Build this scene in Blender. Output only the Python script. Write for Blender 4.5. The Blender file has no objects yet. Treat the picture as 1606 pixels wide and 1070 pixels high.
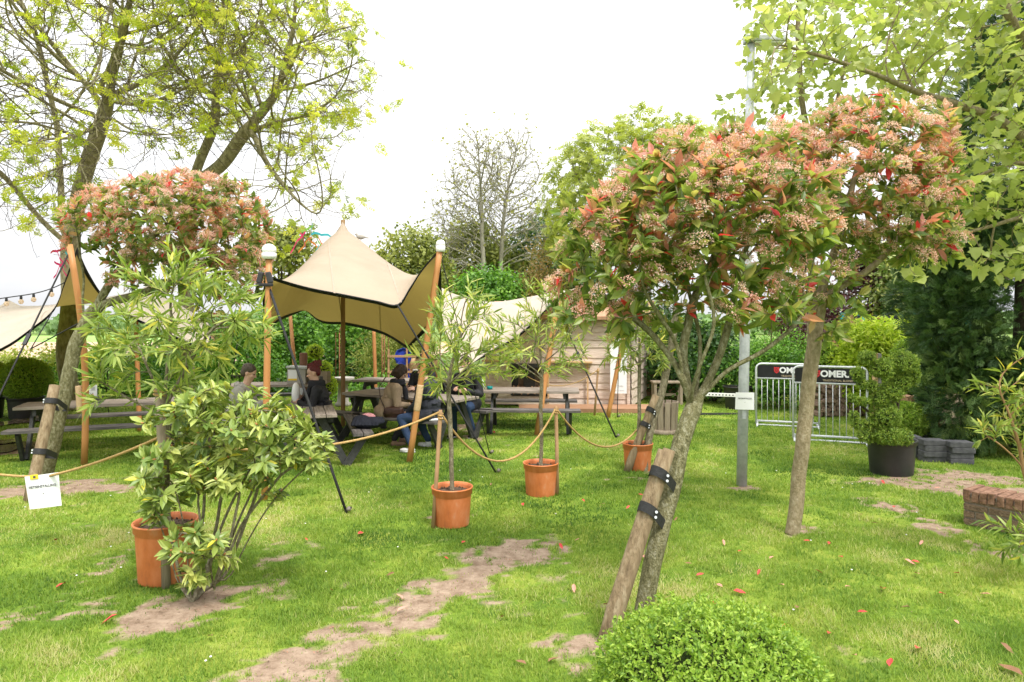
import bpy, bmesh, math, random
import numpy as np
from mathutils import Vector, Matrix

# ------------------------------------------------------------------ camera, sky, sun, exposure
scene = bpy.context.scene
COL = scene.collection
F = 1070.0                       # focal length in pixels of the 1606 wide photograph
EYE = 2.0
HOR = 500.0                      # row of the horizon
cam_d = bpy.data.cameras.new("camera")
cam_d.sensor_width = 36.0
cam_d.lens = 36.0 * F / 1606.0
cam_d.shift_y = -(535.0 - HOR) / 1606.0
cam_d.clip_start = 0.05
cam_d.clip_end = 3000.0
cam = bpy.data.objects.new("camera", cam_d)
COL.objects.link(cam)
cam.location = (0, 0, EYE)
cam.rotation_euler = (math.radians(90), 0, 0)
scene.camera = cam

SUN_EL, SUN_ROT = math.radians(58), math.radians(-140)
world = bpy.data.worlds.new("World")
scene.world = world
world.use_nodes = True
wn, wl = world.node_tree.nodes, world.node_tree.links
wn.clear()
out = wn.new("ShaderNodeOutputWorld")
bg = wn.new("ShaderNodeBackground")
sky = wn.new("ShaderNodeTexSky")
sky.sky_type = 'NISHITA'
sky.sun_disc = False
sky.sun_elevation = SUN_EL
sky.sun_rotation = SUN_ROT
sky.air_density = 1.0
sky.dust_density = 3.0
hsv = wn.new("ShaderNodeHueSaturation")
hsv.inputs["Saturation"].default_value = 0.25
tc = wn.new("ShaderNodeTexCoord")
nz = wn.new("ShaderNodeTexNoise")
nz.inputs["Scale"].default_value = 2.2
nz.inputs["Detail"].default_value = 6.0
mp = wn.new("ShaderNodeMapping")
mp.inputs["Scale"].default_value = (1, 1, 3.0)
cr = wn.new("ShaderNodeValToRGB")
cr.color_ramp.elements[0].position = 0.32
cr.color_ramp.elements[0].color = (6.3, 6.5, 6.9, 1)
cr.color_ramp.elements[1].position = 0.62
cr.color_ramp.elements[1].color = (8.6, 8.55, 8.5, 1)
mix = wn.new("ShaderNodeMixRGB")
mix.inputs[0].default_value = 0.86
wl.new(sky.outputs[0], hsv.inputs["Color"])
wl.new(tc.outputs["Generated"], mp.inputs[0])
wl.new(mp.outputs[0], nz.inputs["Vector"])
wl.new(nz.outputs["Fac"], cr.inputs[0])
wl.new(hsv.outputs[0], mix.inputs[1])
wl.new(cr.outputs[0], mix.inputs[2])
# an overcast sky is about three times brighter overhead than at the horizon
sx = wn.new("ShaderNodeSeparateXYZ"); wl.new(tc.outputs["Generated"], sx.inputs[0])
el = wn.new("ShaderNodeMapRange"); el.inputs[1].default_value = 0.0; el.inputs[2].default_value = 1.0; el.inputs[3].default_value = 0.30; el.inputs[4].default_value = 1.0
wl.new(sx.outputs["Z"], el.inputs[0])
grad = wn.new("ShaderNodeMixRGB"); grad.blend_type = 'MULTIPLY'; grad.inputs[0].default_value = 1.0
wl.new(mix.outputs[0], grad.inputs[1]); wl.new(el.outputs[0], grad.inputs[2])
wl.new(grad.outputs[0], bg.inputs["Color"])
bg.inputs["Strength"].default_value = 0.15
wl.new(bg.outputs[0], out.inputs["Surface"])

sun_d = bpy.data.lights.new("sun", 'SUN')
sun_d.energy = 1.35
sun_d.angle = math.radians(12)
sun_d.color = (1.0, 0.95, 0.88)
sun = bpy.data.objects.new("sun", sun_d)
COL.objects.link(sun)
sun.rotation_euler = (math.radians(90) - SUN_EL, 0, math.radians(35))   # from behind the camera, a little to the right
scene.view_settings.view_transform = 'Standard'
scene.view_settings.look = 'None'
scene.view_settings.gamma = 1.0
scene.view_settings.exposure = 1.58
scene.cycles.max_bounces = 8
scene.cycles.diffuse_bounces = 3
scene.cycles.transmission_bounces = 4
scene.cycles.transparent_max_bounces = 4

rng = np.random.default_rng(11)
random.seed(5)
R = math.radians

def P(px, py, d):
    """A point d metres ahead of the camera seen at photograph pixel (px, py)."""
    return Vector(((px - 803.0) * d / F, d, EYE + (HOR - py) * d / F))

def G(px, py):
    """The point of the level ground seen at a pixel below the horizon."""
    d = EYE * F / (py - HOR)
    return Vector(((px - 803.0) * d / F, d, 0.0))

# ------------------------------------------------------------------ objects
def tag(o, label=None, cat=None, group=None, kind=None):
    if label: o["label"] = label
    if cat: o["category"] = cat
    if group: o["group"] = group
    if kind: o["kind"] = kind
    return o

def thing(name, label, cat, loc=(0, 0, 0), rz=0.0, group=None):
    o = bpy.data.objects.new(name, None)
    o.empty_display_size = 0.1
    COL.objects.link(o)
    o.location = loc
    o.rotation_euler = (0, 0, rz)
    return tag(o, label, cat, group)

def link_mesh(name, me, mat, parent=None):
    if mat is not None:
        me.materials.append(mat)
    o = bpy.data.objects.new(name, me)
    COL.objects.link(o)
    if parent is not None:
        o.parent = parent
    return o

def world_off(parent):
    v = Vector((0, 0, 0))
    while parent is not None:
        v += Vector(parent.location)
        parent = parent.parent
    return np.array(v)

def np_mesh(name, V, faces, mat, parent=None, tone=None, smooth=False, wld=True):
    """V (n,3); faces: list of integer arrays (m,k). wld: V is in world space and the parents are not rotated."""
    V = np.asarray(V, dtype=np.float64)
    if wld and parent is not None:
        V = V - world_off(parent)
    me = bpy.data.meshes.new(name)
    me.vertices.add(len(V))
    me.vertices.foreach_set("co", V.astype(np.float32).ravel())
    idx = np.concatenate([f.ravel() for f in faces]).astype(np.int32)
    sizes = np.concatenate([np.full(len(f), f.shape[1]) for f in faces])
    starts = np.concatenate([[0], np.cumsum(sizes)[:-1]]).astype(np.int32)
    me.loops.add(len(idx))
    me.loops.foreach_set("vertex_index", idx)
    me.polygons.add(len(sizes))
    me.polygons.foreach_set("loop_start", starts)
    me.polygons.foreach_set("use_smooth", np.full(len(sizes), smooth))
    me.update(calc_edges=True)
    if tone is not None:
        for k, a in (tone.items() if isinstance(tone, dict) else {"tone": tone}.items()):
            at = me.attributes.new(k, 'FLOAT', 'POINT')
            at.data.foreach_set("value", np.asarray(a, dtype=np.float32))
    return link_mesh(name, me, mat, parent)

def norm(a):
    return a / np.maximum(np.linalg.norm(a, axis=-1, keepdims=True), 1e-9)

def runit(n):
    return norm(rng.normal(size=(n, 3)))

class Geo:
    """Collects simple shapes; build() links them as ONE mesh object."""
    def __init__(self):
        self.v, self.f, self.sm = [], [], []
    def add(self, vs, fs, smooth=False):
        b = len(self.v)
        self.v += [tuple(p) for p in vs]
        self.f += [tuple(i + b for i in f) for f in fs]
        self.sm += [smooth] * len(fs)
        return self
    def box(self, c, s, rot=None, bev=0.0):
        """centre, full size, optional Matrix/euler rotation, optional chamfer of the vertical and horizontal edges"""
        M = Matrix.Identity(3)
        if rot is not None:
            M = rot if isinstance(rot, Matrix) else __import__("mathutils").Euler(rot).to_matrix()
        h = [x / 2 for x in s]
        c = Vector(c)
        if bev <= 0:
            vs = [(x, y, z) for x in (-h[0], h[0]) for y in (-h[1], h[1]) for z in (-h[2], h[2])]
            fs = [(0, 1, 3, 2), (4, 6, 7, 5), (0, 4, 5, 1), (2, 3, 7, 6), (0, 2, 6, 4), (1, 5, 7, 3)]
            return self.add([c + M @ Vector(v) for v in vs], fs)
        bm = bmesh.new()
        bmesh.ops.create_cube(bm, size=1.0)
        for v in bm.verts:
            v.co = Vector((v.co.x * s[0], v.co.y * s[1], v.co.z * s[2]))
        bmesh.ops.bevel(bm, geom=bm.edges[:], offset=min(bev, min(s) * 0.45), segments=2, affect='EDGES', profile=0.6)
        bm.verts.index_update()
        vs = [c + M @ v.co for v in bm.verts]
        fs = [[v.index for v in f.verts] for f in bm.faces]
        bm.free()
        return self.add(vs, fs)
    def beam(self, a, b, w, t, up=(0, 0, 1), bev=0.0):
        """a board from a to b, w wide (across) and t thick (along the up side)"""
        a, b = Vector(a), Vector(b)
        x = (b - a).normalized()
        y = Vector(up).cross(x)
        if y.length < 1e-5: y = Vector((1, 0, 0)).cross(x)
        y.normalize()
        z = x.cross(y)
        M = Matrix((x, y, z)).transposed()
        return self.box((a + b) / 2, ((b - a).length, w, t), M, bev)
    def tube(self, pts, radii, n=8, caps=True, smooth=True):
        pts = [Vector(p) for p in pts]
        m = len(pts)
        if not hasattr(radii, "__len__"): radii = [radii] * m
        vs, fs = [], []
        ref = None
        for i, p in enumerate(pts):
            t = (pts[min(i + 1, m - 1)] - pts[max(i - 1, 0)])
            t = t.normalized() if t.length > 1e-9 else Vector((0, 0, 1))
            if ref is None:
                ref = t.orthogonal().normalized()
            ref = (ref - t * ref.dot(t))
            ref = ref.normalized() if ref.length > 1e-6 else t.orthogonal().normalized()
            bi = t.cross(ref)
            for k in range(n):
                a = 2 * math.pi * k / n
                vs.append(p + (ref * math.cos(a) + bi * math.sin(a)) * radii[i])
        for i in range(m - 1):
            for k in range(n):
                k2 = (k + 1) % n
                fs.append((i * n + k, i * n + k2, (i + 1) * n + k2, (i + 1) * n + k))
        self.add(vs, fs, smooth)
        if caps:
            b = len(self.v) - len(vs)
            self.f += [tuple(b + k for k in reversed(range(n))), tuple(b + (m - 1) * n + k for k in range(n))]
            self.sm += [False, False]
        return self
    def lathe(self, prof, n=32, c=(0, 0, 0), smooth=True, M=None):
        """prof: (r, z) pairs"""
        vs, fs = [], []
        c = Vector(c)
        for r, z in prof:
            for k in range(n):
                a = 2 * math.pi * k / n
                q = Vector((r * math.cos(a), r * math.sin(a), z))
                vs.append(c + (M @ q if M is not None else q))
        for i in range(len(prof) - 1):
            for k in range(n):
                k2 = (k + 1) % n
                fs.append((i * n + k, i * n + k2, (i + 1) * n + k2, (i + 1) * n + k))
        return self.add(vs, fs, smooth)
    def ball(self, c, r, n=16, m=10, M=None):
        r = r if hasattr(r, "__len__") else (r, r, r)
        vs, fs = [], []
        c = Vector(c)
        for i in range(m + 1):
            th = math.pi * i / m
            for k in range(n):
                a = 2 * math.pi * k / n
                q = Vector((r[0] * math.sin(th) * math.cos(a), r[1] * math.sin(th) * math.sin(a), r[2] * math.cos(th)))
                vs.append(c + (M @ q if M is not None else q))
        for i in range(m):
            for k in range(n):
                k2 = (k + 1) % n
                fs.append((i * n + k, (i + 1) * n + k, (i + 1) * n + k2, i * n + k2))
        return self.add(vs, fs, True)
    def build(self, name, mat, parent=None, wld=False):
        V = self.v
        if wld and parent is not None:
            o = world_off(parent)
            V = [(x - o[0], y - o[1], z - o[2]) for x, y, z in V]
        me = bpy.data.meshes.new(name)
        me.from_pydata([tuple(p) for p in V], [], [tuple(f) for f in self.f])
        me.polygons.foreach_set("use_smooth", self.sm)
        me.update()
        return link_mesh(name, me, mat, parent)

def copy_thing(root, loc=None, rz=None, label=None):
    r = root.copy(); COL.objects.link(r)
    if loc is not None: r.location = loc
    if rz is not None: r.rotation_euler = (0, 0, rz)
    if label: r["label"] = label
    for ch in list(root.children):
        c = ch.copy(); COL.objects.link(c); c.parent = r
        for g in list(ch.children):
            d = g.copy(); COL.objects.link(d); d.parent = c
    return r

# ------------------------------------------------------------------ value noise (for the ground and for roughening shapes)
_T = rng.random((256, 256))
def vnoise(x, y):
    x = np.asarray(x, float); y = np.asarray(y, float)
    xi = np.floor(x).astype(int); yi = np.floor(y).astype(int)
    fx = x - xi; fy = y - yi
    fx = fx * fx * (3 - 2 * fx); fy = fy * fy * (3 - 2 * fy)
    g = lambda i, j: _T[(i) & 255, (j) & 255]
    return (g(xi, yi) * (1 - fx) + g(xi + 1, yi) * fx) * (1 - fy) + (g(xi, yi + 1) * (1 - fx) + g(xi + 1, yi + 1) * fx) * fy
def fbm(x, y, o=4):
    s, a, t = 0, 0.5, 0
    for k in range(o):
        s = s + a * vnoise(np.asarray(x) * 2 ** k + 17 * k, np.asarray(y) * 2 ** k + 5 * k); t += a; a *= 0.55
    return s / t
def sstep(a, b, x):
    t = np.clip((x - a) / (b - a), 0, 1)
    return t * t * (3 - 2 * t)

# ------------------------------------------------------------------ materials
def new_mat(name):
    m = bpy.data.materials.new(name)
    m.use_nodes = True
    n, l = m.node_tree.nodes, m.node_tree.links
    n.clear()
    o = n.new("ShaderNodeOutputMaterial")
    return m, n, l, o

def set_ramp(node, cols, pos=None):
    e = node.color_ramp.elements
    k = len(cols)
    while len(e) < k: e.new(0.5)
    for i, c in enumerate(cols):
        e[i].position = pos[i] if pos else i / max(1, k - 1)
        e[i].color = (*c, 1)

def leaf_mat(name, cols, trans=0.35, rough=0.45, spec=0.35, bright=1.5, pos=None, const=False):
    """leaf colour from the per-leaf 'tone' attribute; part of the light passes through the leaf"""
    m, n, l, o = new_mat(name)
    at = n.new("ShaderNodeAttribute"); at.attribute_name = "tone"
    r = n.new("ShaderNodeValToRGB"); set_ramp(r, cols, pos)
    if const: r.color_ramp.interpolation = 'CONSTANT'
    l.new(at.outputs["Fac"], r.inputs[0])
    p = n.new("ShaderNodeBsdfPrincipled")
    p.inputs["Roughness"].default_value = rough
    p.inputs["Specular IOR Level"].default_value = spec
    l.new(r.outputs[0], p.inputs["Base Color"])
    if trans <= 0:
        l.new(p.outputs[0], o.inputs[0]); return m
    t = n.new("ShaderNodeBsdfTranslucent")
    mu = n.new("ShaderNodeMixRGB"); mu.blend_type = 'MULTIPLY'; mu.inputs[0].default_value = 1
    mu.inputs[2].default_value = (bright, bright * 1.02, bright * 0.6, 1)
    l.new(r.outputs[0], mu.inputs[1]); l.new(mu.outputs[0], t.inputs[0])
    ms = n.new("ShaderNodeMixShader"); ms.inputs[0].default_value = trans
    l.new(p.outputs[0], ms.inputs[1]); l.new(t.outputs[0], ms.inputs[2]); l.new(ms.outputs[0], o.inputs[0])
    return m

def noise_mat(name, cols, scale=8.0, stretch=(1, 1, 1), rough=0.7, bump=0.3, detail=6.0, spec=0.3, bscale=None, pos=None, metal=0.0, coord="Object", dist=0.0):
    """colours mixed by a noise in object space, with bump"""
    m, n, l, o = new_mat(name)
    tc = n.new("ShaderNodeTexCoord")
    mp = n.new("ShaderNodeMapping"); mp.inputs["Scale"].default_value = stretch
    nz = n.new("ShaderNodeTexNoise"); nz.inputs["Scale"].default_value = scale; nz.inputs["Detail"].default_value = detail
    nz.inputs["Roughness"].default_value = 0.62
    nz.inputs["Distortion"].default_value = dist
    r = n.new("ShaderNodeValToRGB")
    k = len(cols)
    set_ramp(r, cols, pos or [0.3 + 0.4 * i / max(1, k - 1) for i in range(k)])
    p = n.new("ShaderNodeBsdfPrincipled")
    p.inputs["Roughness"].default_value = rough
    p.inputs["Specular IOR Level"].default_value = spec
    p.inputs["Metallic"].default_value = metal
    l.new(tc.outputs[coord], mp.inputs[0]); l.new(mp.outputs[0], nz.inputs["Vector"])
    l.new(nz.outputs["Fac"], r.inputs[0]); l.new(r.outputs[0], p.inputs["Base Color"])
    if bump > 0:
        nb = n.new("ShaderNodeTexNoise"); nb.inputs["Scale"].default_value = bscale or scale * 3; nb.inputs["Detail"].default_value = 5
        l.new(mp.outputs[0], nb.inputs["Vector"])
        b = n.new("ShaderNodeBump"); b.inputs["Strength"].default_value = bump; b.inputs["Distance"].default_value = 0.02
        l.new(nb.outputs["Fac"], b.inputs["Height"]); l.new(b.outputs[0], p.inputs["Normal"])
    l.new(p.outputs[0], o.inputs[0])
    return m

M = {}
M["bark_grey"] = noise_mat("bark_grey", [(.10, .085, .05), (.22, .19, .12), (.36, .33, .24)], 34, (1, 1, .5), .9, 1.0)
M["bark_moss"] = noise_mat("bark_moss", [(.075, .072, .03), (.19, .175, .085), (.34, .325, .22)], 38, (1, 1, .55), .9, 1.0)
M["bark_dark"] = noise_mat("bark_dark", [(.035, .028, .018), (.09, .07, .05)], 18, (1, 1, .4), .9, .6)
M["bark_ash"] = noise_mat("bark_ash", [(.13, .115, .055), (.27, .24, .14), (.42, .38, .25)], 16, (1, 1, .4), .9, 1.0)
M["bark_twig"] = noise_mat("ash_twig", [(.07, .055, .04), (.14, .115, .08)], 20, rough=.85, bump=.2)
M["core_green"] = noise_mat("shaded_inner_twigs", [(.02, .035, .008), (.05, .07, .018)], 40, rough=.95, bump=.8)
M["bark_pale"] = noise_mat("bark_pale", [(.2, .19, .14), (.36, .34, .26)], 9, (1, 1, .4), .9, .5)
M["bark_smooth"] = noise_mat("bark_smooth", [(.15, .12, .06), (.25, .20, .115), (.35, .30, .20)], 28, (1, 1, .6), .75, .6)
M["twig_orange"] = noise_mat("twig_orange", [(.22, .12, .05), (.36, .22, .11)], 12, (1, 1, .4), .8, .3)
M["stake"] = noise_mat("stake_wood", [(.11, .075, .04), (.22, .16, .09), (.30, .24, .15)], 9, (3, 3, .35), .85, .7)
M["pole_orange"] = noise_mat("varnished_pole", [(.40, .17, .06), (.52, .25, .09)], 5, (3, 3, .25), .45, .15)
M["pole_brown"] = noise_mat("brown_pole", [(.16, .09, .035), (.25, .15, .06)], 5, (3, 3, .25), .5, .15)
M["post_wood"] = noise_mat("post_wood", [(.34, .20, .10), (.48, .30, .17)], 7, (3, 3, .25), .75, .3)
M["post_grey"] = noise_mat("grey_post_wood", [(.22, .17, .12), (.38, .31, .23)], 7, (3, 3, .25), .85, .5)
M["rope"] = noise_mat("hemp_rope", [(.36, .22, .08), (.55, .37, .15)], 60, (1, 1, 1), .9, .5)
M["black_strap"] = noise_mat("black_strap", [(.014, .014, .014), (.03, .03, .03)], 30, rough=.7, bump=.2)
M["black_plastic"] = noise_mat("black_plastic", [(.018, .018, .019), (.032, .032, .034)], 5, rough=.45, bump=.06, spec=.5)
M["terracotta"] = noise_mat("terracotta_plastic", [(.34, .105, .045), (.53, .155, .045), (.60, .20, .075), (.58, .34, .22)], 8, (1, 1, .45), rough=.6, bump=.08, spec=.35, pos=[.27, .45, .6, .78])
M["soil"] = noise_mat("soil", [(.05, .032, .02), (.13, .09, .06)], 25, rough=.95, bump=.9)
M["table_top"] = noise_mat("weathered_board", [(.12, .10, .08), (.24, .20, .165), (.33, .28, .23)], 5, (.5, 6, 6), .8, .4)
M["table_dark"] = noise_mat("dark_stained_board", [(.026, .027, .026), (.055, .055, .052)], 5, (.5, 5, 5), .6, .3)
M["bench_black"] = noise_mat("black_stained_board", [(.05, .047, .045), (.10, .09, .085), (.19, .17, .155)], 5, (.5, 6, 6), .65, .3)
M["steel"] = noise_mat("galvanised_steel", [(.55, .57, .59), (.68, .70, .72)], 20, rough=.45, bump=.05, metal=.15, spec=.5)
M["post_steel"] = noise_mat("galvanised_post", [(.33, .35, .37), (.44, .46, .48), (.54, .56, .58)], 12, rough=.5, bump=.1, metal=.25)
M["white"] = noise_mat("white_plastic", [(.74, .74, .72), (.8, .8, .79)], 10, rough=.4, bump=.0)
M["paper"] = noise_mat("white_paper", [(.78, .78, .80), (.82, .82, .83)], 4, rough=.7, bump=.05)
M["ink"] = noise_mat("grey_ink", [(.06, .06, .065), (.08, .08, .085)], 10, rough=.8, bump=0)
M["ink_pale"] = noise_mat("pale_ink", [(.42, .42, .43), (.46, .46, .47)], 10, rough=.8, bump=0)
M["yellow"] = noise_mat("yellow_tape", [(.75, .52, .03), (.8, .58, .05)], 10, rough=.6, bump=0)
M["banner_black"] = noise_mat("black_banner", [(.012, .012, .013), (.022, .022, .024)], 6, rough=.5, bump=.03)
M["emblem_red"] = noise_mat("red_emblem", [(.55, .03, .04), (.62, .05, .05)], 10, rough=.5, bump=0)
M["gold_ink"] = noise_mat("gold_ink", [(.42, .33, .22), (.5, .4, .28)], 10, rough=.6, bump=0)
# ------------------------------------------------------------------ leaves
def T_fold(wmid=.5, droop=.15, fold=.10):
    v = np.array([(0, 0, 0), (.28, .42, fold), (.28, 0, .01), (.28, -.42, fold), (.62, .46 * wmid / .5, fold * .6 - droop * .35), (.62, 0, -droop * .4),
                  (.62, -.46 * wmid / .5, fold * .6 - droop * .35), (1, 0, -droop)], float)
    f = [np.array([(0, 2, 1), (0, 3, 2), (4, 5, 7), (5, 6, 7)]), np.array([(1, 2, 5, 4), (2, 3, 6, 5)])]
    return v, f
def T_diamond(droop=.08):
    return np.array([(0, 0, 0), (.45, .5, .05), (1, 0, -droop), (.45, -.5, .05)], float), [np.array([(0, 3, 2, 1)])]
def T_long(droop=.25):
    v = np.array([(0, 0, 0), (.3, .5, .04), (.3, -.5, .04), (.7, .4, -droop * .4), (.7, -.4, -droop * .4), (1, 0, -droop)], float)
    return v, [np.array([(0, 2, 1), (3, 4, 5)]), np.array([(1, 2, 4, 3)])]
def T_plane():
    pts = [(0, 0), (.02, .2), (-.05, .42), (.22, .36), (.38, .52), (.5, .3), (.68, .26), (1.0, 0)]
    up = pts[1:-1]
    ring = [pts[0]] + [(x, -y) for x, y in up] + [pts[-1]] + [(x, y) for x, y in reversed(up)]
    v = [(x, y, .10 * abs(y) - .12 * x * x) for x, y in ring] + [(.36, 0, .0)]
    k = len(ring)
    return np.array(v, float), [np.array([(i, (i + 1) % k, k) for i in range(k)])]
def T_pinnate(k=3, droop=.3):
    """a compound leaf: pairs of leaflets and one at the end"""
    V, Fq = [], []
    def leaflet(a, ang, L, w):
        d = np.array([math.cos(ang), math.sin(ang)]); s = np.array([-d[1], d[0]])
        b = len(V)
        for t, o in ((0, 0), (.45, .5), (1, 0), (.45, -.5)):
            q = np.array([a, 0]) + d * L * t + s * w * o
            V.append((q[0], q[1], -droop * q[0] ** 2 - .25 * q[1] ** 2))
        Fq.append((b, b + 3, b + 2, b + 1))
    for i in range(k):
        a = .28 + .42 * i / max(1, k - 1)
        for s in (-1, 1): leaflet(a, s * 1.0, .42, .17)
    leaflet(.70, 0, .40, .17)
    leaflet(.0, 0, .72, .018)
    return np.array(V, float), [np.array(Fq)]
def T_spray(n=9, seed=0):
    """a flat feathery conifer spray"""
    r = np.random.default_rng(seed)
    V, Fq = [], []
    def piece(x, y, ang, L, w, z):
        d = np.array([math.cos(ang), math.sin(ang)]); s = np.array([-d[1], d[0]])
        b = len(V)
        for t, o in ((0, .35), (.5, .5), (1, .12), (1, -.12), (.5, -.5), (0, -.35)):
            q = np.array([x, y]) + d * L * t + s * w * o
            V.append((q[0], q[1], z - .35 * q[0] ** 2 - .5 * abs(q[1]) ** 1.6))
        Fq.append(tuple(range(b, b + 6)))
    piece(0, 0, 0, 1, .06, 0)
    for i in range(n):
        x = .08 + .86 * i / n
        for s in (-1, 1):
            L = (.5 * (1 - x) + .12) * r.uniform(.8, 1.15)
            piece(x, 0, s * r.uniform(.55, .9), L, .055, r.uniform(-.02, .02))
            if L > .3:
                piece(x + L * .35, s * L * .35, s * .25, L * .5, .05, 0)
    V = np.array(V, float); V[:, 0] = V[:, 0]
    return V, [np.array(Fq)]

FOLD, FOLD_FLAT, DIAM, LONG, PLANE = T_fold(), T_fold(.5, .05, .06), T_diamond(), T_long(), T_plane()
PINN = T_pinnate(3)
SPRAYS = [T_spray(5, s) for s in range(4)]

def leaf_arrays(pos, fwd, nrm, L, W, tmpl):
    tv, tf = tmpl
    n = len(pos)
    f = norm(fwd); s = norm(np.cross(nrm, f)); u = np.cross(f, s)
    L = np.broadcast_to(np.asarray(L, float), (n,))[:, None, None]
    W = np.broadcast_to(np.asarray(W, float), (n,))[:, None, None]
    V = pos[:, None, :] + tv[None, :, 0:1] * L * f[:, None] + tv[None, :, 1:2] * W * s[:, None] + tv[None, :, 2:3] * L * u[:, None]
    k = len(tv)
    off = (np.arange(n) * k)[:, None, None]
    F_ = [(x[None] + off).reshape(-1, x.shape[1]) for x in tf]
    return V.reshape(-1, 3), F_, k

def leaf_mesh(name, batches, mat, parent=None, smooth=False):
    """batches: (pos, fwd, nrm, L, W, template, tone)"""
    VV, FF, TT, b = [], [], [], 0
    for pos, fwd, nrm, L, W, tm, tone in batches:
        if len(pos) == 0: continue
        V, F_, k = leaf_arrays(np.asarray(pos), np.asarray(fwd), np.asarray(nrm), L, W, tm)
        VV.append(V); FF += [x + b for x in F_]; TT.append(np.repeat(np.asarray(tone, float), k)); b += len(V)
    return np_mesh(name, np.concatenate(VV), FF, mat, parent, np.concatenate(TT), smooth)

# ------------------------------------------------------------------ branching skeletons
def colonize(limbs, att, step, kill, maxit=120, mom=.35, bias=(0, 0, 0), infl=1e9, cap=26000):
    """grow a skeleton of nodes from starting limbs (polylines) towards attraction points"""
    pos, par, dr = [], [], []
    for li, pl in enumerate(limbs):
        pl = [np.array(p, float) for p in pl]
        if li == 0:
            pos.append(pl[0]); par.append(-1); dr.append(norm(pl[1] - pl[0])); last = 0
        else:
            last = int(np.argmin(np.linalg.norm(np.array(pos) - pl[0], axis=1)))
        for a, b in zip(pl[:-1], pl[1:]):
            k = max(1, int(round(np.linalg.norm(b - a) / step)))
            wob = rng.normal(0, .10 * step, (k + 1, 3)); wob[-1] *= 0
            for j in range(1, k + 1):
                pos.append(a + (b - a) * j / k + wob[j]); par.append(last); dr.append(norm(b - a)); last = len(pos) - 1
    att = np.asarray(att, float)
    bias = np.array(bias, float)
    Pn = np.array(pos)
    near = np.zeros(len(att), int); dist = np.full(len(att), 1e18)
    def upd(lo, arr):
        nonlocal near, dist
        for c in range(0, len(att), 2000):
            d = np.linalg.norm(att[c:c + 2000, None] - arr[None], axis=2)
            k = d.argmin(1); dm = d[np.arange(len(k)), k]
            b = dm < dist[c:c + 2000]
            near[c:c + 2000][b] = k[b] + lo; dist[c:c + 2000][b] = dm[b]
    upd(0, Pn)
    tried = {}
    for it in range(maxit):
        live = dist > kill
        if not live.any() or len(pos) > cap: break
        act = live & (dist < infl)
        if not act.any(): break
        ids = near[act]
        v = norm(att[act] - np.array(pos)[ids])
        acc = {}
        for i, q in zip(ids, v):
            if i in acc: acc[i] = acc[i] + q
            else: acc[i] = q.copy()
        new = []
        for i, q in acc.items():
            nt = tried.get(i, 0)
            if nt >= 3: continue
            tried[i] = nt + 1
            d = norm(q) + mom * dr[i] + bias + rng.normal(0, .09, 3)
            d = norm(d)
            pos.append(pos[i] + d * step); par.append(int(i)); dr.append(d); new.append(pos[-1])
        if not new: break
        att_n = len(att)
        upd(len(pos) - len(new), np.array(new))
        keep = dist > kill
        att, near, dist = att[keep], near[keep], dist[keep]
        if len(att) == 0: break
    return np.array(pos), np.array(par), np.array(dr)

def radii_of(par, r_root, r_tip):
    n = len(par)
    cnt = np.zeros(n); kids = [[] for _ in range(n)]
    for i in range(n - 1, -1, -1):
        if cnt[i] == 0: cnt[i] = 1
        if par[i] >= 0: cnt[par[i]] += cnt[i]; kids[par[i]].append(i)
    ex = math.log(max(1.0001, r_root / r_tip)) / math.log(max(2, cnt[0]))
    return r_tip * cnt ** ex, cnt, kids

def skeleton_mesh(name, pos, par, r, kids, mat, parent, smooth=2, rmin=0.0):
    pos = pos.copy()
    main = np.array([max(k, key=lambda j: r[j]) if k else -1 for k in kids])
    ids = np.where((main >= 0) & (par >= 0))[0]
    for _ in range(smooth):
        pos[ids] = .5 * pos[ids] + .25 * pos[par[ids]] + .25 * pos[main[ids]]
    VV, FF, b = [], {}, 0
    starts = [(0, -1)] + [(j, i) for i in range(len(par)) for j in kids[i] if j != main[i]]
    for s, p in starts:
        ch = [s]
        while main[ch[-1]] >= 0: ch.append(main[ch[-1]])
        pts = pos[ch]; rr = r[ch]
        if p >= 0:
            pts = np.vstack([pos[p], pts]); rr = np.concatenate([[min(rr[0] * 1.1, r[p])], rr])
        if len(pts) < 2 or rr.max() < rmin: continue
        n = 9 if rr.max() > .03 else (6 if rr.max() > .011 else (4 if rr.max() > .005 else 3))
        t = norm(np.gradient(pts, axis=0))
        mt = np.abs(t.mean(0)); ref = np.eye(3)[mt.argmin()]
        u = norm(np.cross(t, ref)); w = np.cross(t, u)
        a = np.arange(n) * 2 * math.pi / n
        ring = pts[:, None] + (u[:, None] * np.cos(a)[None, :, None] + w[:, None] * np.sin(a)[None, :, None]) * rr[:, None, None]
        m = len(pts)
        VV.append(ring.reshape(-1, 3))
        i, k = np.meshgrid(np.arange(m - 1), np.arange(n), indexing='ij')
        k2 = (k + 1) % n
        q = np.stack([i * n + k, i * n + k2, (i + 1) * n + k2, (i + 1) * n + k], -1).reshape(-1, 4) + b
        FF.setdefault(4, []).append(q)
        b += m * n
    return np_mesh(name, np.concatenate(VV), [np.concatenate(FF[4])], mat, parent, smooth=True), pos

def ell_points(lobes, n, shell=0.0):
    """n random points inside a list of (centre, radii) ellipsoids, by volume"""
    vol = np.array([np.prod(l[1]) for l in lobes]) ** .8
    k = rng.choice(len(lobes), n, p=vol / vol.sum())
    d = runit(n); u = (shell + (1 - shell) * rng.random(n)) ** (1 / 3)
    c = np.array([np.array(l[0]) for l in lobes])[k]; rad = np.array([np.array(l[1]) for l in lobes])[k]
    return c + d * rad * u[:, None]

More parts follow.
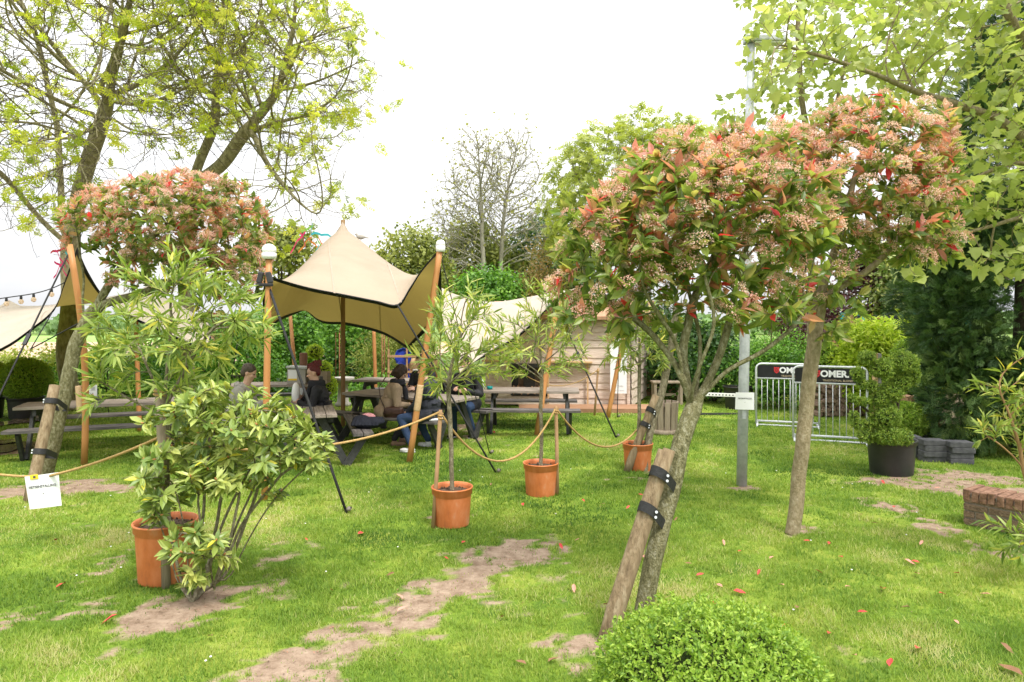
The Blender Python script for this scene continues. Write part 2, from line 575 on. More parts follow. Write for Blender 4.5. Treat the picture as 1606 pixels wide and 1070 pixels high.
def LB(px, py, d, rx, ry=None, rd=None):
    """a crown lobe given in photograph pixels at depth d: centre and pixel radii; rd is the depth radius in metres"""
    ry = ry or rx
    return (np.array(P(px, py, d)), np.array([rx * d / F, rd if rd else rx * d / F, ry * d / F]))

def bush(name, label, cat, lobes, L, W, ncl, per, mat, clr=.22, tmpl=DIAM, group=None, stem_mat=None, base=None, upright=.35, core=.55, tonef=None, nstem=4, spread=1.0, parent=None, crown_name="crown", skirt=True):
    """a leafy mass of clumps on and in a set of lobes, on a few stems"""
    c0 = np.mean([l[0] for l in lobes], axis=0)
    b = Vector(base) if base is not None else Vector((c0[0], c0[1], 0))
    root = parent or thing(name, label, cat, b, 0, group)
    if skirt:
        for l_ in list(lobes):
            z_ = l_[0][2] - l_[1][2]
            if z_ > .25:
                hh_ = l_[0][2] * .5
                lobes = lobes + [(np.array([l_[0][0], l_[0][1], hh_]), np.array([l_[1][0] * .95, l_[1][1], hh_ * 1.02]))]
                ncl = int(ncl * (1 + .25 * min(2.5, hh_ / l_[1][2])))
    area = np.array([np.mean(l[1]) ** 2 for l in lobes])
    k = rng.choice(len(lobes), ncl, p=area / area.sum())
    d = runit(ncl)
    d[:, 2] = np.where(d[:, 2] < -.5, -d[:, 2], d[:, 2])
    C = np.array([l[0] for l in lobes])[k]; Rd = np.array([l[1] for l in lobes])[k]
    rr = core + (1.04 - core) * rng.random(ncl) ** .45
    cc = C + d * Rd * rr[:, None]
    ctone = rng.normal(0, .16, ncl)
    n = ncl * per
    ci = np.repeat(np.arange(ncl), per)
    off = rng.normal(size=(n, 3)) * clr * .5
    pos = cc[ci] + off
    outw = norm(d[ci] * .8 + norm(off) * .7)
    keep = pos[:, 2] > .02
    nrm = norm(outw + rng.normal(0, .45, (n, 3)) + np.array([0, 0, upright]))
    fwd = norm(np.cross(nrm, runit(n)) + outw * .5)
    tone = np.clip(.5 + ctone[ci] + rng.normal(0, .15, n), 0, 1) if tonef is None else tonef(pos, ctone[ci])
    s = rng.uniform(.7, 1.2, n)
    leaf_mesh(crown_name, [(pos[keep], fwd[keep], nrm[keep], (L * s)[keep], (W * s)[keep], tmpl, tone[keep])], mat, root)
    if stem_mat is not None:
        g = Geo()
        for i in range(nstem):
            l = lobes[i % len(lobes)]
            e = Vector(l[0]) + Vector(rng.normal(0, .25, 3)) * float(np.min(l[1]))
            s0 = b + Vector((rng.normal(0, .05), rng.normal(0, .05), -.02))
            mid = s0.lerp(e, .5) + Vector((rng.normal(0, .05), rng.normal(0, .05), 0))
            r0 = max(.012, .03 * (e - s0).length / 1.5)
            g.tube([s0, s0.lerp(mid, .5), mid, e], [r0, r0 * .85, r0 * .65, r0 * .3], 7)
        g.build("trunk", stem_mat, root, True)
    return root

LEAF = {}
LEAF["box"] = leaf_mat("box_leaf", [(.07, .15, .02), (.16, .28, .03), (.29, .42, .055), (.42, .52, .10)], .38, .4)
LEAF["yew"] = leaf_mat("yew_leaf", [(.045, .10, .014), (.115, .20, .024), (.22, .32, .04), (.38, .45, .075)], .25, .5)
LEAF["hedge"] = leaf_mat("hedge_leaf", [(.035, .10, .012), (.08, .20, .022), (.16, .32, .04), (.26, .44, .07)], .35, .45)
LEAF["dark"] = leaf_mat("dark_leaf", [(.02, .055, .012), (.04, .10, .02), (.08, .16, .03)], .25, .4)
LEAF["lime"] = leaf_mat("lime_leaf", [(.16, .26, .015), (.30, .42, .02), (.44, .54, .05), (.55, .6, .12)], .4, .45)
LEAF["olive"] = leaf_mat("olive_leaf", [(.07, .10, .022), (.16, .19, .04), (.27, .30, .07), (.36, .37, .11)], .35, .5)
LEAF["purple"] = leaf_mat("purple_leaf", [(.035, .012, .015), (.08, .025, .03), (.14, .05, .05)], .25, .4)
LEAF["variegated"] = leaf_mat("variegated_leaf", [(.06, .12, .02), (.14, .22, .04), (.42, .44, .16), (.6, .58, .3)], .35, .45)
LEAF["rusty"] = leaf_mat("rusty_leaf", [(.08, .11, .02), (.2, .2, .05), (.34, .2, .07), (.4, .28, .12)], .35, .5)
LEAF["conifer"] = leaf_mat("conifer_leaf", [(.022, .055, .018), (.045, .10, .028), (.085, .16, .04), (.15, .22, .06)], .25, .5)
LEAF["blue_conifer"] = leaf_mat("greyish_conifer_leaf", [(.03, .07, .035), (.06, .12, .05), (.10, .17, .07)], .15, .5)
LEAF["ash"] = leaf_mat("ash_leaf", [(.19, .25, .03), (.34, .40, .04), (.48, .51, .065), (.56, .54, .10)], .6, .5, bright=1.5)
LEAF["plane"] = leaf_mat("plane_leaf", [(.20, .26, .065), (.31, .38, .10), (.42, .47, .16), (.54, .56, .22)], .45, .4, bright=1.35)
LEAF["spring"] = leaf_mat("spring_leaf", [(.21, .26, .05), (.33, .38, .075), (.45, .48, .12)], .4, .5)
LEAF["bud"] = leaf_mat("bud_leaf", [(.22, .22, .06), (.36, .36, .10)], .4, .6)
LEAF["oleander"] = leaf_mat("oleander_leaf", [(.10, .17, .03), (.20, .28, .05), (.33, .40, .10), (.50, .50, .14), (.55, .50, .08)], .35, .4, pos=[0, .35, .65, .88, 1])
LEAF["rhodo"] = leaf_mat("rhododendron_leaf", [(.06, .12, .035), (.15, .23, .05), (.29, .36, .08), (.42, .46, .14), (.55, .50, .05)], .25, .35, spec=.5, pos=[0, .3, .6, .85, 1])
LEAF["rhodo_bud"] = noise_mat("rhododendron_bud", [(.34, .14, .05), (.45, .22, .08)], 30, rough=.6, bump=0)
LEAF["photinia"] = leaf_mat("photinia_leaf", [(.09, .15, .035), (.17, .24, .05), (.27, .32, .08), (.38, .32, .11), (.55, .25, .205), (.56, .21, .18), (.58, .05, .06)], .5, .38, spec=.5, bright=1.6,
                            pos=[0, .25, .48, .62, .74, .88, 1])
LEAF["blossom"] = leaf_mat("photinia_blossom", [(.56, .27, .22), (.67, .38, .32), (.75, .50, .43), (.80, .65, .57)], .35, .7, spec=.1, bright=1.2)

# ------------------------------------------------------------------ kinds of plants
def arr(*v): return np.array(v, float)

def photinia(label, limbs, lobes, natt, r_root, group, step=.11, bark="bark_moss", zred=None, blossom=.60, leafL=.122, ymin=None):
    """red leaved photinia: trunk, crown of leaf rosettes and flat blossom heads"""
    base = Vector(limbs[0][0])
    root = thing("photinia_tree", label, "tree", (base.x, base.y, 0), 0, group)
    att = ell_points(lobes, natt, .2)
    pos, par, dr = colonize(limbs, att, step, step * 1.15, 110, .45, (0, 0, .12))
    r, cnt, kids = radii_of(par, r_root, .0024)
    _, pos = skeleton_mesh("trunk", pos, par, r, kids, M[bark], root)
    tips = np.where(cnt <= 2)[0]
    tips = tips[[par[i] >= 0 for i in tips]]
    d = norm(pos[tips] - pos[par[tips]])
    cen = np.mean([l[0] for l in lobes], axis=0)
    ext = np.max([l[0] + l[1] for l in lobes], axis=0)[2], np.min([l[0] - l[1] for l in lobes], axis=0)[2]
    h = (pos[tips][:, 2] - ext[1]) / (ext[0] - ext[1])
    outer = norm(pos[tips] - cen)
    kp = rng.random(len(tips)) < np.clip(.42 + 1.2 * h, 0, 1)
    tips, d, h, outer = tips[kp], d[kp], h[kp], outer[kp]
    isend = cnt[tips] == 1
    # rosettes
    per = 7
    n = len(tips) * per
    ti = np.repeat(np.arange(len(tips)), per)
    ax = norm(d[ti] + outer[ti] * .3 + arr(0, 0, .3))
    rad = norm(np.cross(ax, runit(n)))
    opened = rng.uniform(.35, 1.5, n)
    fwd = norm(ax * .8 + rad * opened[:, None] + arr(0, 0, -.25) * (opened > 1)[:, None])
    p = pos[tips][ti] - d[ti] * rng.uniform(0, .10, n)[:, None]
    nr = norm(ax + rng.normal(0, .35, (n, 3)) + arr(0, 0, .35))
    redt = rng.random(len(tips)) < np.clip(.05 + .68 * h, 0, .56)
    tn = np.where(redt[ti] & (opened < .95), rng.uniform(.62, .88, n), rng.uniform(.0, .60, n))
    rr = rng.random(n)
    tn = np.where(rr < .018, 1.0, tn)
    s = rng.uniform(.6, 1.25, n)
    leaf_mesh("crown", [(p, fwd, nr, leafL * s, leafL * .40 * s, FOLD, tn)], LEAF["photinia"], root)
    # blossom heads: little domes of many florets
    bl = np.where(isend & (rng.random(len(tips)) < blossom * np.clip(.22 + 1.35 * h, 0, 1.4)))[0]
    q, fw, nn, tt, sz = [], [], [], [], []
    for i in bl:
        a = norm(norm(d[i] + outer[i] * .4) + arr(0, 0, .8))
        u = norm(np.cross(a, arr(.3, .9, .2))); w = np.cross(a, u)
        R0 = rng.uniform(.045, .095); k = int(150 * (R0 / .065) ** 2)
        th = rng.random(k) * 2 * math.pi; ra = np.sqrt(rng.random(k))
        ht = .55 * (1 - ra ** 2) + rng.normal(0, .12, k)
        c = pos[tips[i]] + a * .03
        q.append(c + (u[None] * (np.cos(th) * ra)[:, None] + w[None] * (np.sin(th) * ra)[:, None] + a[None] * ht[:, None]) * R0)
        fw.append(norm(runit(k) + .1)); nn.append(norm(a[None] + rng.normal(0, .6, (k, 3))))
        tt.append(np.clip(rng.normal(rng.uniform(.25, .75), .25, k), 0, 1)); sz.append(rng.uniform(.008, .0125, k))
    q, fw, nn, tt, sz = map(np.concatenate, (q, fw, nn, tt, sz))
    leaf_mesh("blossom", [(q, fw, nn, sz, sz, DIAM, tt)], LEAF["blossom"], root)
    return root

def ash_tree(label, limbs, lobes, natt, r_root, group, step=.24, name="ash_tree", leaf="ash", dens=1.0, tuft=.24, per=5, bark="bark_ash", r_tip=.0045, kill=1.3, mom=.7, bias=(0, 0, .02), sag=.0, keeptip=1.0, tmpl=None, cat="tree", twigs=0.0, twigL=.8, twig_sag=.8, arcs=0.0):
    base = Vector(limbs[0][0])
    root = thing(name, label, cat, (base.x, base.y, 0), 0, group)
    att = ell_points(lobes, natt, .1)
    pos, par, dr = colonize(limbs, att, step, step * kill, 120, mom, bias)
    r, cnt, kids = radii_of(par, r_root, r_tip)
    if sag:
        # thin branches hang down in an arc and lift again at the tips
        w = np.clip(1 - r / .05, 0, 1) ** 2
        acc = np.zeros(len(par))
        for i in range(1, len(par)):
            acc[i] = acc[par[i]] + w[i] * step
        pos[:, 2] -= sag * acc ** 1.5 * .3
    tr_o, pos = skeleton_mesh("trunk", pos, par, r, kids, M[bark], root, 3)
    fine = np.where((cnt <= 14) & (par >= 0))[0]
    dall = norm(pos - pos[np.maximum(par, 0)])
    tp, td = [], []
    # long thin twigs that hang in a curve and lift again at the end; a few longer arching ones start from thicker wood
    for frac, Lw, sg, rw, pool in ((twigs, twigL, twig_sag, r_tip, fine), (arcs, twigL * 2.1, twig_sag * 1.05, r_tip * 1.7, np.where((cnt > 10) & (cnt <= 220) & (par >= 0))[0])):
        nt_, K = int(len(pool) * frac), 9
        if nt_ < 1: continue
        src = rng.choice(pool, nt_)
        d0 = norm(dall[src] * .7 + runit(nt_) * .8 + arr(0, 0, .15))
        Lt = Lw * rng.uniform(.4, 1.3, nt_)
        u = np.linspace(0, 1, K)
        side = norm(np.cross(d0, arr(0, 0, 1) + runit(nt_) * .2)) * rng.normal(0, .25, (nt_, 1))
        tw = pos[src][:, None] + d0[:, None] * (Lt[:, None] * u)[:, :, None] + side[:, None] * (Lt[:, None] * u ** 2)[:, :, None]
        tw[:, :, 2] += Lt[:, None] * sg * (-1.0 * u ** 1.5 + .75 * u ** 4)[None]
        tw[:, 1:] += rng.normal(0, .012, (nt_, K - 1, 3)) * Lt[:, None, None]
        a_ = np.arange(3) * 2 * math.pi / 3
        t_ = norm(np.gradient(tw, axis=1)); ref = norm(runit(nt_))[:, None]
        uu = norm(np.cross(t_, ref)); ww = np.cross(t_, uu)
        rad_ = (rw * np.linspace(.95, .45, K))[None, :, None, None]
        ring = tw[:, :, None] + (uu[:, :, None] * np.cos(a_)[None, None, :, None] + ww[:, :, None] * np.sin(a_)[None, None, :, None]) * rad_
        q = np.array([(i * 3 + k, i * 3 + (k + 1) % 3, (i + 1) * 3 + (k + 1) % 3, (i + 1) * 3 + k) for i in range(K - 1) for k in range(3)])
        fq = (q[None] + (np.arange(nt_) * K * 3)[:, None, None]).reshape(-1, 4)
        np_mesh("twigs", ring.reshape(-1, 3), [fq], M[bark if bark != "bark_ash" else "bark_twig"], root, smooth=True)
        for e_ in (K - 1, 5) if Lw == twigL else (K - 1, K - 2, 6, 4):
            tp.append(tw[:, e_]); td.append(t_[:, e_])
    tips = np.where((cnt <= 2) & (par >= 0))[0]
    tp.append(pos[tips]); td.append(dall[tips])
    TPs, TDs = np.concatenate(tp), np.concatenate(td)
    k_ = rng.random(len(TPs)) < keeptip
    TPs, TDs = TPs[k_], TDs[k_]
    tips = np.arange(len(TPs)); pos = TPs
    d = TDs
    ti = np.repeat(np.arange(len(tips)), per)
    n = len(ti)
    ax = norm(d[ti] + arr(0, 0, .35))
    rad = norm(np.cross(ax, runit(n)))
    fwd = norm(ax * rng.uniform(.2, 1.0, n)[:, None] + rad)
    nr = norm(ax + rng.normal(0, .4, (n, 3)))
    s = rng.uniform(.55, 1.2, n)
    tone = np.clip(rng.normal(.5, .2, len(tips))[ti] + rng.normal(0, .15, n), 0, 1)
    leaf_mesh("crown", [(pos[tips][ti], fwd, nr, tuft * s, tuft * s, tmpl or PINN, tone)], LEAF[leaf], root)
    return root

def plane_tree(label, limbs, lobes, natt, r_root, group, step=.22, L=.15, per=3, name="plane_tree"):
    base = Vector(limbs[0][0])
    root = thing(name, label, "tree", (base.x, base.y, 0), 0, group)
    att = ell_points(lobes, natt, .1)
    pos, par, dr = colonize(limbs, att, step, step * 1.2, 110, .5, (0, 0, .03))
    r, cnt, kids = radii_of(par, r_root, .004)
    _, pos = skeleton_mesh("trunk", pos, par, r, kids, M["bark_smooth"], root, 2)
    tips = np.where((cnt <= 3) & (par >= 0))[0]
    ti = np.repeat(np.arange(len(tips)), per)
    n = len(ti)
    d = norm(pos[tips] - pos[par[tips]])
    side = norm(d[ti] * .5 + runit(n))
    p = pos[tips][ti] + side * rng.uniform(.04, .13, n)[:, None]
    fwd = norm(side + arr(0, 0, -.35))
    nr = norm(arr(0, 0, 1.0) + rng.normal(0, .55, (n, 3)))
    s = rng.uniform(.5, 1.2, n)
    tone = np.clip(rng.normal(.5, .25, n), 0, 1)
    leaf_mesh("crown", [(p, fwd, nr, L * s, L * 1.05 * s, PLANE, tone)], LEAF["plane"], root)
    return root

def oleander_crown(root, limbs, lobes, natt, r_root, step=.08, L=.13, W=.022, per=6, bark="bark_smooth", tone0=.5):
    att = ell_points(lobes, natt, .2)
    pos, par, dr = colonize(limbs, att, step, step * 1.0, 90, .8, (0, 0, .12))
    r, cnt, kids = radii_of(par, r_root, .0028)
    _, pos = skeleton_mesh("stem", pos, par, r, kids, M[bark], root)
    tips = np.where((cnt <= 3) & (par >= 0))[0]
    d = norm(pos[tips] - pos[par[tips]])
    ti = np.repeat(np.arange(len(tips)), per)
    n = len(ti)
    rad = norm(np.cross(d[ti], runit(n)))
    op = rng.uniform(.25, 1.3, n)
    fwd = norm(d[ti] + rad * op[:, None] + arr(0, 0, .1))
    p = pos[tips][ti] + d[ti] * rng.uniform(-.06, .03, n)[:, None]
    nr = norm(d[ti] * .8 + arr(0, 0, .6) + rng.normal(0, .3, (n, 3)))
    s = rng.uniform(.6, 1.2, n)
    tone = np.clip(rng.normal(tone0, .22, n), 0, .9)
    tone = np.where((op > 1.15) & (rng.random(n) < .25), 1.0, tone)
    leaf_mesh("crown", [(p, fwd, nr, L * s, W * (.8 + .3 * s), LONG, tone)], LEAF["oleander"], root)

def pot_profile(R0, H, rim=.06, lip=.018):
    return [(0.0, 0.0), (R0 * .80, 0.0), (R0 * .815, .01), (R0 * .90, H - rim - .03), (R0 * .92, H - rim - .012), (R0 * .955, H - rim - .006), (R0 * .965, H - lip), (R0 * .99, H - lip + .004),
            (R0, H - lip * .5), (R0 * .985, H), (R0 * .93, H - .002), (R0 * .91, H - .03), (R0 * .90, H - .06)]

def add_pot(root, R0, H, mat="terracotta", rim=.06, name="pot"):
    g = Geo().lathe(pot_profile(R0, H, rim), 48)
    pot = g.build(name, M[mat], root)
    prof = [(R0 * .905, H - .055), (R0 * .6, H - .045), (R0 * .25, H - .04), (0.001, H - .035)]
    s = Geo().lathe(prof, 36)
    for i, v in enumerate(s.v):
        s.v[i] = (v[0], v[1], v[2] + rng.uniform(-.006, .008) * (math.hypot(v[0], v[1]) < R0 * .85))
    # crumbs of soil
    for i in range(40):
        a, rr = rng.uniform(0, 6.28), R0 * .85 * math.sqrt(rng.random())
        s.ball((rr * math.cos(a), rr * math.sin(a), H - .042), rng.uniform(.006, .014), 6, 4)
    s.build("soil", M["soil"], pot)
    return pot
# ------------------------------------------------------------------ ground
def seg_dist(x, y, pts):
    """distance to a polyline with a width at each vertex, divided by that width"""
    best = np.full(np.shape(x), 1e9)
    for (ax, ay, aw), (bx, by, bw) in zip(pts[:-1], pts[1:]):
        dx, dy = bx - ax, by - ay
        t = np.clip(((x - ax) * dx + (y - ay) * dy) / (dx * dx + dy * dy + 1e-9), 0, 1)
        d = np.hypot(x - ax - t * dx, y - ay - t * dy) / (aw + (bw - aw) * t)
        best = np.minimum(best, d)
    return best
def gp(px, py, w):
    g = G(px, py); return (g.x, g.y, w)
PATH = [gp(330, 1120, .34), gp(430, 1062, .30), gp(520, 1012, .30), gp(600, 975, .32), gp(690, 935, .32), gp(760, 893, .36), gp(800, 868, .42), gp(872, 848, .22)]
BARE = [([gp(250, 985, .2), gp(310, 945, .30), gp(400, 915, .16)], .9), ([gp(945, 1005, .22), gp(1015, 985, .25)], 1.0), ([gp(1242, 838, .16), gp(1244, 832, .16)], 1.0),
        ([gp(-60, 778, .30), gp(110, 766, .34), gp(235, 764, .22)], 1.0), ([gp(1370, 752, .35), gp(1440, 757, .45), gp(1520, 752, .5), (5.4, 8.2, .5), (6.9, 7.2, .5)], 1.25),
        ([gp(1385, 790, .22), gp(1430, 812, .2), gp(1500, 846, .22), gp(1590, 880, .2)], .75), ([gp(-40, 705, .5), gp(35, 705, .35)], 1.2), ([gp(1160, 765, .13), gp(1175, 763, .13)], .8),
        ([gp(40, 970, .22), gp(150, 960, .15)], .35), ([gp(150, 880, .2), gp(190, 890, .2)], .45), ([gp(840, 880, .15), gp(880, 890, .18)], .55), ([gp(960, 760, .12), gp(1010, 742, .12)], .7),
        ([gp(720, 668, .5), gp(760, 690, .3)], .55), ([gp(990, 735, .2), gp(1020, 738, .2)], .7), ([gp(660, 800, .1), gp(690, 822, .1)], .5)]
def bare_mask(x, y):
    n = fbm(x * 3.1 + 40, y * 3.1 + 9, 5) - .5
    n2 = fbm(x * 11 + 4, y * 11 + 70, 3) - .5
    m = .84 - seg_dist(x, y, PATH) * .74 + n * 2.3 + n2 * 1.9
    for pts, k in BARE:
        m = np.maximum(m, k * (.98 - seg_dist(x, y, pts) * .58) + n * 2.2 + n2 * 1.8 - .16)
    left = sstep(-1.5, -5, x) * sstep(9.5, 5, y)
    m = np.maximum(m, .25 + left * .12 + (fbm(x * 1.5 + 3, y * 1.5 + 88, 4) - .5) * 1.5 + n2 * .8 - .42)
    # worn, thin turf in the left foreground and under the trees
    thin = sstep(-.6, -3.2, x) * sstep(8.5, 5.5, y) + .8 * np.exp(-((x - 1.0) ** 2 + (y - 4.6) ** 2) / .8) + .7 * np.exp(-((x + 2.3) ** 2 + (y - 4.9) ** 2) / .9)
    m = m + np.clip(thin, 0, 1) * (.06 + (fbm(x * 2.2 + 61, y * 2.2 + 13, 4) - .5) * 1.3 + n2 * .5)
    return np.clip((m - .12) / .8, 0, 1)

def ground_height(x, y):
    return (fbm(x * .6, y * .6, 3) - .5) * .05 * sstep(2, 5, y) + (fbm(x * 2.3 + 9, y * 2.3, 3) - .5) * .018

m, n, l, o = new_mat("lawn")
at = n.new("ShaderNodeAttribute"); at.attribute_name = "bare"
tcg = n.new("ShaderNodeTexCoord")
def nnoise(scale, det=6.0, rough=.6):
    q = n.new("ShaderNodeTexNoise"); q.inputs["Scale"].default_value = scale; q.inputs["Detail"].default_value = det; q.inputs["Roughness"].default_value = rough
    l.new(tcg.outputs["Object"], q.inputs["Vector"]); return q
g1, g2, g3 = nnoise(.9, 5), nnoise(9, 6, .7), nnoise(60, 4, .7)
ad = n.new("ShaderNodeMath"); ad.operation = 'ADD'
mu1 = n.new("ShaderNodeMath"); mu1.operation = 'MULTIPLY'; mu1.inputs[1].default_value = .45
l.new(g2.outputs["Fac"], mu1.inputs[0]); l.new(g1.outputs["Fac"], ad.inputs[0]); l.new(mu1.outputs[0], ad.inputs[1])
mu2 = n.new("ShaderNodeMath"); mu2.operation = 'MULTIPLY_ADD'; mu2.inputs[1].default_value = .35
l.new(g3.outputs["Fac"], mu2.inputs[0]); l.new(ad.outputs[0], mu2.inputs[2])
gr = n.new("ShaderNodeValToRGB")
set_ramp(gr, [(.045, .09, .014), (.10, .17, .02), (.16, .24, .028), (.23, .28, .045)], [.62, .82, 1.0, 1.18 if False else 1.0])
gr.color_ramp.elements[2].position = .93
l.new(mu2.outputs[0], gr.inputs[0])
dr_ = n.new("ShaderNodeValToRGB")
set_ramp(dr_, [(.12, .08, .052), (.245, .175, .122), (.36, .275, .20)], [.26, .44, .66])
l.new(g2.outputs["Fac"], dr_.inputs[0])
am = n.new("ShaderNodeMath"); am.operation = 'MULTIPLY_ADD'; am.inputs[1].default_value = .7
l.new(g2.outputs["Fac"], am.inputs[0]); l.new(at.outputs["Fac"], am.inputs[2])
cmr = n.new("ShaderNodeMapRange"); cmr.inputs[1].default_value = .58; cmr.inputs[2].default_value = 1.05
l.new(am.outputs[0], cmr.inputs[0])
mc = n.new("ShaderNodeMixRGB"); l.new(cmr.outputs[0], mc.inputs[0]); l.new(gr.outputs[0], mc.inputs[1]); l.new(dr_.outputs[0], mc.inputs[2])
pb = n.new("ShaderNodeBsdfPrincipled"); pb.inputs["Roughness"].default_value = .95; pb.inputs["Specular IOR Level"].default_value = .1
l.new(mc.outputs[0], pb.inputs["Base Color"])
bu = n.new("ShaderNodeBump"); bu.inputs["Strength"].default_value = .9; bu.inputs["Distance"].default_value = .03
l.new(mu2.outputs[0], bu.inputs["Height"]); l.new(bu.outputs[0], pb.inputs["Normal"]); l.new(pb.outputs[0], o.inputs[0])
M["lawn"] = m

LX, LY0, LY1 = 17.0, 1.5, 30.0
nx, ny = 420, 400
gx = np.linspace(-LX, LX, nx)
gy = LY0 + (LY1 - LY0) * np.linspace(0, 1, ny) ** 1.7
X, Y = np.meshgrid(gx, gy)
Z = ground_height(X, Y)
V = np.stack([X, Y, Z], -1).reshape(-1, 3)
bare = bare_mask(X, Y).ravel()
i, k = np.meshgrid(np.arange(ny - 1), np.arange(nx - 1), indexing='ij')
q = np.stack([i * nx + k, i * nx + k + 1, (i + 1) * nx + k + 1, (i + 1) * nx + k], -1).reshape(-1, 4)
fc = V[q].mean(1)
onpath = (seg_dist(fc[:, 0], fc[:, 1], PATH) < 1.35)
tag(np_mesh("lawn", V, [q[~onpath]], M["lawn"], None, {"bare": bare}, True), kind="structure")
tag(np_mesh("path", V, [q[onpath]], M["lawn"], None, {"bare": bare}, True), kind="structure")

# the land beyond: one big sheet a little lower, a ploughed field and a farther meadow
M["rough_grass"] = noise_mat("rough_grass", [(.06, .12, .02), (.14, .22, .04), (.2, .26, .06)], 1.5, rough=.95, bump=.6)
M["ploughed"] = noise_mat("ploughed_soil", [(.30, .20, .13), (.42, .30, .20), (.50, .37, .26)], .35, (1, 3, 1), .95, .5)
M["meadow"] = noise_mat("meadow_grass", [(.16, .30, .06), (.26, .42, .10)], .2, rough=.95, bump=.2)
def sheet(name, pts, mat):
    g = Geo(); g.add(pts, [tuple(range(len(pts)))])
    return tag(g.build(name, mat), kind="structure")
sheet("ground", [(-900, -60, -.09), (900, -60, -.09), (900, 1500, -.09), (-900, 1500, -.09)], M["rough_grass"])
sheet("ploughed_field", [(-160, 31, -.05), (-4, 31, -.05), (-4, 60, -.05), (-160, 60, -.05)], M["ploughed"])
sheet("meadow", [(-260, 60.2, -.05), (-10, 60.2, -.05), (-10, 82, -.05), (-260, 82, -.05)], M["meadow"])

# shallow puddles on the worn ground at the left
m, n, l, o = new_mat("puddle_water")
pb = n.new("ShaderNodeBsdfPrincipled"); pb.inputs["Base Color"].default_value = (.16, .12, .09, 1); pb.inputs["Roughness"].default_value = .06
pb.inputs["Specular IOR Level"].default_value = .9
l.new(pb.outputs[0], o.inputs[0])
M["water"] = m
def puddle(px, py, rx, ry):
    c = G(px, py); pts = []
    for k in range(48):
        a = 2 * math.pi * k / 48
        w = .6 + .8 * float(vnoise(3 * math.cos(a) + px, 3 * math.sin(a) + py))
        pts.append((c.x + rx * w * math.cos(a), c.y + ry * w * math.sin(a), .019))
    g = Geo(); g.add(pts, [tuple(range(48))])
    tag(g.build("puddle", M["water"]), kind="structure")
puddle(8, 703, .42, .55); puddle(-40, 697, .5, .4); puddle(38, 661, .30, .5)

# grass blades: density falls with distance; a tuft noise makes thick and thin patches
LEAF["grass"] = leaf_mat("grass_blade", [(.058, .125, .02), (.13, .23, .03), (.21, .305, .045), (.31, .38, .075), (.46, .44, .20)], .4, .55, spec=.2, bright=1.4, pos=[0, .3, .6, .85, 1])
def grass_points(y0, y1, dens):
    area = 0.5 * (y1 - y0) * (y0 + y1) * 1.75
    nn = int(area * dens)
    y = np.sqrt(rng.random(nn) * (y1 ** 2 - y0 ** 2) + y0 ** 2)
    x = (rng.random(nn) - .5) * 1.75 * y
    return x, y
gxs, gys, gw = [], [], []
for y0, y1, dens, w in ((2.6, 4.5, 9500, .0055), (4.5, 6.5, 6500, .007), (6.5, 9.5, 3600, .010), (9.5, 13.5, 1500, .014), (13.5, 19, 420, .02)):
    x, y = grass_points(y0, y1, dens)
    gxs.append(x); gys.append(y); gw.append(np.full(len(x), w))
x, y, w = map(np.concatenate, (gxs, gys, gw))
b = bare_mask(x, y)
tuf = fbm(x * 5 + 31, y * 5 + 8, 4)
keep = (rng.random(len(x)) > b * 1.25 - .05 + 1.1 * (.5 - tuf) * (b > .12)) & (rng.random(len(x)) < sstep(.25, .55, tuf) * .72 + .28) | (rng.random(len(x)) < .02)
x, y, w, b, tuf = x[keep], y[keep], w[keep], b[keep], tuf[keep]
nb = len(x)
hgt = rng.uniform(.015, .038, nb) * (.6 + .9 * tuf) * np.clip(1.1 - b, .5, 1)
big = fbm(x * .8 + 12, y * .8 + 77, 4); med = fbm(x * 2.6 + 2, y * 2.6 + 7, 3)
tone = np.clip(.50 + (big - .5) * 1.5 + (med - .5) * .9 + rng.normal(0, .15, nb), 0, 1)
tone = np.where(rng.random(nb) < .012, rng.uniform(.85, 1, nb), tone)
a = rng.random(nb) * 2 * math.pi
lean = rng.uniform(.2, 1.3, nb) * hgt
sx, sy = -np.sin(a) * w * .5, np.cos(a) * w * .5
z0 = ground_height(x, y)
base = np.stack([x, y, z0], -1)
V = np.empty((nb, 3, 3))
V[:, 0] = base + np.stack([sx, sy, np.zeros(nb)], -1)
V[:, 1] = base - np.stack([sx, sy, np.zeros(nb)], -1)
V[:, 2] = base + np.stack([np.cos(a) * lean, np.sin(a) * lean, hgt], -1)
tag(np_mesh("grass", V.reshape(-1, 3), [np.arange(nb * 3).reshape(-1, 3)], LEAF["grass"], None, np.repeat(tone, 3)), "short bright green lawn grass with thin patches", "grass", kind="stuff")
# bits of dead leaf, bark and twig on the bare soil
LEAF["litter"] = leaf_mat("dead_leaf_bits", [(.06, .035, .02), (.14, .085, .05), (.26, .18, .10), (.34, .16, .10)], 0, .8)
xx = (rng.random(90000) - .5) * 1.6; yy = np.sqrt(rng.random(90000) * (11 ** 2 - 3 ** 2) + 9); xx = xx * yy
bb_ = bare_mask(xx, yy)
kk_ = rng.random(len(xx)) < np.clip(bb_ * 1.2 - .2, 0, 1) * .42 + .006
xx, yy = xx[kk_], yy[kk_]; nl = len(xx)
pos_ = np.stack([xx, yy, ground_height(xx, yy) + rng.uniform(.004, .012, nl)], -1)
fw_ = norm(np.stack([rng.normal(size=nl), rng.normal(size=nl), rng.normal(0, .25, nl)], -1))
nr_ = norm(np.stack([rng.normal(0, .3, nl), rng.normal(0, .3, nl), np.ones(nl)], -1))
s_ = rng.uniform(.006, .026, nl) * rng.uniform(.5, 1.1, nl)
tag(leaf_mesh("litter", [(pos_, fw_, nr_, s_, s_ * rng.uniform(.12, .6, nl), DIAM, rng.random(nl))], LEAF["litter"]), "brown bits of dead leaf and bark on the bare soil", "litter", kind="stuff")
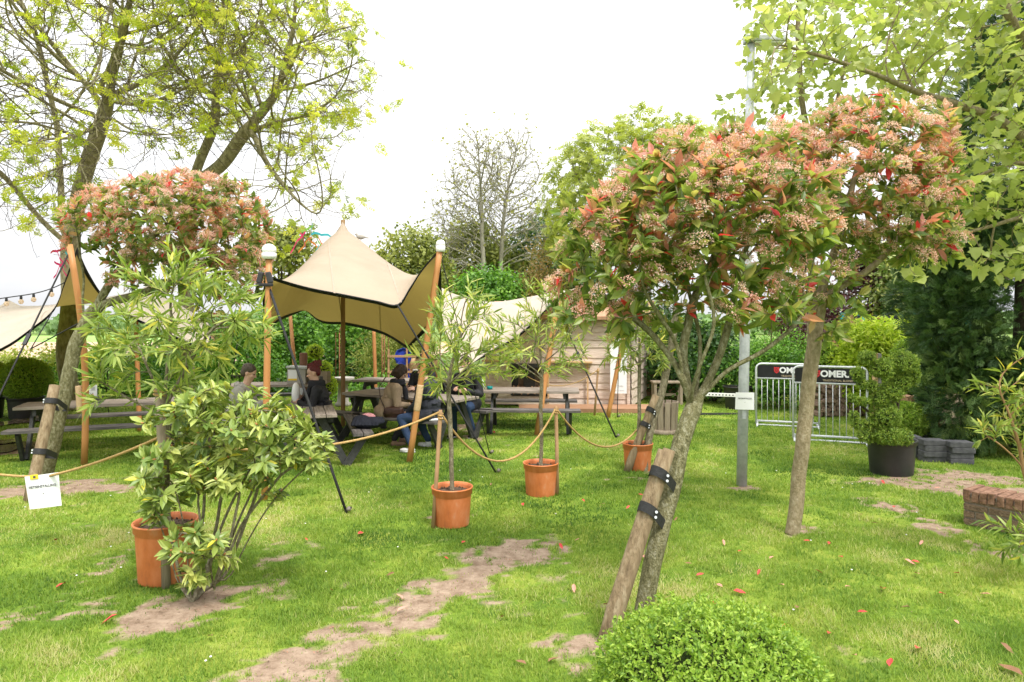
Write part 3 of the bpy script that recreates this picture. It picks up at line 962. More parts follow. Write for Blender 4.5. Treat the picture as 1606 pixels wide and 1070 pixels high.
print("blades", nb, "litter", nl)
# ------------------------------------------------------------------ trees in the garden
g_phot = "red leaved photinia trees on the lawn"
# the near one tied to a stake
b0 = G(1004, 986)
photinia("leaning photinia tree strapped to a split stake, nearest the clipped box ball",
    [[b0, P(1020, 900, 4.42), P(1048, 790, 4.5), P(1068, 690, 4.6), P(1085, 640, 4.65)],
     [P(1085, 640, 4.65), P(1072, 590, 4.62), P(1060, 530, 4.6), P(1010, 460, 4.5)],
     [P(1085, 640, 4.65), P(1096, 590, 4.75), P(1100, 530, 4.8), P(1075, 440, 4.9)],
     [P(1088, 636, 4.65), P(1125, 570, 4.7), P(1150, 480, 4.8), P(1160, 400, 4.8)],
     [P(1094, 630, 4.65), P(1140, 580, 4.6), P(1195, 556, 4.6), P(1260, 500, 4.7)],
     [P(1085, 640, 4.65), P(1068, 560, 4.7), P(1085, 470, 4.75), P(1130, 380, 4.9)], [P(1083, 645, 4.65), P(1095, 575, 4.5), P(1125, 510, 4.45), P(1105, 430, 4.4)], [P(1070, 590, 4.62), P(1030, 530, 4.7), P(970, 480, 4.8), P(920, 450, 4.7)]],
    [LB(1085, 350, 4.8, 150, 115, .62), LB(965, 400, 4.7, 95, 105, .5), LB(1180, 350, 4.9, 120, 150, .6), LB(1060, 270, 4.9, 90, 50, .4), LB(900, 480, 4.6, 50, 60, .3), LB(1000, 330, 4.8, 80, 60, .4),
     LB(1010, 500, 4.7, 70, 40, .3), LB(1190, 480, 4.8, 80, 50, .4)],
    1850, .060, g_phot, .080)
b1 = G(1242, 838)
photinia("upright photinia tree with a bare unstaked trunk on the right of the lawn",
    [[b1, P(1252, 760, 6.36), P(1266, 640, 6.36), P(1278, 530, 6.36), P(1285, 470, 6.36)],
     [P(1285, 470, 6.36), P(1240, 400, 6.3), P(1215, 330, 6.3)], [P(1285, 470, 6.36), P(1310, 390, 6.4), P(1340, 280, 6.4)], [P(1285, 470, 6.3), P(1370, 420, 6.3), P(1430, 350, 6.3)]],
    [LB(1330, 290, 6.4, 150, 110, .8), LB(1420, 230, 6.4, 70, 65, .5), LB(1400, 370, 6.3, 90, 60, .5), LB(1230, 250, 6.4, 85, 55, .5), LB(1270, 420, 6.3, 80, 80, .5), LB(1460, 290, 6.4, 45, 80, .4), LB(1310, 500, 6.2, 45, 40, .3), LB(1240, 470, 6.2, 45, 40, .3), LB(1470, 390, 6.3, 35, 30, .3),
     LB(1350, 200, 6.4, 90, 40, .4)],
    1900, .066, g_phot, .095, bark="bark_smooth", leafL=.125)
b2 = G(72, 748)
photinia("mossy photinia tree leaning right beside the hanging white notice, strapped to a round stake",
    [[b2, P(92, 660, 8.5), P(118, 540, 8.5), P(150, 480, 8.5), P(175, 440, 8.5)], [P(130, 510, 8.5), P(132, 440, 8.45), P(125, 400, 8.4)],
     [P(175, 440, 8.5), P(225, 380, 8.6), P(280, 340, 8.6)], [P(150, 480, 8.5), P(230, 460, 8.5), P(310, 420, 8.5), P(370, 390, 8.6)]],
    [LB(270, 350, 8.5, 110, 70, .9), LB(170, 350, 8.5, 60, 60, .6), LB(350, 360, 8.6, 70, 75, .7), LB(300, 300, 8.6, 90, 28, .5), LB(380, 430, 8.6, 45, 60, .5), LB(130, 340, 8.5, 25, 35, .3), LB(255, 430, 8.5, 90, 35, .5),
     LB(345, 490, 8.6, 40, 40, .35)],
    2600, .08, g_phot, .095, leafL=.115, blossom=.6)

# ash trees at the left, just coming into leaf
g_ash = "ash trees coming into leaf"
ash_tree("big ash tree with a forked leaning trunk at the left edge of the lawn",
    [[(-9.6, 15.0, 0), P(100, 560, 15), P(112, 470, 15), P(108, 385, 15)], [P(108, 385, 15), P(62, 345, 14.6), P(20, 290, 14)],
     [P(110, 385, 15), P(128, 290, 14.6), P(156, 205, 14), P(172, 150, 13.8)], [P(100, 385, 15), P(95, 270, 15), P(86, 180, 15)]],
    [LB(150, 60, 12.5, 260, 160, 3.0), LB(-60, 150, 12, 160, 170, 2.5), LB(60, 240, 11.5, 150, 70, 1.6), LB(300, 20, 12.5, 150, 130, 2.2), LB(100, -120, 13, 330, 110, 3.2), LB(20, 330, 12, 55, 40, 1), LB(200, 180, 11.5, 110, 60, 1.2)],
    4200, .18, g_ash, .19, sag=.10, per=8, tuft=.18, bark="bark_ash", keeptip=.14, r_tip=.0062, arcs=.45, twigs=.40, twigL=1.1, twig_sag=.8)
ash_tree("second ash tree with a slanting lichened trunk behind the blossoming photinia",
    [[(-7.6, 16.0, 0), P(290, 420, 15.6), P(298, 300, 15), P(318, 240, 15)], [P(300, 290, 15), P(345, 262, 14.6), P(385, 205, 14.2), P(430, 192, 14)], [P(318, 240, 15), P(340, 185, 15), P(338, 140, 15)],
     [P(385, 205, 14.2), P(430, 155, 14)], [P(395, 205, 14.2), P(420, 260, 13.8), P(460, 310, 13.4), P(505, 350, 13.2)]],
    [LB(440, 130, 13.6, 150, 120, 2.4), LB(330, 60, 14.5, 110, 150, 2.2), LB(510, 110, 13.4, 85, 100, 1.6), LB(470, 270, 13.2, 75, 75, 1.3), LB(430, 10, 14, 140, 60, 2.2), LB(380, -90, 14, 160, 60, 2.6), LB(550, 60, 13.2, 45, 45, .9), LB(400, 330, 13.2, 50, 40, .8)],
    4000, .17, g_ash, .18, sag=.08, per=8, tuft=.18, bark="bark_ash", keeptip=.14, r_tip=.0062, arcs=.22, twigs=.45, twigL=.9, twig_sag=.7)

# plane trees at the upper right
g_pl = "young plane trees at the right"
plane_tree("plane tree with pale upright stems behind the right photinia crown",
    [[G(1268, 632), P(1272, 500, 15.8), P(1272, 380, 15.6)], [P(1272, 380, 15.6), P(1262, 200, 15), P(1250, 60, 14.6), P(1255, -60, 14.6)], [P(1272, 380, 15.6), P(1305, 200, 15), P(1330, 70, 14.6)], [P(1272, 400, 15.6), P(1200, 230, 15), P(1150, 200, 14.6)]],
    [LB(1270, 60, 14.6, 100, 110, 1.5), LB(1185, 190, 14.6, 60, 55, 1.0), LB(1340, 110, 14.6, 90, 80, 1.2), LB(1250, -80, 14.6, 130, 90, 1.8), LB(1215, 120, 14.6, 50, 90, .9), LB(1130, 200, 14.6, 25, 28, .5), LB(1420, 60, 14, 70, 120, 1.2)],
    2100, .08, g_pl, .23, L=.18, per=3)
plane_tree("large plane tree with long branches reaching in from the right",
    [[(7.4, 7.9, 0), (7.35, 7.9, 2.0), P(1720, 320, 8.2)], [P(1720, 330, 8.2), P(1600, 340, 8.2), P(1500, 370, 8.2), P(1420, 410, 8.3)], [P(1720, 320, 8.2), P(1600, 250, 8.2), P(1480, 300, 8.3), P(1410, 330, 8.3)],
     [P(1720, 320, 8.2), P(1640, 120, 8.4), P(1560, -20, 8.4)], [P(1690, 280, 8.2), P(1560, 180, 8.4), P(1450, 150, 8.6), P(1330, 100, 8.2), P(1230, 70, 7.8)]],
    [LB(1560, 110, 8.4, 120, 120, 1.2), LB(1460, 60, 8.6, 90, 90, .9), LB(1590, 280, 8.2, 90, 80, .8), LB(1490, 330, 8.2, 80, 60, .6), LB(1580, 400, 8.2, 60, 40, .5), LB(1560, -80, 8.5, 170, 90, 1.4), LB(1440, 410, 8.2, 40, 30, .4), LB(1540, 230, 8.0, 80, 70, .6), LB(1600, 20, 8.2, 80, 60, .8), LB(1700, 150, 8.3, 100, 150, 1.2), LB(1225, 60, 7.7, 42, 75, .5), LB(1320, 60, 8.0, 70, 70, .6), LB(1195, 130, 7.6, 24, 50, .3)],
    2700, .11, g_pl, .16, L=.14, per=3)

# green and bare trees behind the shed
ash_tree("round light green spring tree behind the shed roof", [[P(985, 640, 24) * 1.0 + Vector((0, 0, 0)), P(985, 440, 24), P(965, 340, 24)], [P(975, 380, 24), P(920, 300, 24)], [P(975, 390, 24), P(1020, 290, 24)]],
    [LB(960, 270, 24, 85, 75, 1.8), LB(900, 290, 24, 45, 60, 1.2), LB(1010, 230, 24, 50, 60, 1.2), LB(930, 370, 24, 70, 50, 1.5), LB(1050, 300, 24, 60, 80, 1.5), LB(985, 195, 24, 22, 30, .5), LB(1060, 230, 24, 50, 50, 1.2), LB(890, 340, 24, 45, 60, 1.2), LB(1100, 280, 23, 50, 80, 1.4), LB(1010, 380, 24, 60, 50, 1.5)],
    2600, .20, "trees behind the shed", .30, leaf="spring", tuft=.36, per=9, name="spring_tree", r_tip=.007, bark="bark_grey")
for (px, d, lab, lobes) in ((762, 29, "bare slender tree of upright twigs, taller of the pair behind the tent", [LB(745, 290, 29, 50, 85, 1.3), LB(738, 225, 29, 22, 30, .6), LB(715, 370, 29, 38, 65, 1.2), LB(765, 260, 29, 25, 50, .9), (np.array(P(690, 360, 29)), arr(.5, .6, 1.1))]),
                            (790, 30, "bare slender tree with a few opening buds, right of the pair behind the tent", [LB(815, 300, 30, 38, 85, 1.2), LB(845, 370, 30, 36, 65, 1.2), LB(812, 240, 30, 22, 36, .8), LB(780, 330, 30, 30, 60, 1)])):
    ash_tree(lab, [[P(px, 575, d), P(px - 3, 470, d), P(px - 5, 390, d), P(px + (-8 if px < 780 else 6), 300, d)]], lobes, 900, .10, "bare trees behind the tent", .26, leaf="bud", tuft=.13, per=1, name="bare_tree", r_tip=.011, kill=.9, bias=(0, 0, .35), mom=.8, bark="bark_pale", keeptip=.45, tmpl=DIAM, twigs=.8, twigL=1.0, twig_sag=-.25)

# ------------------------------------------------------------------ conifer at the right
def conifer(label, lobes, n, L, seed=0):
    c = Vector(lobes[0][0])
    root = thing("conifer_tree", label, "tree", (c.x, c.y, 0), 0)
    k0 = np.array([np.mean(l[1]) ** 2 for l in lobes])
    k = rng.choice(len(lobes), n, p=k0 / k0.sum())
    d = runit(n)
    C = np.array([l[0] for l in lobes])[k]; Rd = np.array([l[1] for l in lobes])[k]
    lump = np.array([fbm(np.array([a * 2.2 + i * 7.7]), np.array([b2_ * 2.2]), 3)[0] for a, b2_, i in zip(np.arctan2(d[:, 1], d[:, 0]), d[:, 2] * 2, k)])
    rr = (.62 + .42 * rng.random(n) ** .5) * (.75 + .5 * lump)
    pos = C + d * Rd * rr[:, None]
    keep = pos[:, 2] > .06
    pos, d = pos[keep], d[keep]; n = len(pos)
    fwd = norm(d + arr(0, 0, .15) + rng.normal(0, .35, (n, 3)))
    nr = norm(np.cross(fwd, runit(n)) + arr(0, 0, .3))
    s = rng.uniform(.7, 1.3, n)
    tone = np.clip(rng.normal(.52, .2, n) + (lump[keep] - .5), 0, 1)
    bt = []
    for q in range(4):
        sel = np.arange(n) % 4 == q
        bt.append((pos[sel] - fwd[sel] * L * .4, fwd[sel], nr[sel], L * s[sel], L * s[sel], SPRAYS[q], tone[sel]))
    leaf_mesh("crown", bt, LEAF["conifer"], root)
    g = Geo(); g.tube([(c.x, c.y, 0), (c.x + .05, c.y, 2.5), (c.x, c.y, 5.5)], [.16, .12, .03], 9)
    g.build("trunk", M["bark_dark"], root, True)
    return root
conifer("tall dark conifer with feathery sprays behind the low brick wall",
    [(arr(7.9, 10.6, 2.2), arr(1.55, 1.4, 1.9)), (arr(8.2, 10.8, 4.6), arr(1.25, 1.2, 1.9)), (arr(6.75, 10.2, .85), arr(.62, .6, .85)), (arr(6.7, 10.4, 1.9), arr(.6, .6, .8)), (arr(8.0, 9.9, .9), arr(1.1, .7, .9)), (arr(8.4, 11, 6.1), arr(.9, .9, 1.3)), (arr(7.0, 10.6, 3.2), arr(.7, .8, .9))],
    20000, .17)
conifer("greyish green conifer further back between the photinia crown and the dark conifer", [(P(1490, 440, 16), arr(1.0, 1.0, 1.5)), (P(1440, 470, 17), arr(.7, .8, 1.0)), (P(1500, 330, 16), arr(.8, .8, 1.4))], 3000, .22)

# ------------------------------------------------------------------ shrubs and hedges behind
g_b = "bushes behind the tent"
BU = [("shrub", "broad bright green hazel bush behind the red haired woman", [LB(500, 540, 20, 60, 55), LB(450, 520, 20, 45, 50), LB(560, 525, 20, 40, 45)], "hedge", .12, .085, 150, 38),
      ("shrub", "green bush left of the hazel, behind the man in the pale jacket", [LB(385, 560, 19, 55, 50), LB(420, 600, 18, 40, 35)], "hedge", .11, .08, 130, 38),
      ("shrub", "dark glossy bush in the shade behind the ball topiary", [LB(590, 545, 21.5, 55, 50), LB(540, 590, 20, 50, 26), LB(440, 625, 17.8, 40, 20)], "dark", .12, .08, 140, 36),
      ("shrub", "grey green willowy bush beside the rusty arch", [LB(610, 575, 18.5, 48, 55), LB(640, 560, 19, 40, 50)], "olive", .13, .03, 130, 40),
      ("shrub", "low bright green ground bush at the foot of the rusty arch", [LB(545, 625, 17, 45, 18), LB(610, 615, 17, 40, 18)], "hedge", .09, .06, 70, 36),
      ("shrub", "dense dark hedge mass far behind the left picnic tables", [LB(110, 590, 23, 60, 22), LB(200, 580, 23, 60, 28), LB(290, 570, 23, 60, 34), LB(380, 565, 23, 60, 40), LB(470, 560, 23, 60, 42), LB(560, 560, 23, 60, 42), LB(640, 575, 23, 50, 30)], "hedge", .16, .12, 300, 40),
      ("shrub", "long leafy green bush behind the far picnic bench at the left", [LB(180, 600, 17.5, 70, 40), LB(250, 585, 17.5, 60, 45), LB(310, 570, 18, 55, 45), LB(120, 610, 17.5, 45, 32)], "hedge", .09, .06, 220, 36),
      ("shrub", "loose pale green shrub at the left edge beyond the box balls", [LB(40, 572, 18, 40, 14), LB(-20, 580, 18, 45, 18), LB(90, 568, 18, 30, 20)], "spring", .09, .06, 80, 32),
      ("shrub", "dense olive green bush left of the bare trees", [LB(640, 400, 27, 45, 35), LB(610, 425, 27, 30, 30), LB(665, 450, 27, 45, 50)], "olive", .16, .12, 150, 36),
      ("shrub", "tall green bush between the two bare trees", [LB(740, 420, 31, 50, 70), LB(700, 440, 31, 40, 50), LB(790, 440, 32, 50, 60)], "olive", .18, .13, 200, 38),
      ("shrub", "dark green bush behind the ridge of the white tent", [LB(850, 420, 33, 60, 70), LB(900, 430, 33, 50, 55)], "dark", .2, .14, 150, 34),
      ("shrub", "bright green shrub just above the white tent", [LB(755, 465, 24, 38, 32), LB(790, 460, 24, 30, 26)], "hedge", .13, .09, 90, 36),
      ("shrub", "tall pinkish brown shrub above the right end of the white tent", [LB(855, 430, 25, 35, 50), LB(840, 470, 25, 40, 35)], "rusty", .13, .06, 110, 36),
      ("shrub", "green hedge bush behind the wooden bench, right of the shed", [LB(1070, 560, 17, 60, 50), LB(1130, 570, 16.5, 50, 50), LB(1020, 520, 19, 50, 40)], "dark", .11, .075, 190, 36),
      ("shrub", "leafy green bush behind the black planter", [LB(1140, 590, 16.2, 45, 36), LB(1100, 560, 17, 40, 40)], "hedge", .10, .06, 110, 36),
      ("hedge", "clipped green hedge behind the rear barrier", [LB(1215, 605, 15.2, 35, 52, .5), LB(1262, 610, 15.2, 35, 46, .5), LB(1180, 590, 15.4, 30, 55, .5), LB(1230, 560, 15.6, 40, 30, .5)], "hedge", .10, .035, 210, 40),
      ("shrub", "dark purple leaved bush behind the barriers", [LB(1250, 535, 18, 40, 50), LB(1290, 520, 18.5, 40, 50)], "purple", .11, .07, 120, 36),
      ("shrub", "purple leaved tree crown behind the right photinia", [LB(1355, 470, 20, 38, 70), LB(1385, 430, 20.5, 35, 40)], "purple", .12, .08, 130, 36),
      ("shrub", "variegated yellow green tree left of the trampoline", [LB(1415, 470, 19, 45, 50), LB(1400, 430, 19.5, 40, 35)], "variegated", .14, .08, 140, 38),
      ("shrub", "dark green bush behind the trampoline net", [LB(1440, 520, 20, 50, 40), LB(1490, 520, 20, 40, 60)], "dark", .13, .09, 100, 36),
      ("shrub", "lime green bush behind the topiary yew", [LB(1365, 555, 14.2, 42, 42), LB(1405, 545, 14.4, 40, 34), LB(1440, 560, 14.2, 30, 32), LB(1340, 590, 14.2, 30, 30)], "lime", .13, .045, 190, 42),
      ("shrub", "bush with reddish shoots between the lime bush and the box cone", [LB(1420, 575, 13.9, 35, 24), LB(1455, 580, 13.9, 22, 22)], "rusty", .09, .035, 70, 34),
      ("shrub", "reddish green shrub beside the hanging log column", [LB(1330, 560, 16, 25, 50), LB(1345, 530, 16.5, 25, 30)], "rusty", .10, .05, 70, 34),
      ("shrub", "dark green tree mass behind the left ash tree", [LB(455, 395, 30, 28, 35), LB(425, 420, 30, 40, 50)], "olive", .2, .14, 110, 34),
      ]
for nm, lab, lobes, leaf, L, W, ncl, per in BU:
    z = min(float(l[0][2]) for l in lobes)
    bush(nm, lab, nm, lobes, L, W, ncl, per, LEAF[leaf], clr=.30 * lobes[0][0][1] / 18, skirt=('tree' not in lab), tmpl=FOLD_FLAT if L >= .13 and W > .06 else DIAM, group=g_b if nm == "shrub" else None, stem_mat=M["bark_dark"], nstem=5)

# clipped box: dense, small leaves pointing out
def clipped(name, label, lobes, L, n, leaf="box", group=None, root=None, wob=.07, stem=True, W=.5, cat="shrub"):
    c = Vector(lobes[0][0])
    own = root is None
    if own: root = thing(name, label, cat, (c.x, c.y, 0), 0, group)
    area = np.array([np.prod(np.sort(l[1])[1:]) for l in lobes])
    nt = n
    k = rng.choice(len(lobes), nt, p=area / area.sum())
    d = runit(nt)
    C = np.array([l[0] for l in lobes])[k]; Rd = np.array([l[1] for l in lobes])[k]
    az = np.arctan2(d[:, 1], d[:, 0])
    wv = 1 + wob * 2 * (fbm(az * 2.4 + k * 3.1 + 20, d[:, 2] * 4 + 5 + c.x, 3) - .5)
    depth = 1 - .22 * rng.random(nt) ** 1.6
    pos = C + d * Rd * (wv * depth)[:, None]
    outn = norm(d / Rd)
    inside = np.zeros(nt, bool)
    for j, lb in enumerate(lobes):
        e = np.linalg.norm((pos - lb[0]) / lb[1], axis=1)
        inside |= (e < .72) & (k != j)
    keep = (~inside) & (pos[:, 2] > .01)
    pos, outn, d = pos[keep], outn[keep], d[keep]; m_ = len(pos)
    # each shoot: four small leaves round an outward tip
    per = 4
    ti = np.repeat(np.arange(m_), per)
    sh = norm(outn + rng.normal(0, .38, (m_, 3)) + arr(0, 0, .25))
    rad = norm(np.cross(sh[ti], runit(m_ * per)))
    fwd = norm(sh[ti] * rng.uniform(.5, 1.2, m_ * per)[:, None] + rad)
    p = pos[ti] + sh[ti] * rng.uniform(-L, L * .6, m_ * per)[:, None]
    nr = norm(sh[ti] + rng.normal(0, .3, (m_ * per, 3)))
    s = rng.uniform(.7, 1.25, m_ * per)
    tone = np.clip(rng.normal(.55, .17, m_)[ti] + rng.normal(0, .12, m_ * per), 0, 1)
    leaf_mesh("crown", [(p, fwd, nr, L * s, L * W * s, DIAM, tone)], LEAF[leaf], root)
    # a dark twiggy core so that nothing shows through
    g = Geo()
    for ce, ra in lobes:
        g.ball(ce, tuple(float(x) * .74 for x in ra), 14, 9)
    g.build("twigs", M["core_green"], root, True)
    if stem and own:
        g = Geo(); g.tube([(c.x, c.y, -.02), (c.x, c.y, c.z)], [.035, .03], 7); g.build("trunk", M["bark_dark"], root, True)
    return root

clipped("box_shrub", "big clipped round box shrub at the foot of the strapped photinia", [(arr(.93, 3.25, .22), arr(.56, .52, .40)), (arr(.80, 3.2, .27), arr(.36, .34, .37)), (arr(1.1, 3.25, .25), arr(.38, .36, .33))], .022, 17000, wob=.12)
def potted_box(label, c, rb, potR, potH, name="potted_box", leaf="box", n=2600, group=None, extra=None):
    root = thing(name, label, "potted plant", c, 0, group)
    add_pot(root, potR, potH, "black_plastic", .04)
    lobes = [(arr(c[0], c[1], potH + rb * .75), arr(rb, rb, rb * .92))] + (extra or [])
    clipped(None, None, lobes, .034, n, leaf, root=root)
    g = Geo(); g.tube([(0, 0, potH * .7), (0, 0, potH + rb * .5)], [.03, .025], 7); g.build("trunk", M["bark_dark"], root)
    return root
g_pb = "clipped box balls in black pots"
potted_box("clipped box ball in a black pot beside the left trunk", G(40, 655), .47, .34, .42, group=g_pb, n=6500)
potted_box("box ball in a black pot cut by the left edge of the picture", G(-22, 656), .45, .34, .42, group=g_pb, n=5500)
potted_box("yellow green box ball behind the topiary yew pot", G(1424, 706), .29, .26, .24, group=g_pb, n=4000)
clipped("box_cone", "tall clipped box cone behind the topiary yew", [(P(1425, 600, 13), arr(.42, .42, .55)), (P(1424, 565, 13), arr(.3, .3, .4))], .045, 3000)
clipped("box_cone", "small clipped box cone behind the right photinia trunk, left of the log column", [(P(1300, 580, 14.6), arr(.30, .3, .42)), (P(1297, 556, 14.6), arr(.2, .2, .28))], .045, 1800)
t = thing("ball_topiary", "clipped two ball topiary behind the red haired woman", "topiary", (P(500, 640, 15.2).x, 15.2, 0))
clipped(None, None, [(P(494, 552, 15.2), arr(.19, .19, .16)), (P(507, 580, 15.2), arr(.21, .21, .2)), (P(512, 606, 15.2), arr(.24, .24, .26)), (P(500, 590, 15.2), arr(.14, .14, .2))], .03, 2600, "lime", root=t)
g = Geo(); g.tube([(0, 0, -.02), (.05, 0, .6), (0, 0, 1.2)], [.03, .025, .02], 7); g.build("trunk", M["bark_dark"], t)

# cloud pruned yew in the big black tub
yb = G(1398, 742)
t = thing("topiary_yew", "cloud pruned yew with upturned fingers in a big black tub", "potted plant", yb)
add_pot(t, .31, .45, "black_plastic", .05)
for a in (.3, 2.2, 4.1):
    Geo().beam((.285 * math.cos(a), .285 * math.sin(a), .40), (.285 * math.cos(a), .285 * math.sin(a), .50), .05, .015, (math.cos(a), math.sin(a), 0), .004).build("handle", M["black_plastic"], t)
def yl(px, py, r, ry=None, dd=0):
    return (np.array(P(px, py, 8.55 + dd)), arr(r * .81 * 8.55 / F, r * .81 * 8.55 / F, (ry or r) * .83 * 8.55 / F))
clipped(None, None, [yl(1390, 682, 33, 17), yl(1388, 652, 27, 26), yl(1358, 684, 13), yl(1418, 686, 15), yl(1379, 626, 15, 15), yl(1368, 606, 11), yl(1398, 614, 20, 18), yl(1384, 578, 22, 18), yl(1360, 561, 15, 12),
                     yl(1345, 586, 12, 13), yl(1352, 602, 10, 9), yl(1418, 570, 25, 22), yl(1432, 590, 13, 16), yl(1412, 598, 18), yl(1352, 630, 13, 6), yl(1338, 624, 9, 6), yl(1339, 652, 9, 8), yl(1346, 667, 9, 8), yl(1362, 664, 9)],
        .025, 10500, "yew", root=t, wob=.30, W=.40)
g = Geo()
base_ = Vector((0, 0, .38))
for px, py in ((1390, 600), (1412, 600), (1365, 600), (1342, 626), (1345, 664)):
    e = P(px, py, 8.55) - yb
    g.tube([base_, base_.lerp(e, .5) + Vector((.02, 0, .03)), e], [.035, .022, .01], 7)
g.build("trunk", M["bark_dark"], t)

# ------------------------------------------------------------------ potted oleanders, rhododendron
def potted_oleander(label, px, py, R0, H, stem_top, lobes, natt, rs, group, L=.13, tone0=.5, limbs=None, W=.022, per=6, step=.08):
    c = G(px, py)
    root = thing("potted_oleander", label, "potted plant", c, 0, group)
    add_pot(root, R0, H)
    st = P(*stem_top)
    main = [[Vector((c.x, c.y, H - .05)), Vector((c.x + (st.x - c.x) * .5 + .01, c.y, (H + st.z) / 2)), st]]
    oleander_crown(root, main + (limbs or []), lobes, natt, rs, step, L, W, per, "post_grey" if False else "bark_grey", tone0)
    return root
g_o = "oleanders in terracotta pots"
d = G(709, 822).y
potted_oleander("potted oleander standing left of the other pot, its rope post beside it", 709, 822, .205, .37, (703, 620, d), [LB(712, 560, d, 44, 60, .35), LB(682, 540, d, 28, 55, .3), LB(750, 540, d, 45, 65, .3), LB(715, 490, d, 38, 45, .3), LB(695, 595, d, 24, 22, .2), LB(785, 560, d, 25, 35, .2)], 230, .024, g_o, L=.16, limbs=None, W=.018, step=.085, per=6)
d = G(848, 775).y
potted_oleander("potted oleander in front of the long black bench", 848, 775, .205, .365, (849, 620, d), [LB(850, 545, d, 55, 60, .4), LB(810, 520, d, 35, 45, .3), LB(885, 520, d, 35, 60, .3), LB(850, 480, d, 35, 40, .3), LB(905, 550, d, 25, 35, .2), LB(800, 570, d, 25, 25, .2)], 230, .024, g_o, L=.14, W=.016, step=.085, per=6)
d = G(1000, 737).y
potted_oleander("smallest looking potted oleander beside the shed corner, behind a leaning stake", 1000, 737, .205, .36, (1003, 590, d), [LB(1000, 520, d, 50, 50, .4), LB(975, 545, d, 25, 35, .3), LB(1030, 545, d, 25, 35, .3)], 230, .024, g_o, L=.14, W=.018, step=.085, per=7)
d = 5.25
potted_oleander("tall bushy oleander in the terracotta pot behind the rhododendron", 260, 907, .235, .45, (258, 640, d), [LB(265, 560, d, 85, 70, .45), LB(215, 520, d, 55, 65, .4), LB(320, 500, d, 70, 70, .4), LB(265, 440, d, 60, 45, .35), LB(385, 510, d, 45, 40, .25), LB(175, 560, d, 30, 40, .25), LB(300, 430, d, 45, 30, .3), LB(190, 620, d, 45, 22, .25)], 230, .026, g_o, L=.15, W=.018,
                per=7, limbs=[[P(258, 640, d), P(230, 570, d), P(205, 510, d)], [P(258, 640, d), P(300, 560, d), P(350, 500, d), P(390, 500, d)], [P(258, 640, d), P(265, 540, d), P(270, 450, d)], [P(256, 650, d), P(215, 632, d), P(150, 600, d)]], tone0=.45)
root = thing("oleander", "oleander with orange stems cut by the right edge behind the brick wall", "shrub", (4.35, 5.6, 0))
d = 5.6
oleander_crown(root, [[(4.35, 5.6, 0), P(1612, 760, d), P(1600, 700, d)], [P(1600, 700, d), P(1580, 640, d), P(1565, 610, d)], [P(1605, 730, d), P(1560, 690, d), P(1540, 680, d)]],
               [LB(1580, 640, d, 32, 55, .25), LB(1555, 680, d, 22, 35, .2), LB(1630, 600, d, 40, 70, .3), LB(1640, 700, d, 45, 60, .3)], 130, .02, .07, .12, .019, 5, "twig_orange", .5)
root = thing("oleander", "low spray of grey green oleander in front of the brick wall", "shrub", (4.15, 5.2, 0))
d = 5.15
oleander_crown(root, [[(4.15, 5.2, 0), P(1625, 850, d), P(1590, 835, d)]], [LB(1595, 840, d, 30, 30, .2), LB(1640, 830, d, 30, 40, .2), LB(1560, 825, d, 15, 12, .1)], 40, .012, .07, .13, .018, 6, "bark_smooth", .35)

# rhododendron in front of the big pot
c = G(300, 935); d = c.y
root = thing("rhododendron", "sprawling yellow green rhododendron on bare stems in the left foreground", "shrub", c)
limbs = [[G(300, 945), P(295, 860, d), P(275, 760, d)], [G(285, 935), P(255, 830, d), P(235, 800, d - .1)], [G(315, 930), P(345, 830, d), P(390, 740, d + .05), P(430, 690, d)], [G(330, 930), P(385, 810, d + .1), P(450, 735, d), P(510, 715, d)],
         [G(305, 925), P(320, 800, d + .1), P(330, 690, d + .1), P(320, 640, d)], [G(340, 935), P(330, 890, d - .15), P(340, 850, d - .25)], [G(345, 925), P(400, 780, d + .15), P(425, 700, d + .2), P(440, 650, d)],
         [G(292, 940), P(270, 850, d), P(262, 760, d + .1), P(268, 680, d)], [G(325, 938), P(360, 850, d - .05), P(378, 770, d - .05), P(370, 720, d)], [G(310, 942), P(335, 850, d + .1), P(352, 760, d + .15), P(365, 660, d)], [G(335, 932), P(372, 820, d + .2), P(410, 740, d + .25), P(460, 690, d + .1)],
         [G(318, 940), P(322, 860, d - .1), P(310, 790, d - .1), P(300, 740, d)], [G(350, 930), P(398, 830, d), P(440, 770, d), P(490, 730, d)]]
lobes = [LB(330, 640, d, 60, 40, .35), LB(400, 665, d, 75, 45, .4), LB(455, 700, d, 55, 38, .3), LB(300, 730, d, 70, 50, .4), LB(270, 770, d, 35, 45, .25), LB(320, 880, d - .25, 40, 45, .15), LB(290, 830, d - .2, 28, 25, .15), LB(495, 715, d, 25, 28, .2), LB(370, 740, d, 60, 35, .4), LB(270, 660, d, 28, 35, .2)]
att = ell_points(lobes, 300, .3)
pos, par, dr = colonize(limbs, att, .075, .07, 80, .7, (0, 0, .1))
r, cnt, kids = radii_of(par, .028, .0042)
r = np.minimum(r, .016)
_, pos = skeleton_mesh("stem", pos, par, r, kids, M["bark_grey"], root)
tips = np.where((cnt <= 1) & (par >= 0))[0]
tips = np.concatenate([tips, np.array([i for i in np.where((cnt == 2) & (par >= 0))[0] if rng.random() < .3], int)])
dd = norm(pos[tips] - pos[par[tips]] + arr(0, 0, .04))
per = 12
ti = np.repeat(np.arange(len(tips)), per); n_ = len(ti)
rad = norm(np.cross(dd[ti], runit(n_)))
op = rng.uniform(.6, 2.2, n_)
fwd = norm(dd[ti] * .7 + rad * op[:, None] + arr(0, 0, -.25))
p = pos[tips][ti] - dd[ti] * rng.uniform(-.01, .05, n_)[:, None]
nr = norm(dd[ti] + arr(0, 0, .5) + rng.normal(0, .25, (n_, 3)))
s = rng.uniform(.65, 1.2, n_)
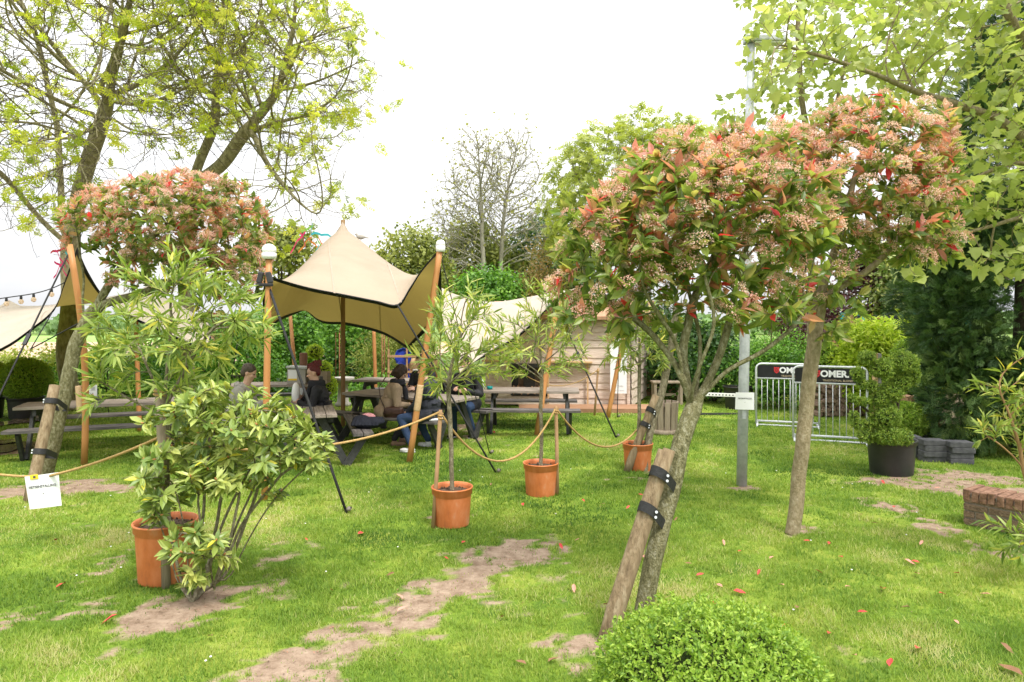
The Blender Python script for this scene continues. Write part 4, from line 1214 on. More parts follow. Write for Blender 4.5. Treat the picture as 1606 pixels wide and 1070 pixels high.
tone = np.clip(rng.normal(.55, .13, len(tips))[ti] + rng.normal(0, .13, n_), 0, .88)
tone = np.where((rng.random(n_) < .05) & (op > 1.2), 1, tone)
leaf_mesh("crown", [(p, fwd, nr, .105 * s, .037 * s, FOLD, tone)], LEAF["rhodo"], root)
g = Geo()
for i in range(0, len(tips), 2):
    q = Vector(pos[tips[i]]); a = Vector(dd[i])
    g.tube([q, q + a * .012, q + a * .028], [.004, .007, .001], 6)
g.build("flower_bud", LEAF["rhodo_bud"], root, True)["kind"] = "stuff"
# ------------------------------------------------------------------ stretch tents
def fabric_mat(name, top, under, rough=.8):
    """two coloured cloth: pale outside, olive inside, a little light passing through"""
    m, n, l, o = new_mat(name)
    ge = n.new("ShaderNodeNewGeometry")
    tcx = n.new("ShaderNodeTexCoord")
    nz_ = n.new("ShaderNodeTexNoise"); nz_.inputs["Scale"].default_value = 1.3; nz_.inputs["Detail"].default_value = 5
    l.new(tcx.outputs["Object"], nz_.inputs["Vector"])
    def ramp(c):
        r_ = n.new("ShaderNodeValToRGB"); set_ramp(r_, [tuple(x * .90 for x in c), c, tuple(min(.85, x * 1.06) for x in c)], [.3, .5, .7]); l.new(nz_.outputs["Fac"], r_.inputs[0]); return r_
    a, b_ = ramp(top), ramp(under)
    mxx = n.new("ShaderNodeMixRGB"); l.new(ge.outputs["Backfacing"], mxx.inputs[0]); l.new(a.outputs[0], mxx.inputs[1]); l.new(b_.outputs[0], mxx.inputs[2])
    p = n.new("ShaderNodeBsdfPrincipled"); p.inputs["Roughness"].default_value = rough; p.inputs["Specular IOR Level"].default_value = .2
    l.new(mxx.outputs[0], p.inputs["Base Color"])
    t = n.new("ShaderNodeBsdfTranslucent"); t.inputs[0].default_value = (.52, .38, .10, 1)
    ms = n.new("ShaderNodeMixShader"); ms.inputs[0].default_value = .20
    w = n.new("ShaderNodeTexNoise"); w.inputs["Scale"].default_value = 3.2; w.inputs["Detail"].default_value = 4; w.inputs["Distortion"].default_value = 1.2
    l.new(tcx.outputs["Object"], w.inputs["Vector"])
    bp = n.new("ShaderNodeBump"); bp.inputs["Strength"].default_value = .25; bp.inputs["Distance"].default_value = .06
    l.new(w.outputs["Fac"], bp.inputs["Height"]); l.new(bp.outputs[0], p.inputs["Normal"])
    l.new(p.outputs[0], ms.inputs[1]); l.new(t.outputs[0], ms.inputs[2]); l.new(ms.outputs[0], o.inputs[0])
    return m
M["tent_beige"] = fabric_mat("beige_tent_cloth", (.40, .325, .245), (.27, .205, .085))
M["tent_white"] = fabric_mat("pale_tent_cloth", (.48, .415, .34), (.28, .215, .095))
M["tent_seam"] = noise_mat("tent_seam", [(.30, .24, .18), (.36, .29, .22)], 20, rough=.8, bump=.2)
M["tent_edge"] = noise_mat("black_tent_edge", [(.012, .012, .012), (.025, .025, .024)], 12, rough=.75, bump=.1)

def poly_at(pl, n):
    """n+1 points evenly along a polyline, smoothed as a curve through its points"""
    pl = np.array([np.array(p, float) for p in pl])
    s = np.concatenate([[0], np.cumsum(np.linalg.norm(np.diff(pl, axis=0), axis=1))]); s /= s[-1]
    u = np.linspace(0, 1, n + 1)
    # Catmull-Rom through the points
    out_ = np.empty((n + 1, 3))
    ext = np.vstack([2 * pl[0] - pl[1], pl, 2 * pl[-1] - pl[-2]])
    for i_, t_ in enumerate(u):
        k_ = min(len(pl) - 2, int(np.searchsorted(s, t_, side='right') - 1)); k_ = max(0, k_)
        f_ = (t_ - s[k_]) / max(1e-9, s[k_ + 1] - s[k_])
        p0, p1, p2, p3 = ext[k_], ext[k_ + 1], ext[k_ + 2], ext[k_ + 3]
        out_[i_] = .5 * ((2 * p1) + (-p0 + p2) * f_ + (2 * p0 - 5 * p1 + 4 * p2 - p3) * f_ ** 2 + (-p0 + 3 * p1 - 3 * p2 + p3) * f_ ** 3)
    return out_

def stretch_tent(label, front, right, back, left, peaks, mat, n=44, bands="frbl", band_w=.06, cone=1.05, ridge=()):
    """a sheet held at its edges (four polylines running round it: front, right, back, left) and pushed up by poles at the peaks"""
    A, B, C_, D_ = poly_at(front, n), poly_at(right, n), poly_at(back, n), poly_at(left, n)
    S = np.zeros((n + 1, n + 1, 3))
    S[0] = A; S[:, n] = B; S[n] = C_[::-1]; S[:, 0] = D_[::-1]
    for i_ in range(1, n):                                # first guess: transfinite patch
        for j_ in range(1, n):
            u, v = j_ / n, i_ / n
            S[i_, j_] = (1 - v) * S[0, j_] + v * S[n, j_] + (1 - u) * S[i_, 0] + u * S[i_, n] - ((1 - u) * (1 - v) * S[0, 0] + u * (1 - v) * S[0, n] + (1 - u) * v * S[n, 0] + u * v * S[n, n])
    pin = []
    for pk in peaks:
        for _ in range(0 if pin else 1500):
            S[1:n, 1:n, :2] = .25 * (S[:-2, 1:n, :2] + S[2:, 1:n, :2] + S[1:n, :-2, :2] + S[1:n, 2:, :2])
        d_ = np.linalg.norm(S[1:n, 1:n, :2] - np.array(pk)[:2], axis=2)
        a_ = np.unravel_index(d_.argmin(), d_.shape)
        pin.append((a_[0] + 1, a_[1] + 1, np.array(pk)))
    hold = list(pin)
    for pk in ridge:
        d_ = np.linalg.norm(S[1:n, 1:n, :2] - np.array(pk)[:2], axis=2)
        a_ = np.unravel_index(d_.argmin(), d_.shape)
        hold.append((a_[0] + 1, a_[1] + 1, np.array(pk)))
    # the cloth is stiffer close to a peak, so that it falls away from it as a cone and not as a spike
    ii, jj = np.meshgrid(np.arange(n + 1), np.arange(n + 1), indexing='ij')
    rmin_ = np.min([np.hypot(ii - i_, jj - j_) for i_, j_, _p in pin], axis=0)
    kc = 1 / (rmin_ + .6) ** cone
    wN, wS = .5 * (kc[1:n, 1:n] + kc[:-2, 1:n]), .5 * (kc[1:n, 1:n] + kc[2:, 1:n])
    wW, wE = .5 * (kc[1:n, 1:n] + kc[1:n, :-2]), .5 * (kc[1:n, 1:n] + kc[1:n, 2:])
    ws = wN + wS + wW + wE
    for _ in range(4000):
        S[1:n, 1:n, :2] = .25 * (S[:-2, 1:n, :2] + S[2:, 1:n, :2] + S[1:n, :-2, :2] + S[1:n, 2:, :2])
        Zs = S[..., 2]
        Zs[1:n, 1:n] = (wN * Zs[:-2, 1:n] + wS * Zs[2:, 1:n] + wW * Zs[1:n, :-2] + wE * Zs[1:n, 2:]) / ws
        for i_, j_, pk in hold:
            Zs[i_, j_] = pk[2]
    for _ in range(60 if len(ridge) else 0):
        Zs[1:n, 1:n] = .5 * Zs[1:n, 1:n] + .125 * (Zs[:-2, 1:n] + Zs[2:, 1:n] + Zs[1:n, :-2] + Zs[1:n, 2:])
        for i_, j_, pk in pin:
            Zs[i_, j_] = pk[2]
    for i_, j_, pk in pin:
        S[i_, j_, 2] = .25 * (S[i_ - 1, j_, 2] + S[i_ + 1, j_, 2] + S[i_, j_ - 1, 2] + S[i_, j_ + 1, 2]) + .10
    t = thing("stretch_tent", label, "tent", (float(S[..., 0].mean()), float(S[..., 1].mean()), 0))
    i_, j_ = np.meshgrid(np.arange(n), np.arange(n), indexing='ij')
    q_ = np.stack([i_ * (n + 1) + j_, i_ * (n + 1) + j_ + 1, (i_ + 1) * (n + 1) + j_ + 1, (i_ + 1) * (n + 1) + j_], -1).reshape(-1, 4)
    V_ = S.reshape(-1, 3)
    nrm_ = np.cross(V_[q_[:, 1]] - V_[q_[:, 0]], V_[q_[:, 3]] - V_[q_[:, 0]]).sum(0)
    if nrm_[2] < 0: q_ = q_[:, ::-1]
    np_mesh("canopy", V_, [q_], mat, t, None, True)
    # dark edge bands: a strip of cloth hanging just inside each edge, on both faces
    edges = {"f": (S[0], S[1]), "b": (S[n], S[n - 1]), "r": (S[:, n], S[:, n - 1]), "l": (S[:, 0], S[:, 1])}
    g_ = Geo()
    for e_ in bands:
        E, I = edges[e_]
        inn = norm(I - E)
        up = np.array([0, 0, .004])
        a1, b1_ = E + up, E + inn * band_w * .35 + up
        a2, b2_ = E - np.array([0, 0, .034]) , E + inn * band_w - np.array([0, 0, .012])
        m_ = n + 1
        vs = np.vstack([a1, b1_, a2, b2_])
        fs = []
        for x_ in range(n):
            fs += [(x_, x_ + 1, m_ + x_ + 1, m_ + x_), (x_, x_ + 1, 2 * m_ + x_ + 1, 2 * m_ + x_), (2 * m_ + x_, 2 * m_ + x_ + 1, 3 * m_ + x_ + 1, 3 * m_ + x_)]
        g_.add(vs, fs, True)
    g_.build("edge_band", M["tent_edge"], t, True)
    # stitched seams: narrow doubled strips standing just proud of the cloth
    g_ = Geo()
    for j_ in (n // 3, 2 * n // 3):
        c_ = S[:, j_]; nb_ = norm(S[:, j_ + 1] - S[:, j_])
        al_ = norm(np.gradient(c_, axis=0)); nn_ = norm(np.cross(nb_, al_)); nn_[nn_[:, 2] < 0] *= -1
        vs = np.vstack([c_ - nb_ * .014 + nn_ * .004, c_ + nb_ * .014 + nn_ * .004])
        g_.add(vs, [(x_, x_ + 1, n + 1 + x_ + 1, n + 1 + x_) for x_ in range(n)], True)
    g_.build("seam", M["tent_seam"], t, True)
    return t, S

FL, FM, FR = P(415, 431, 7.55), P(624, 479, 8.9), P(689, 391, 9.45)
BR, BL = P(640, 545, 13.2), P(478, 484, 15.6)
TOP = P(538, 335, 12.6)
def RDG(u):
    """the taut fold from the globe lamp corner up to the peak"""
    q_ = FL.lerp(TOP, u); q_.z -= .16 * math.sin(math.pi * u); return q_
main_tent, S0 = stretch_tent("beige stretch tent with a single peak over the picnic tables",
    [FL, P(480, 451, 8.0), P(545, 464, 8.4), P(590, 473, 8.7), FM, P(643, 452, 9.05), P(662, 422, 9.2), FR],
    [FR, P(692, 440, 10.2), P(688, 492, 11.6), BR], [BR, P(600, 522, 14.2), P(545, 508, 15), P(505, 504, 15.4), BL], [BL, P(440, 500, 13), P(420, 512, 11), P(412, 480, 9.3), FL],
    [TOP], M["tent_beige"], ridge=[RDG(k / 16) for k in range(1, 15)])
g = Geo(); g.ball((0, 0, 0), (.05, .05, .035), 12, 6)
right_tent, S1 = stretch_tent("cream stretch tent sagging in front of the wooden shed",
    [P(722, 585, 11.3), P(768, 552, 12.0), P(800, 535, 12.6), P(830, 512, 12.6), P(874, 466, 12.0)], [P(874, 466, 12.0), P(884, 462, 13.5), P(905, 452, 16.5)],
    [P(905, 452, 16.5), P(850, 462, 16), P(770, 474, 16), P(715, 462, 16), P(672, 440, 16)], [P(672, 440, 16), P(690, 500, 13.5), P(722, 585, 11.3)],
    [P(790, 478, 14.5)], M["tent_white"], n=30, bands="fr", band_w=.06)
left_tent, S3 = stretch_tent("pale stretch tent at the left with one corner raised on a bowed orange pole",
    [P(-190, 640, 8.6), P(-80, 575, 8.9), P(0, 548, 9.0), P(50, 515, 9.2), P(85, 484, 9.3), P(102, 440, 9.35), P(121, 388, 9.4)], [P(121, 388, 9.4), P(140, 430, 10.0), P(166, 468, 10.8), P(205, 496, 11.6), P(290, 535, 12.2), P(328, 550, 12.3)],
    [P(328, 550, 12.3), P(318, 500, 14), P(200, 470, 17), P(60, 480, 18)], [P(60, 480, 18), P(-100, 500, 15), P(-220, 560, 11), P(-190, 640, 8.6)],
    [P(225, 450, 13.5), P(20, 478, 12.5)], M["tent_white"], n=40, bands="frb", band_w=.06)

# poles
def pole(name, label, a, b, r, mat, group, cap=None, sleeve=True, bend=.0):
    a, b = Vector(a), Vector(b)
    t = thing(name, label, "pole", a, 0, group)
    pts = [a.lerp(b, k / 8) for k in range(9)]
    side = (b - a).cross(Vector((0, 1, 0))).normalized()
    pts = [p_ + side * bend * math.sin(math.pi * k / 8) for k, p_ in enumerate(pts)]
    g_ = Geo().tube([p_ - a for p_ in pts], [r * (1.03 - .008 * k) for k in range(9)], 14)
    g_.build("shaft", M[mat], t)
    if sleeve:
        d_ = (b - a).normalized(); q0 = a.lerp(b, .24); q1 = a.lerp(b, .36)
        Geo().tube([q0 - a, q0 - a + d_ * .015, q1 - a - d_ * .015, q1 - a], [r * 1.02, r * 1.10, r * 1.10, r * 1.02], 14).build("sleeve", M["sleeve"], t)
    if cap == "lamp":
        d_ = (b - a).normalized(); q_ = b - a
        Geo().lathe([(.052, -.02), (.078, 0.0), (.08, .045), (.066, .05), (.066, .066)], 20, q_).build("lamp_base", M["white"], t)
        Geo().ball(q_ + Vector((0, 0, .085)), (.078, .078, .066), 20, 12).build("lamp_globe", M["globe"], t)
    elif cap == "cap":
        q_ = b - a
        Geo().lathe([(r * 1.1, -.10), (r * 1.45, -.09), (r * 1.5, -.02), (r * 1.3, -.015), (r * 1.5, -.005), (r * 1.4, .035), (r * .9, .06), (.001, .066)], 18, q_).build("cap", M["white"], t)
    return t
M["sleeve"] = noise_mat("pale_wrap", [(.50, .33, .18), (.6, .43, .26)], 30, rough=.8, bump=.3)
M["globe"] = noise_mat("white_globe_glass", [(.76, .76, .75), (.8, .8, .8)], 10, rough=.15, bump=0, spec=.6)
g_p = "wooden poles that hold up the tents"
pole("tent_pole", "orange tent pole with a white globe lamp, left front corner of the beige tent", P(415, 786, 7.5), P(422, 404, 7.5), .036, "pole_orange", g_p, "lamp", bend=.0)
pole("tent_pole", "leaning orange tent pole with a white cap, right front corner of the beige tent", G(642, 726), P(691, 384, 9.4), .043, "pole_orange", g_p, "cap")
pole("tent_pole", "bowed orange tent pole beside the strapped left tree", G(132, 729), P(109, 384, 9.3), .042, "pole_orange", g_p, None, bend=-.10)
pole("tent_pole", "brown centre pole under the peak of the beige tent", (TOP.x, TOP.y, 0), TOP - Vector((0, 0, .12)), .040, "pole_brown", g_p, None, sleeve=False)
pole("tent_pole", "slanting orange pole at the far left corner of the beige tent", G(468, 648) , BL + Vector((-.35, 0, .05)), .042, "pole_orange", g_p, None)
pole("tent_pole", "upright orange pole behind the tables beside the rusty arch", G(590, 640), P(586, 510, 15.4), .042, "pole_orange", g_p, None, sleeve=False)
pole("tent_pole", "orange tent pole leaning in front of the long black bench", G(842, 682), P(876, 462, 12.0), .048, "pole_orange", g_p, None, sleeve=False)
pole("tent_pole", "orange tent pole leaning across the white shed banner", G(953, 656), P(982, 508, 13.7), .045, "pole_orange", g_p, None, sleeve=False)
pole("tent_pole", "thin orange pole behind the far picnic bench at the left", G(219, 678), P(213, 500, 12.1), .04, "pole_orange", g_p, None, sleeve=False)

# the tie at the globe lamp pole
t = thing("strap_clamp", "black strap clamp tying the tent corner to the globe lamp pole", "clamp", P(417, 440, 7.5))
for dx in (-.055, .045):
    Geo().box((dx, -.02, .03), (.06, .05, .13), (0, .25 if dx < 0 else -.25, 0), .015).build("buckle", M["clamp"] if "clamp" in M else M["black_plastic"], t)
Geo().box((0, -.045, -.05), (.19, .03, .035), None, .01).build("strap", M["black_strap"], t)

# guy ropes
def guy(label, a, b, r=.010, mat="black_strap", sag=.0, peg=True, buckle=None, group="black guy ropes of the tents"):
    a, b = Vector(a), Vector(b)
    t_ = thing("guy_rope", label, "rope", b, 0, group)
    Geo().tube([a.lerp(b, k / 6) - b - Vector((0, 0, sag * math.sin(math.pi * k / 6))) for k in range(7)], r, 6).build("rope", M[mat], t_)
    if buckle:
        q_ = a.lerp(b, buckle) - b
        d_ = (b - a).normalized()
        Geo().beam(q_ - d_ * .08, q_ + d_ * .08, .05, .03, (0, 1, 0), .008).build("ratchet", M["black_plastic"], t_)
    if peg:
        d_ = (a - b).normalized()
        Geo().tube([(-.01, 0, -.05), (.015, -.02, .03), (.06, -.03, .055)], .012, 8).build("peg", M["black_strap"], t_)
        Geo().ball((.035, -.03, .04), .026, 10, 7).build("peg_head", M["peg"], t_)
    return t_
M["peg"] = noise_mat("worn_peg", [(.12, .10, .08), (.25, .22, .18)], 20, rough=.7)
guy("thick black guy strap running from the globe lamp pole down to the lawn", P(420, 445, 7.5), G(543, 803), .016)
Geo
guy("black guy strap from the beige tent's long edge, pegged between the two potted oleanders", FM, G(778, 742), .013)
guy("thin black guy rope from the white capped pole down to the lawn", FR, G(768, 712), .007)
guy("black guy rope with a ratchet in front of the shed, ending behind the hanging rope", P(868, 470, 12.0), G(966, 686), .014, buckle=.42)
guy("thin black guy rope hanging before the white shed banner", P(971, 535, 13.6), G(968, 655), .008)
guy("black guy rope crossing the sky at the left edge, with a ratchet", P(109, 395, 9.3), P(-30, 680, 8.0), .011, peg=False, buckle=.52)
guy("black line from the leaning left photinia to the ratchet at the left", P(122, 508, 8.6), P(47, 548, 8.7), .008, peg=False)
guy("black line from the tent edge to the ratchet at the left", P(82, 490, 9.2), P(48, 548, 8.75), .007, peg=False)
guy("steeper of two black lines running down to the hedge behind the bowed pole", P(153, 500, 11.0), G(171, 652), .008)
guy("shallower of two black lines running down to the hedge behind the bowed pole", P(173, 505, 11.3), G(166, 640), .008)
guy("black strap slanting down behind the man in the pale jacket", P(372, 540, 12.2), G(352, 660), .010)

# ------------------------------------------------------------------ ropes between posts
def rope_line(label, pts, sag, r=.011):
    t_ = thing("barrier_rope", label, "rope", pts[0], 0, "yellow ropes between the posts")
    o_ = Vector(pts[0])
    g_ = Geo(); allp = []
    for (a, b), sg in zip(zip(pts[:-1], pts[1:]), sag):
        a, b = Vector(a), Vector(b)
        for k in range(18):
            u = k / 18
            allp.append(a.lerp(b, u) - Vector((0, 0, 4 * sg * u * (1 - u))) - o_)
    allp.append(Vector(pts[-1]) - o_)
    g_.tube(allp, r, 7)
    g_.build("rope", M["rope"], t_)
    f_ = Geo()
    for p_ in allp:
        for _ in range(3):
            q_ = p_.lerp(allp[min(len(allp) - 1, allp.index(p_) + 1)], rng.random())
            e_ = Vector(runit(1)[0]) * rng.uniform(.015, .035)
            f_.tube([q_, q_ + e_], [.0016, .0008], 3, False)
    f_.build("fibre", M["rope"], t_)["kind"] = "stuff"
    return t_
dA, dB = G(680, 825).y, G(874, 775).y
d1 = 5.2
rope_line("yellow rope at the left with the paper notice hanging on it", [P(-60, 735, 6.2), P(70, 748, 6.0), P(250, 686, d1 - .06)], [.02, .03])
rope_line("yellow rope between the rhododendron and the first potted oleander", [P(252, 686, d1 - .06), P(500, 700, 5.9), P(690, 646, dA)], [.06, .05])
rope_line("yellow rope hanging in a deep loop between the two potted oleanders", [P(690, 646, dA), P(872, 640, dB)], [.54])
rope_line("yellow rope hanging from the second pot's post to the leaning stake by the last pot", [P(872, 640, dB), P(1004, 668, 9.2)], [.36])
rope_line("thin yellow rope strung along the front of the shed", [P(812, 580, 14.2), P(940, 578, 14.4)], [.35], .009)

def rope_post(label, a, b, r, mat="post_wood"):
    a, b = Vector(a), Vector(b)
    t_ = thing("rope_post", label, "post", a, 0, "round posts that carry the rope")
    Geo().tube([Vector((0, 0, -.03)), (b - a) * .5 + Vector((.003, 0, 0)), (b - a) * .97, b - a], [r, r, r * .98, r * .8], 12).build("shaft", M[mat], t_)
    q_ = (b - a) * .97
    Geo().tube([q_ + Vector((r * 1.2 * math.cos(k * .7), r * 1.2 * math.sin(k * .7), -.003 * k)) for k in range(19)], .008, 6).build("rope_knot", M["rope"], t_)
    return t_
rope_post("pinkish wooden rope post leaning on the first potted oleander", G(679, 827), P(691, 643, dA), .020)
rope_post("pinkish wooden rope post standing beside the second potted oleander", G(874, 776), P(872, 637, dB), .021)
rope_post("grey wooden rope post rising out of the rhododendron in front of the big pot", P(261, 921, 5.08), P(250, 600, 5.15), .033, "post_grey")
rope_post("thin orange rope post at the front edge of the shed platform", P(932, 654, 14.0), P(938, 578, 14.0), .022)

# stakes strapped to the photinias
def stake(label, a, b, r, tree_pts, ts, mat="stake", split=False):
    a, b = Vector(a), Vector(b)
    t_ = thing("tree_stake", label, "stake", a, 0, "stakes strapped to the photinia trees")
    pts = [a.lerp(b, k / 6) - a for k in range(7)]
    pts[0] -= Vector((0, 0, .05))
    rr = [r * (1.02 - .02 * k + .02 * math.sin(k * 2.1)) for k in range(7)]
    if split:
        n_ = (b - a).cross(Vector((0, 1, 0))).normalized()
        Geo().tube([p_ - n_ * r * .30 for p_ in pts], [x_ * .80 for x_ in rr], 12).build("shaft", M[mat], t_)
        Geo().tube([p_ + n_ * r * .42 + Vector((0, .012, -.02)) for p_ in pts], [x_ * .68 for x_ in rr], 12).build("split_half", M[mat], t_)
    else:
        Geo().tube(pts, rr, 14).build("shaft", M[mat], t_)
    for tt_, q_ in zip(ts, tree_pts):
        s_ = a.lerp(b, tt_) - a; q_ = Vector(q_) - a
        d_ = (q_ - s_); ax = (b - a).normalized()
        w_ = .032
        loop = []
        rs_, rt_ = r * 1.12, r * 1.05
        u_ = d_.normalized(); v_ = ax.cross(u_).normalized()
        for k in range(9):
            an = math.pi / 2 + math.pi * k / 8
            loop.append(s_ + u_ * math.cos(an) * rs_ + v_ * math.sin(an) * rs_)
        for k in range(9):
            an = -math.pi / 2 + math.pi * k / 8
            loop.append(q_ + u_ * math.cos(an) * rt_ + v_ * math.sin(an) * rt_)
        loop.append(loop[0])
        vs = []
        for p_ in loop:
            vs += [p_ - ax * w_, p_ + ax * w_]
        g_ = Geo(); g_.add(vs, [(2 * k, 2 * k + 2, 2 * k + 3, 2 * k + 1) for k in range(len(loop) - 1)], True)
        st_ = g_.build("strap", M["black_strap"], t_)
        for k, sgn in ((0, .4), (1, -.5)):
            c_ = s_ - v_ * rs_ * 1.03 * (1 if v_.y > 0 else -1) + ax * w_ * sgn + u_ * .012 * k
            c_ += Vector((0, -.004, 0))
            Geo().tube([c_, c_ + Vector((0, -.006, .001))], .009, 10).build("rivet", M["steel"], st_)
    return t_
stake("split weathered stake strapped to the leaning photinia in the foreground", G(948, 1010), P(1046, 704, 4.45), .055, [P(1046, 760, 4.5), P(1032, 822, 4.48)], [.86, .67], split=True)
stake("mossy round stake strapped to the leaning photinia at the left", G(45, 788), P(86, 605, 7.9), .062, [P(96, 640, 8.4), P(80, 715, 8.4)], [.86, .42])
stake("leaning stake with two black straps in front of the smallest looking potted oleander", G(982, 741), P(1029, 620, 8.9), .052, [P(1024, 655, 9.1), P(1018, 672, 9.1)], [.80, .62])
# the thin grey trunk it holds
bb = G(1010, 740)
ash_tree("thin grey sapling strapped to the leaning stake by the shed", [[bb, P(1020, 670, 9.0), P(1042, 600, 9.1), P(1056, 530, 9.1), P(1060, 470, 9.1)]], [LB(1075, 470, 9.2, 50, 50, .4), LB(1050, 440, 9.1, 35, 40, .3)], 90, .05, None,
         .12, leaf="olive", tuft=.09, per=4, name="sapling", r_tip=.004, bark="bark_grey", tmpl=FOLD)

# ------------------------------------------------------------------ picnic tables
def picnic_table(label, c, ang, length=2.0, dark=True, h=.73, width=.72):
    t_ = thing("picnic_table", label, "picnic table", (c[0], c[1], 0), ang, "dark picnic tables with fixed benches")
    top, fr, bn = M["table_top"], M["table_dark"], M["bench_black"] if dark else M["table_top"]
    g_ = Geo(); nb_ = 5; w_ = width / nb_
    for k in range(nb_):
        g_.box((rng.uniform(-.006, .006), -width / 2 + w_ * (k + .5), h - .02), (length, w_ - .008, .042), None, .006)
    g_.build("tabletop", top if not dark else M["table_top"], t_)
    for s_ in (-1, 1):
        b_ = Geo()
        for k in range(2):
            b_.box((rng.uniform(-.006, .006), s_ * (.63 + .14 * k), .44), (length, .13, .042), None, .006)
        b_.build("bench", bn, t_)
    for e_ in (-1, 1):
        x_ = e_ * (length / 2 - .26)
        Geo().box((x_, 0, h - .09), (.045, width - .08, .10), None, .004).build("crossbeam", fr, t_)
        for s_ in (-1, 1):
            xl = x_ + e_ * .046
            Geo().beam((xl, s_ * .14, h - .05), (xl, s_ * .50, 0.0), .10, .045, (1, 0, 0), .004).build("leg", fr, t_)
            Geo().beam((xl + e_ * .046, s_ * .74, .415), (xl + e_ * .046, s_ * .48, 0.0), .10, .045, (1, 0, 0), .004).build("bench_support", fr, t_)
    return t_
# axis from the near end to the far end
def table_between(label, a, b, **kw):
    a, b = Vector(a), Vector(b)
    return picnic_table(label, (a + b) / 2, math.atan2(b.y - a.y, b.x - a.x), (b - a).length, **kw)
T1 = table_between("long dark picnic table at the far left, behind the orange pole", (-7.25, 10.05, 0), (-5.15, 10.85, 0))
T2 = table_between("weathered picnic table with the jacket on its bench, where the red haired woman sits", (-2.66, 8.95, 0), (-3.3, 10.95, 0))
T3 = table_between("dark picnic table with the woman in the beige coat on its bench", (-.72, 10.85, 0), (-2.75, 12.05, 0))
T4 = table_between("picnic table at the back, left of the blue trays", (-3.25, 14.5, 0), (-1.15, 14.1, 0))
T5 = table_between("long black picnic table in front of the wooden shed", (-.55, 12.35, 0), (1.2, 12.25, 0))
T6 = table_between("picnic table beyond the man in the pale jacket, with the grey cash box on it", (-5.5, 13.3, 0), (-3.7, 13.5, 0))

# ------------------------------------------------------------------ wooden shed
M["shed_board"] = noise_mat("waney_edge_board", [(.44, .33, .26), (.62, .50, .42), (.72, .61, .53)], 3.0, (1.0, 1.0, 6.0), .8, .35, dist=.4)
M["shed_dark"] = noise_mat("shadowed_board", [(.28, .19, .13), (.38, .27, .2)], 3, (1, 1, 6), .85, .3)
M["fresh_wood"] = noise_mat("fresh_timber", [(.52, .33, .16), (.64, .44, .25)], 4, (1, 6, 6), .7, .2)
M["deck"] = noise_mat("reddish_deck_board", [(.30, .16, .09), (.42, .25, .15)], 4, (1, 6, 1), .8, .3)
M["end_grain"] = noise_mat("cut_wood_end", [(.38, .22, .10), (.52, .33, .17), (.60, .42, .25)], 14, rough=.85, bump=.3)
M["log_bark"] = noise_mat("log_bark", [(.10, .06, .04), (.2, .13, .09)], 12, rough=.95, bump=.7)
s0, s1 = Vector((-.6, 15.6, 0)), Vector((2.62, 15.2, 0))         # front wall, left to right corner
s2 = Vector((3.35, 17.2, 0))                                     # along the right side, away from us
shed = thing("wooden_shed", "wooden shed of waney edged boards with a white banner, behind the black picnic table", "shed", (1.3, 16.3, 0))
so = Vector((1.3, 16.3, 0))
def boarded(a, b, z0, z1, parent, name, thick=.03, holes=()):
    """overlapping horizontal boards with wavy lower edges between ground points a and b; holes: (u0,u1,z0,z1)"""
    g_ = Geo()
    d_ = (b - a); L_ = d_.length; d_ = d_ / L_
    n_ = Vector((d_.y, -d_.x, 0))
    z = z0; row = 0
    while z < z1 - .01:
        hgt_ = min(.185 + .03 * math.sin(row * 2.3), z1 - z)
        spans = [(0, L_)]
        for (u0, u1, h0, h1) in holes:
            if z + hgt_ * .5 > h0 and z + hgt_ * .5 < h1:
                spans = [q for (p0, p1) in spans for q in ((p0, min(p1, u0)), (max(p0, u1), p1)) if q[1] - q[0] > .02]
        for (p0, p1) in spans:
            k = max(2, int((p1 - p0) / .06)); vs = []
            for i_ in range(k + 1):
                u = p0 + (p1 - p0) * i_ / k
                wob_ = .030 * (float(fbm(np.array(u * 2.1 + row * 9.1), np.array(row * 3.7), 3)) - .5) * 2
                lo = max(z0 * .5, z - .025 + wob_) if row else z
                q0 = a + d_ * u
                vs += [q0 + n_ * (thick + .022) + Vector((0, 0, lo)), q0 + n_ * (thick - .004) + Vector((0, 0, z + hgt_)), q0 + Vector((0, 0, lo)), ]
            fs = []
            for i_ in range(k):
                o_ = 3 * i_
                fs += [(o_, o_ + 3, o_ + 4, o_ + 1), (o_ + 2, o_ + 5, o_ + 3, o_)]
            g_.add([v_ - so for v_ in vs], fs)
        z += hgt_; row += 1
    return g_.build(name, M["shed_board"], parent)
HZ = 1.98
fd = (s1 - s0).normalized(); fn = Vector((fd.y, -fd.x, 0))
# openings: hatch on the left (firewood), hatch on the right
boarded(s0, s1, .06, HZ, shed, "front_wall", holes=((.60, 1.42, .30, .96), ))
boarded(s1, s2, .06, HZ + .0, shed, "side_wall")
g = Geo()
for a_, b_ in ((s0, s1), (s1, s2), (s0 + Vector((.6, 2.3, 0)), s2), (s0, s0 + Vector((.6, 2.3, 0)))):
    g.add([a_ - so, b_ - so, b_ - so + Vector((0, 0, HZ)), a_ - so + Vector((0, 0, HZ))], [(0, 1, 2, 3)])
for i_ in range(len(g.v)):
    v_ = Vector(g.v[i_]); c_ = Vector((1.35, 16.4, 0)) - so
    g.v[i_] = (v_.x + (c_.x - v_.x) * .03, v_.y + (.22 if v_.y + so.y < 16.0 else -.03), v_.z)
g.build("inner_wall", M["shed_dark"], shed)
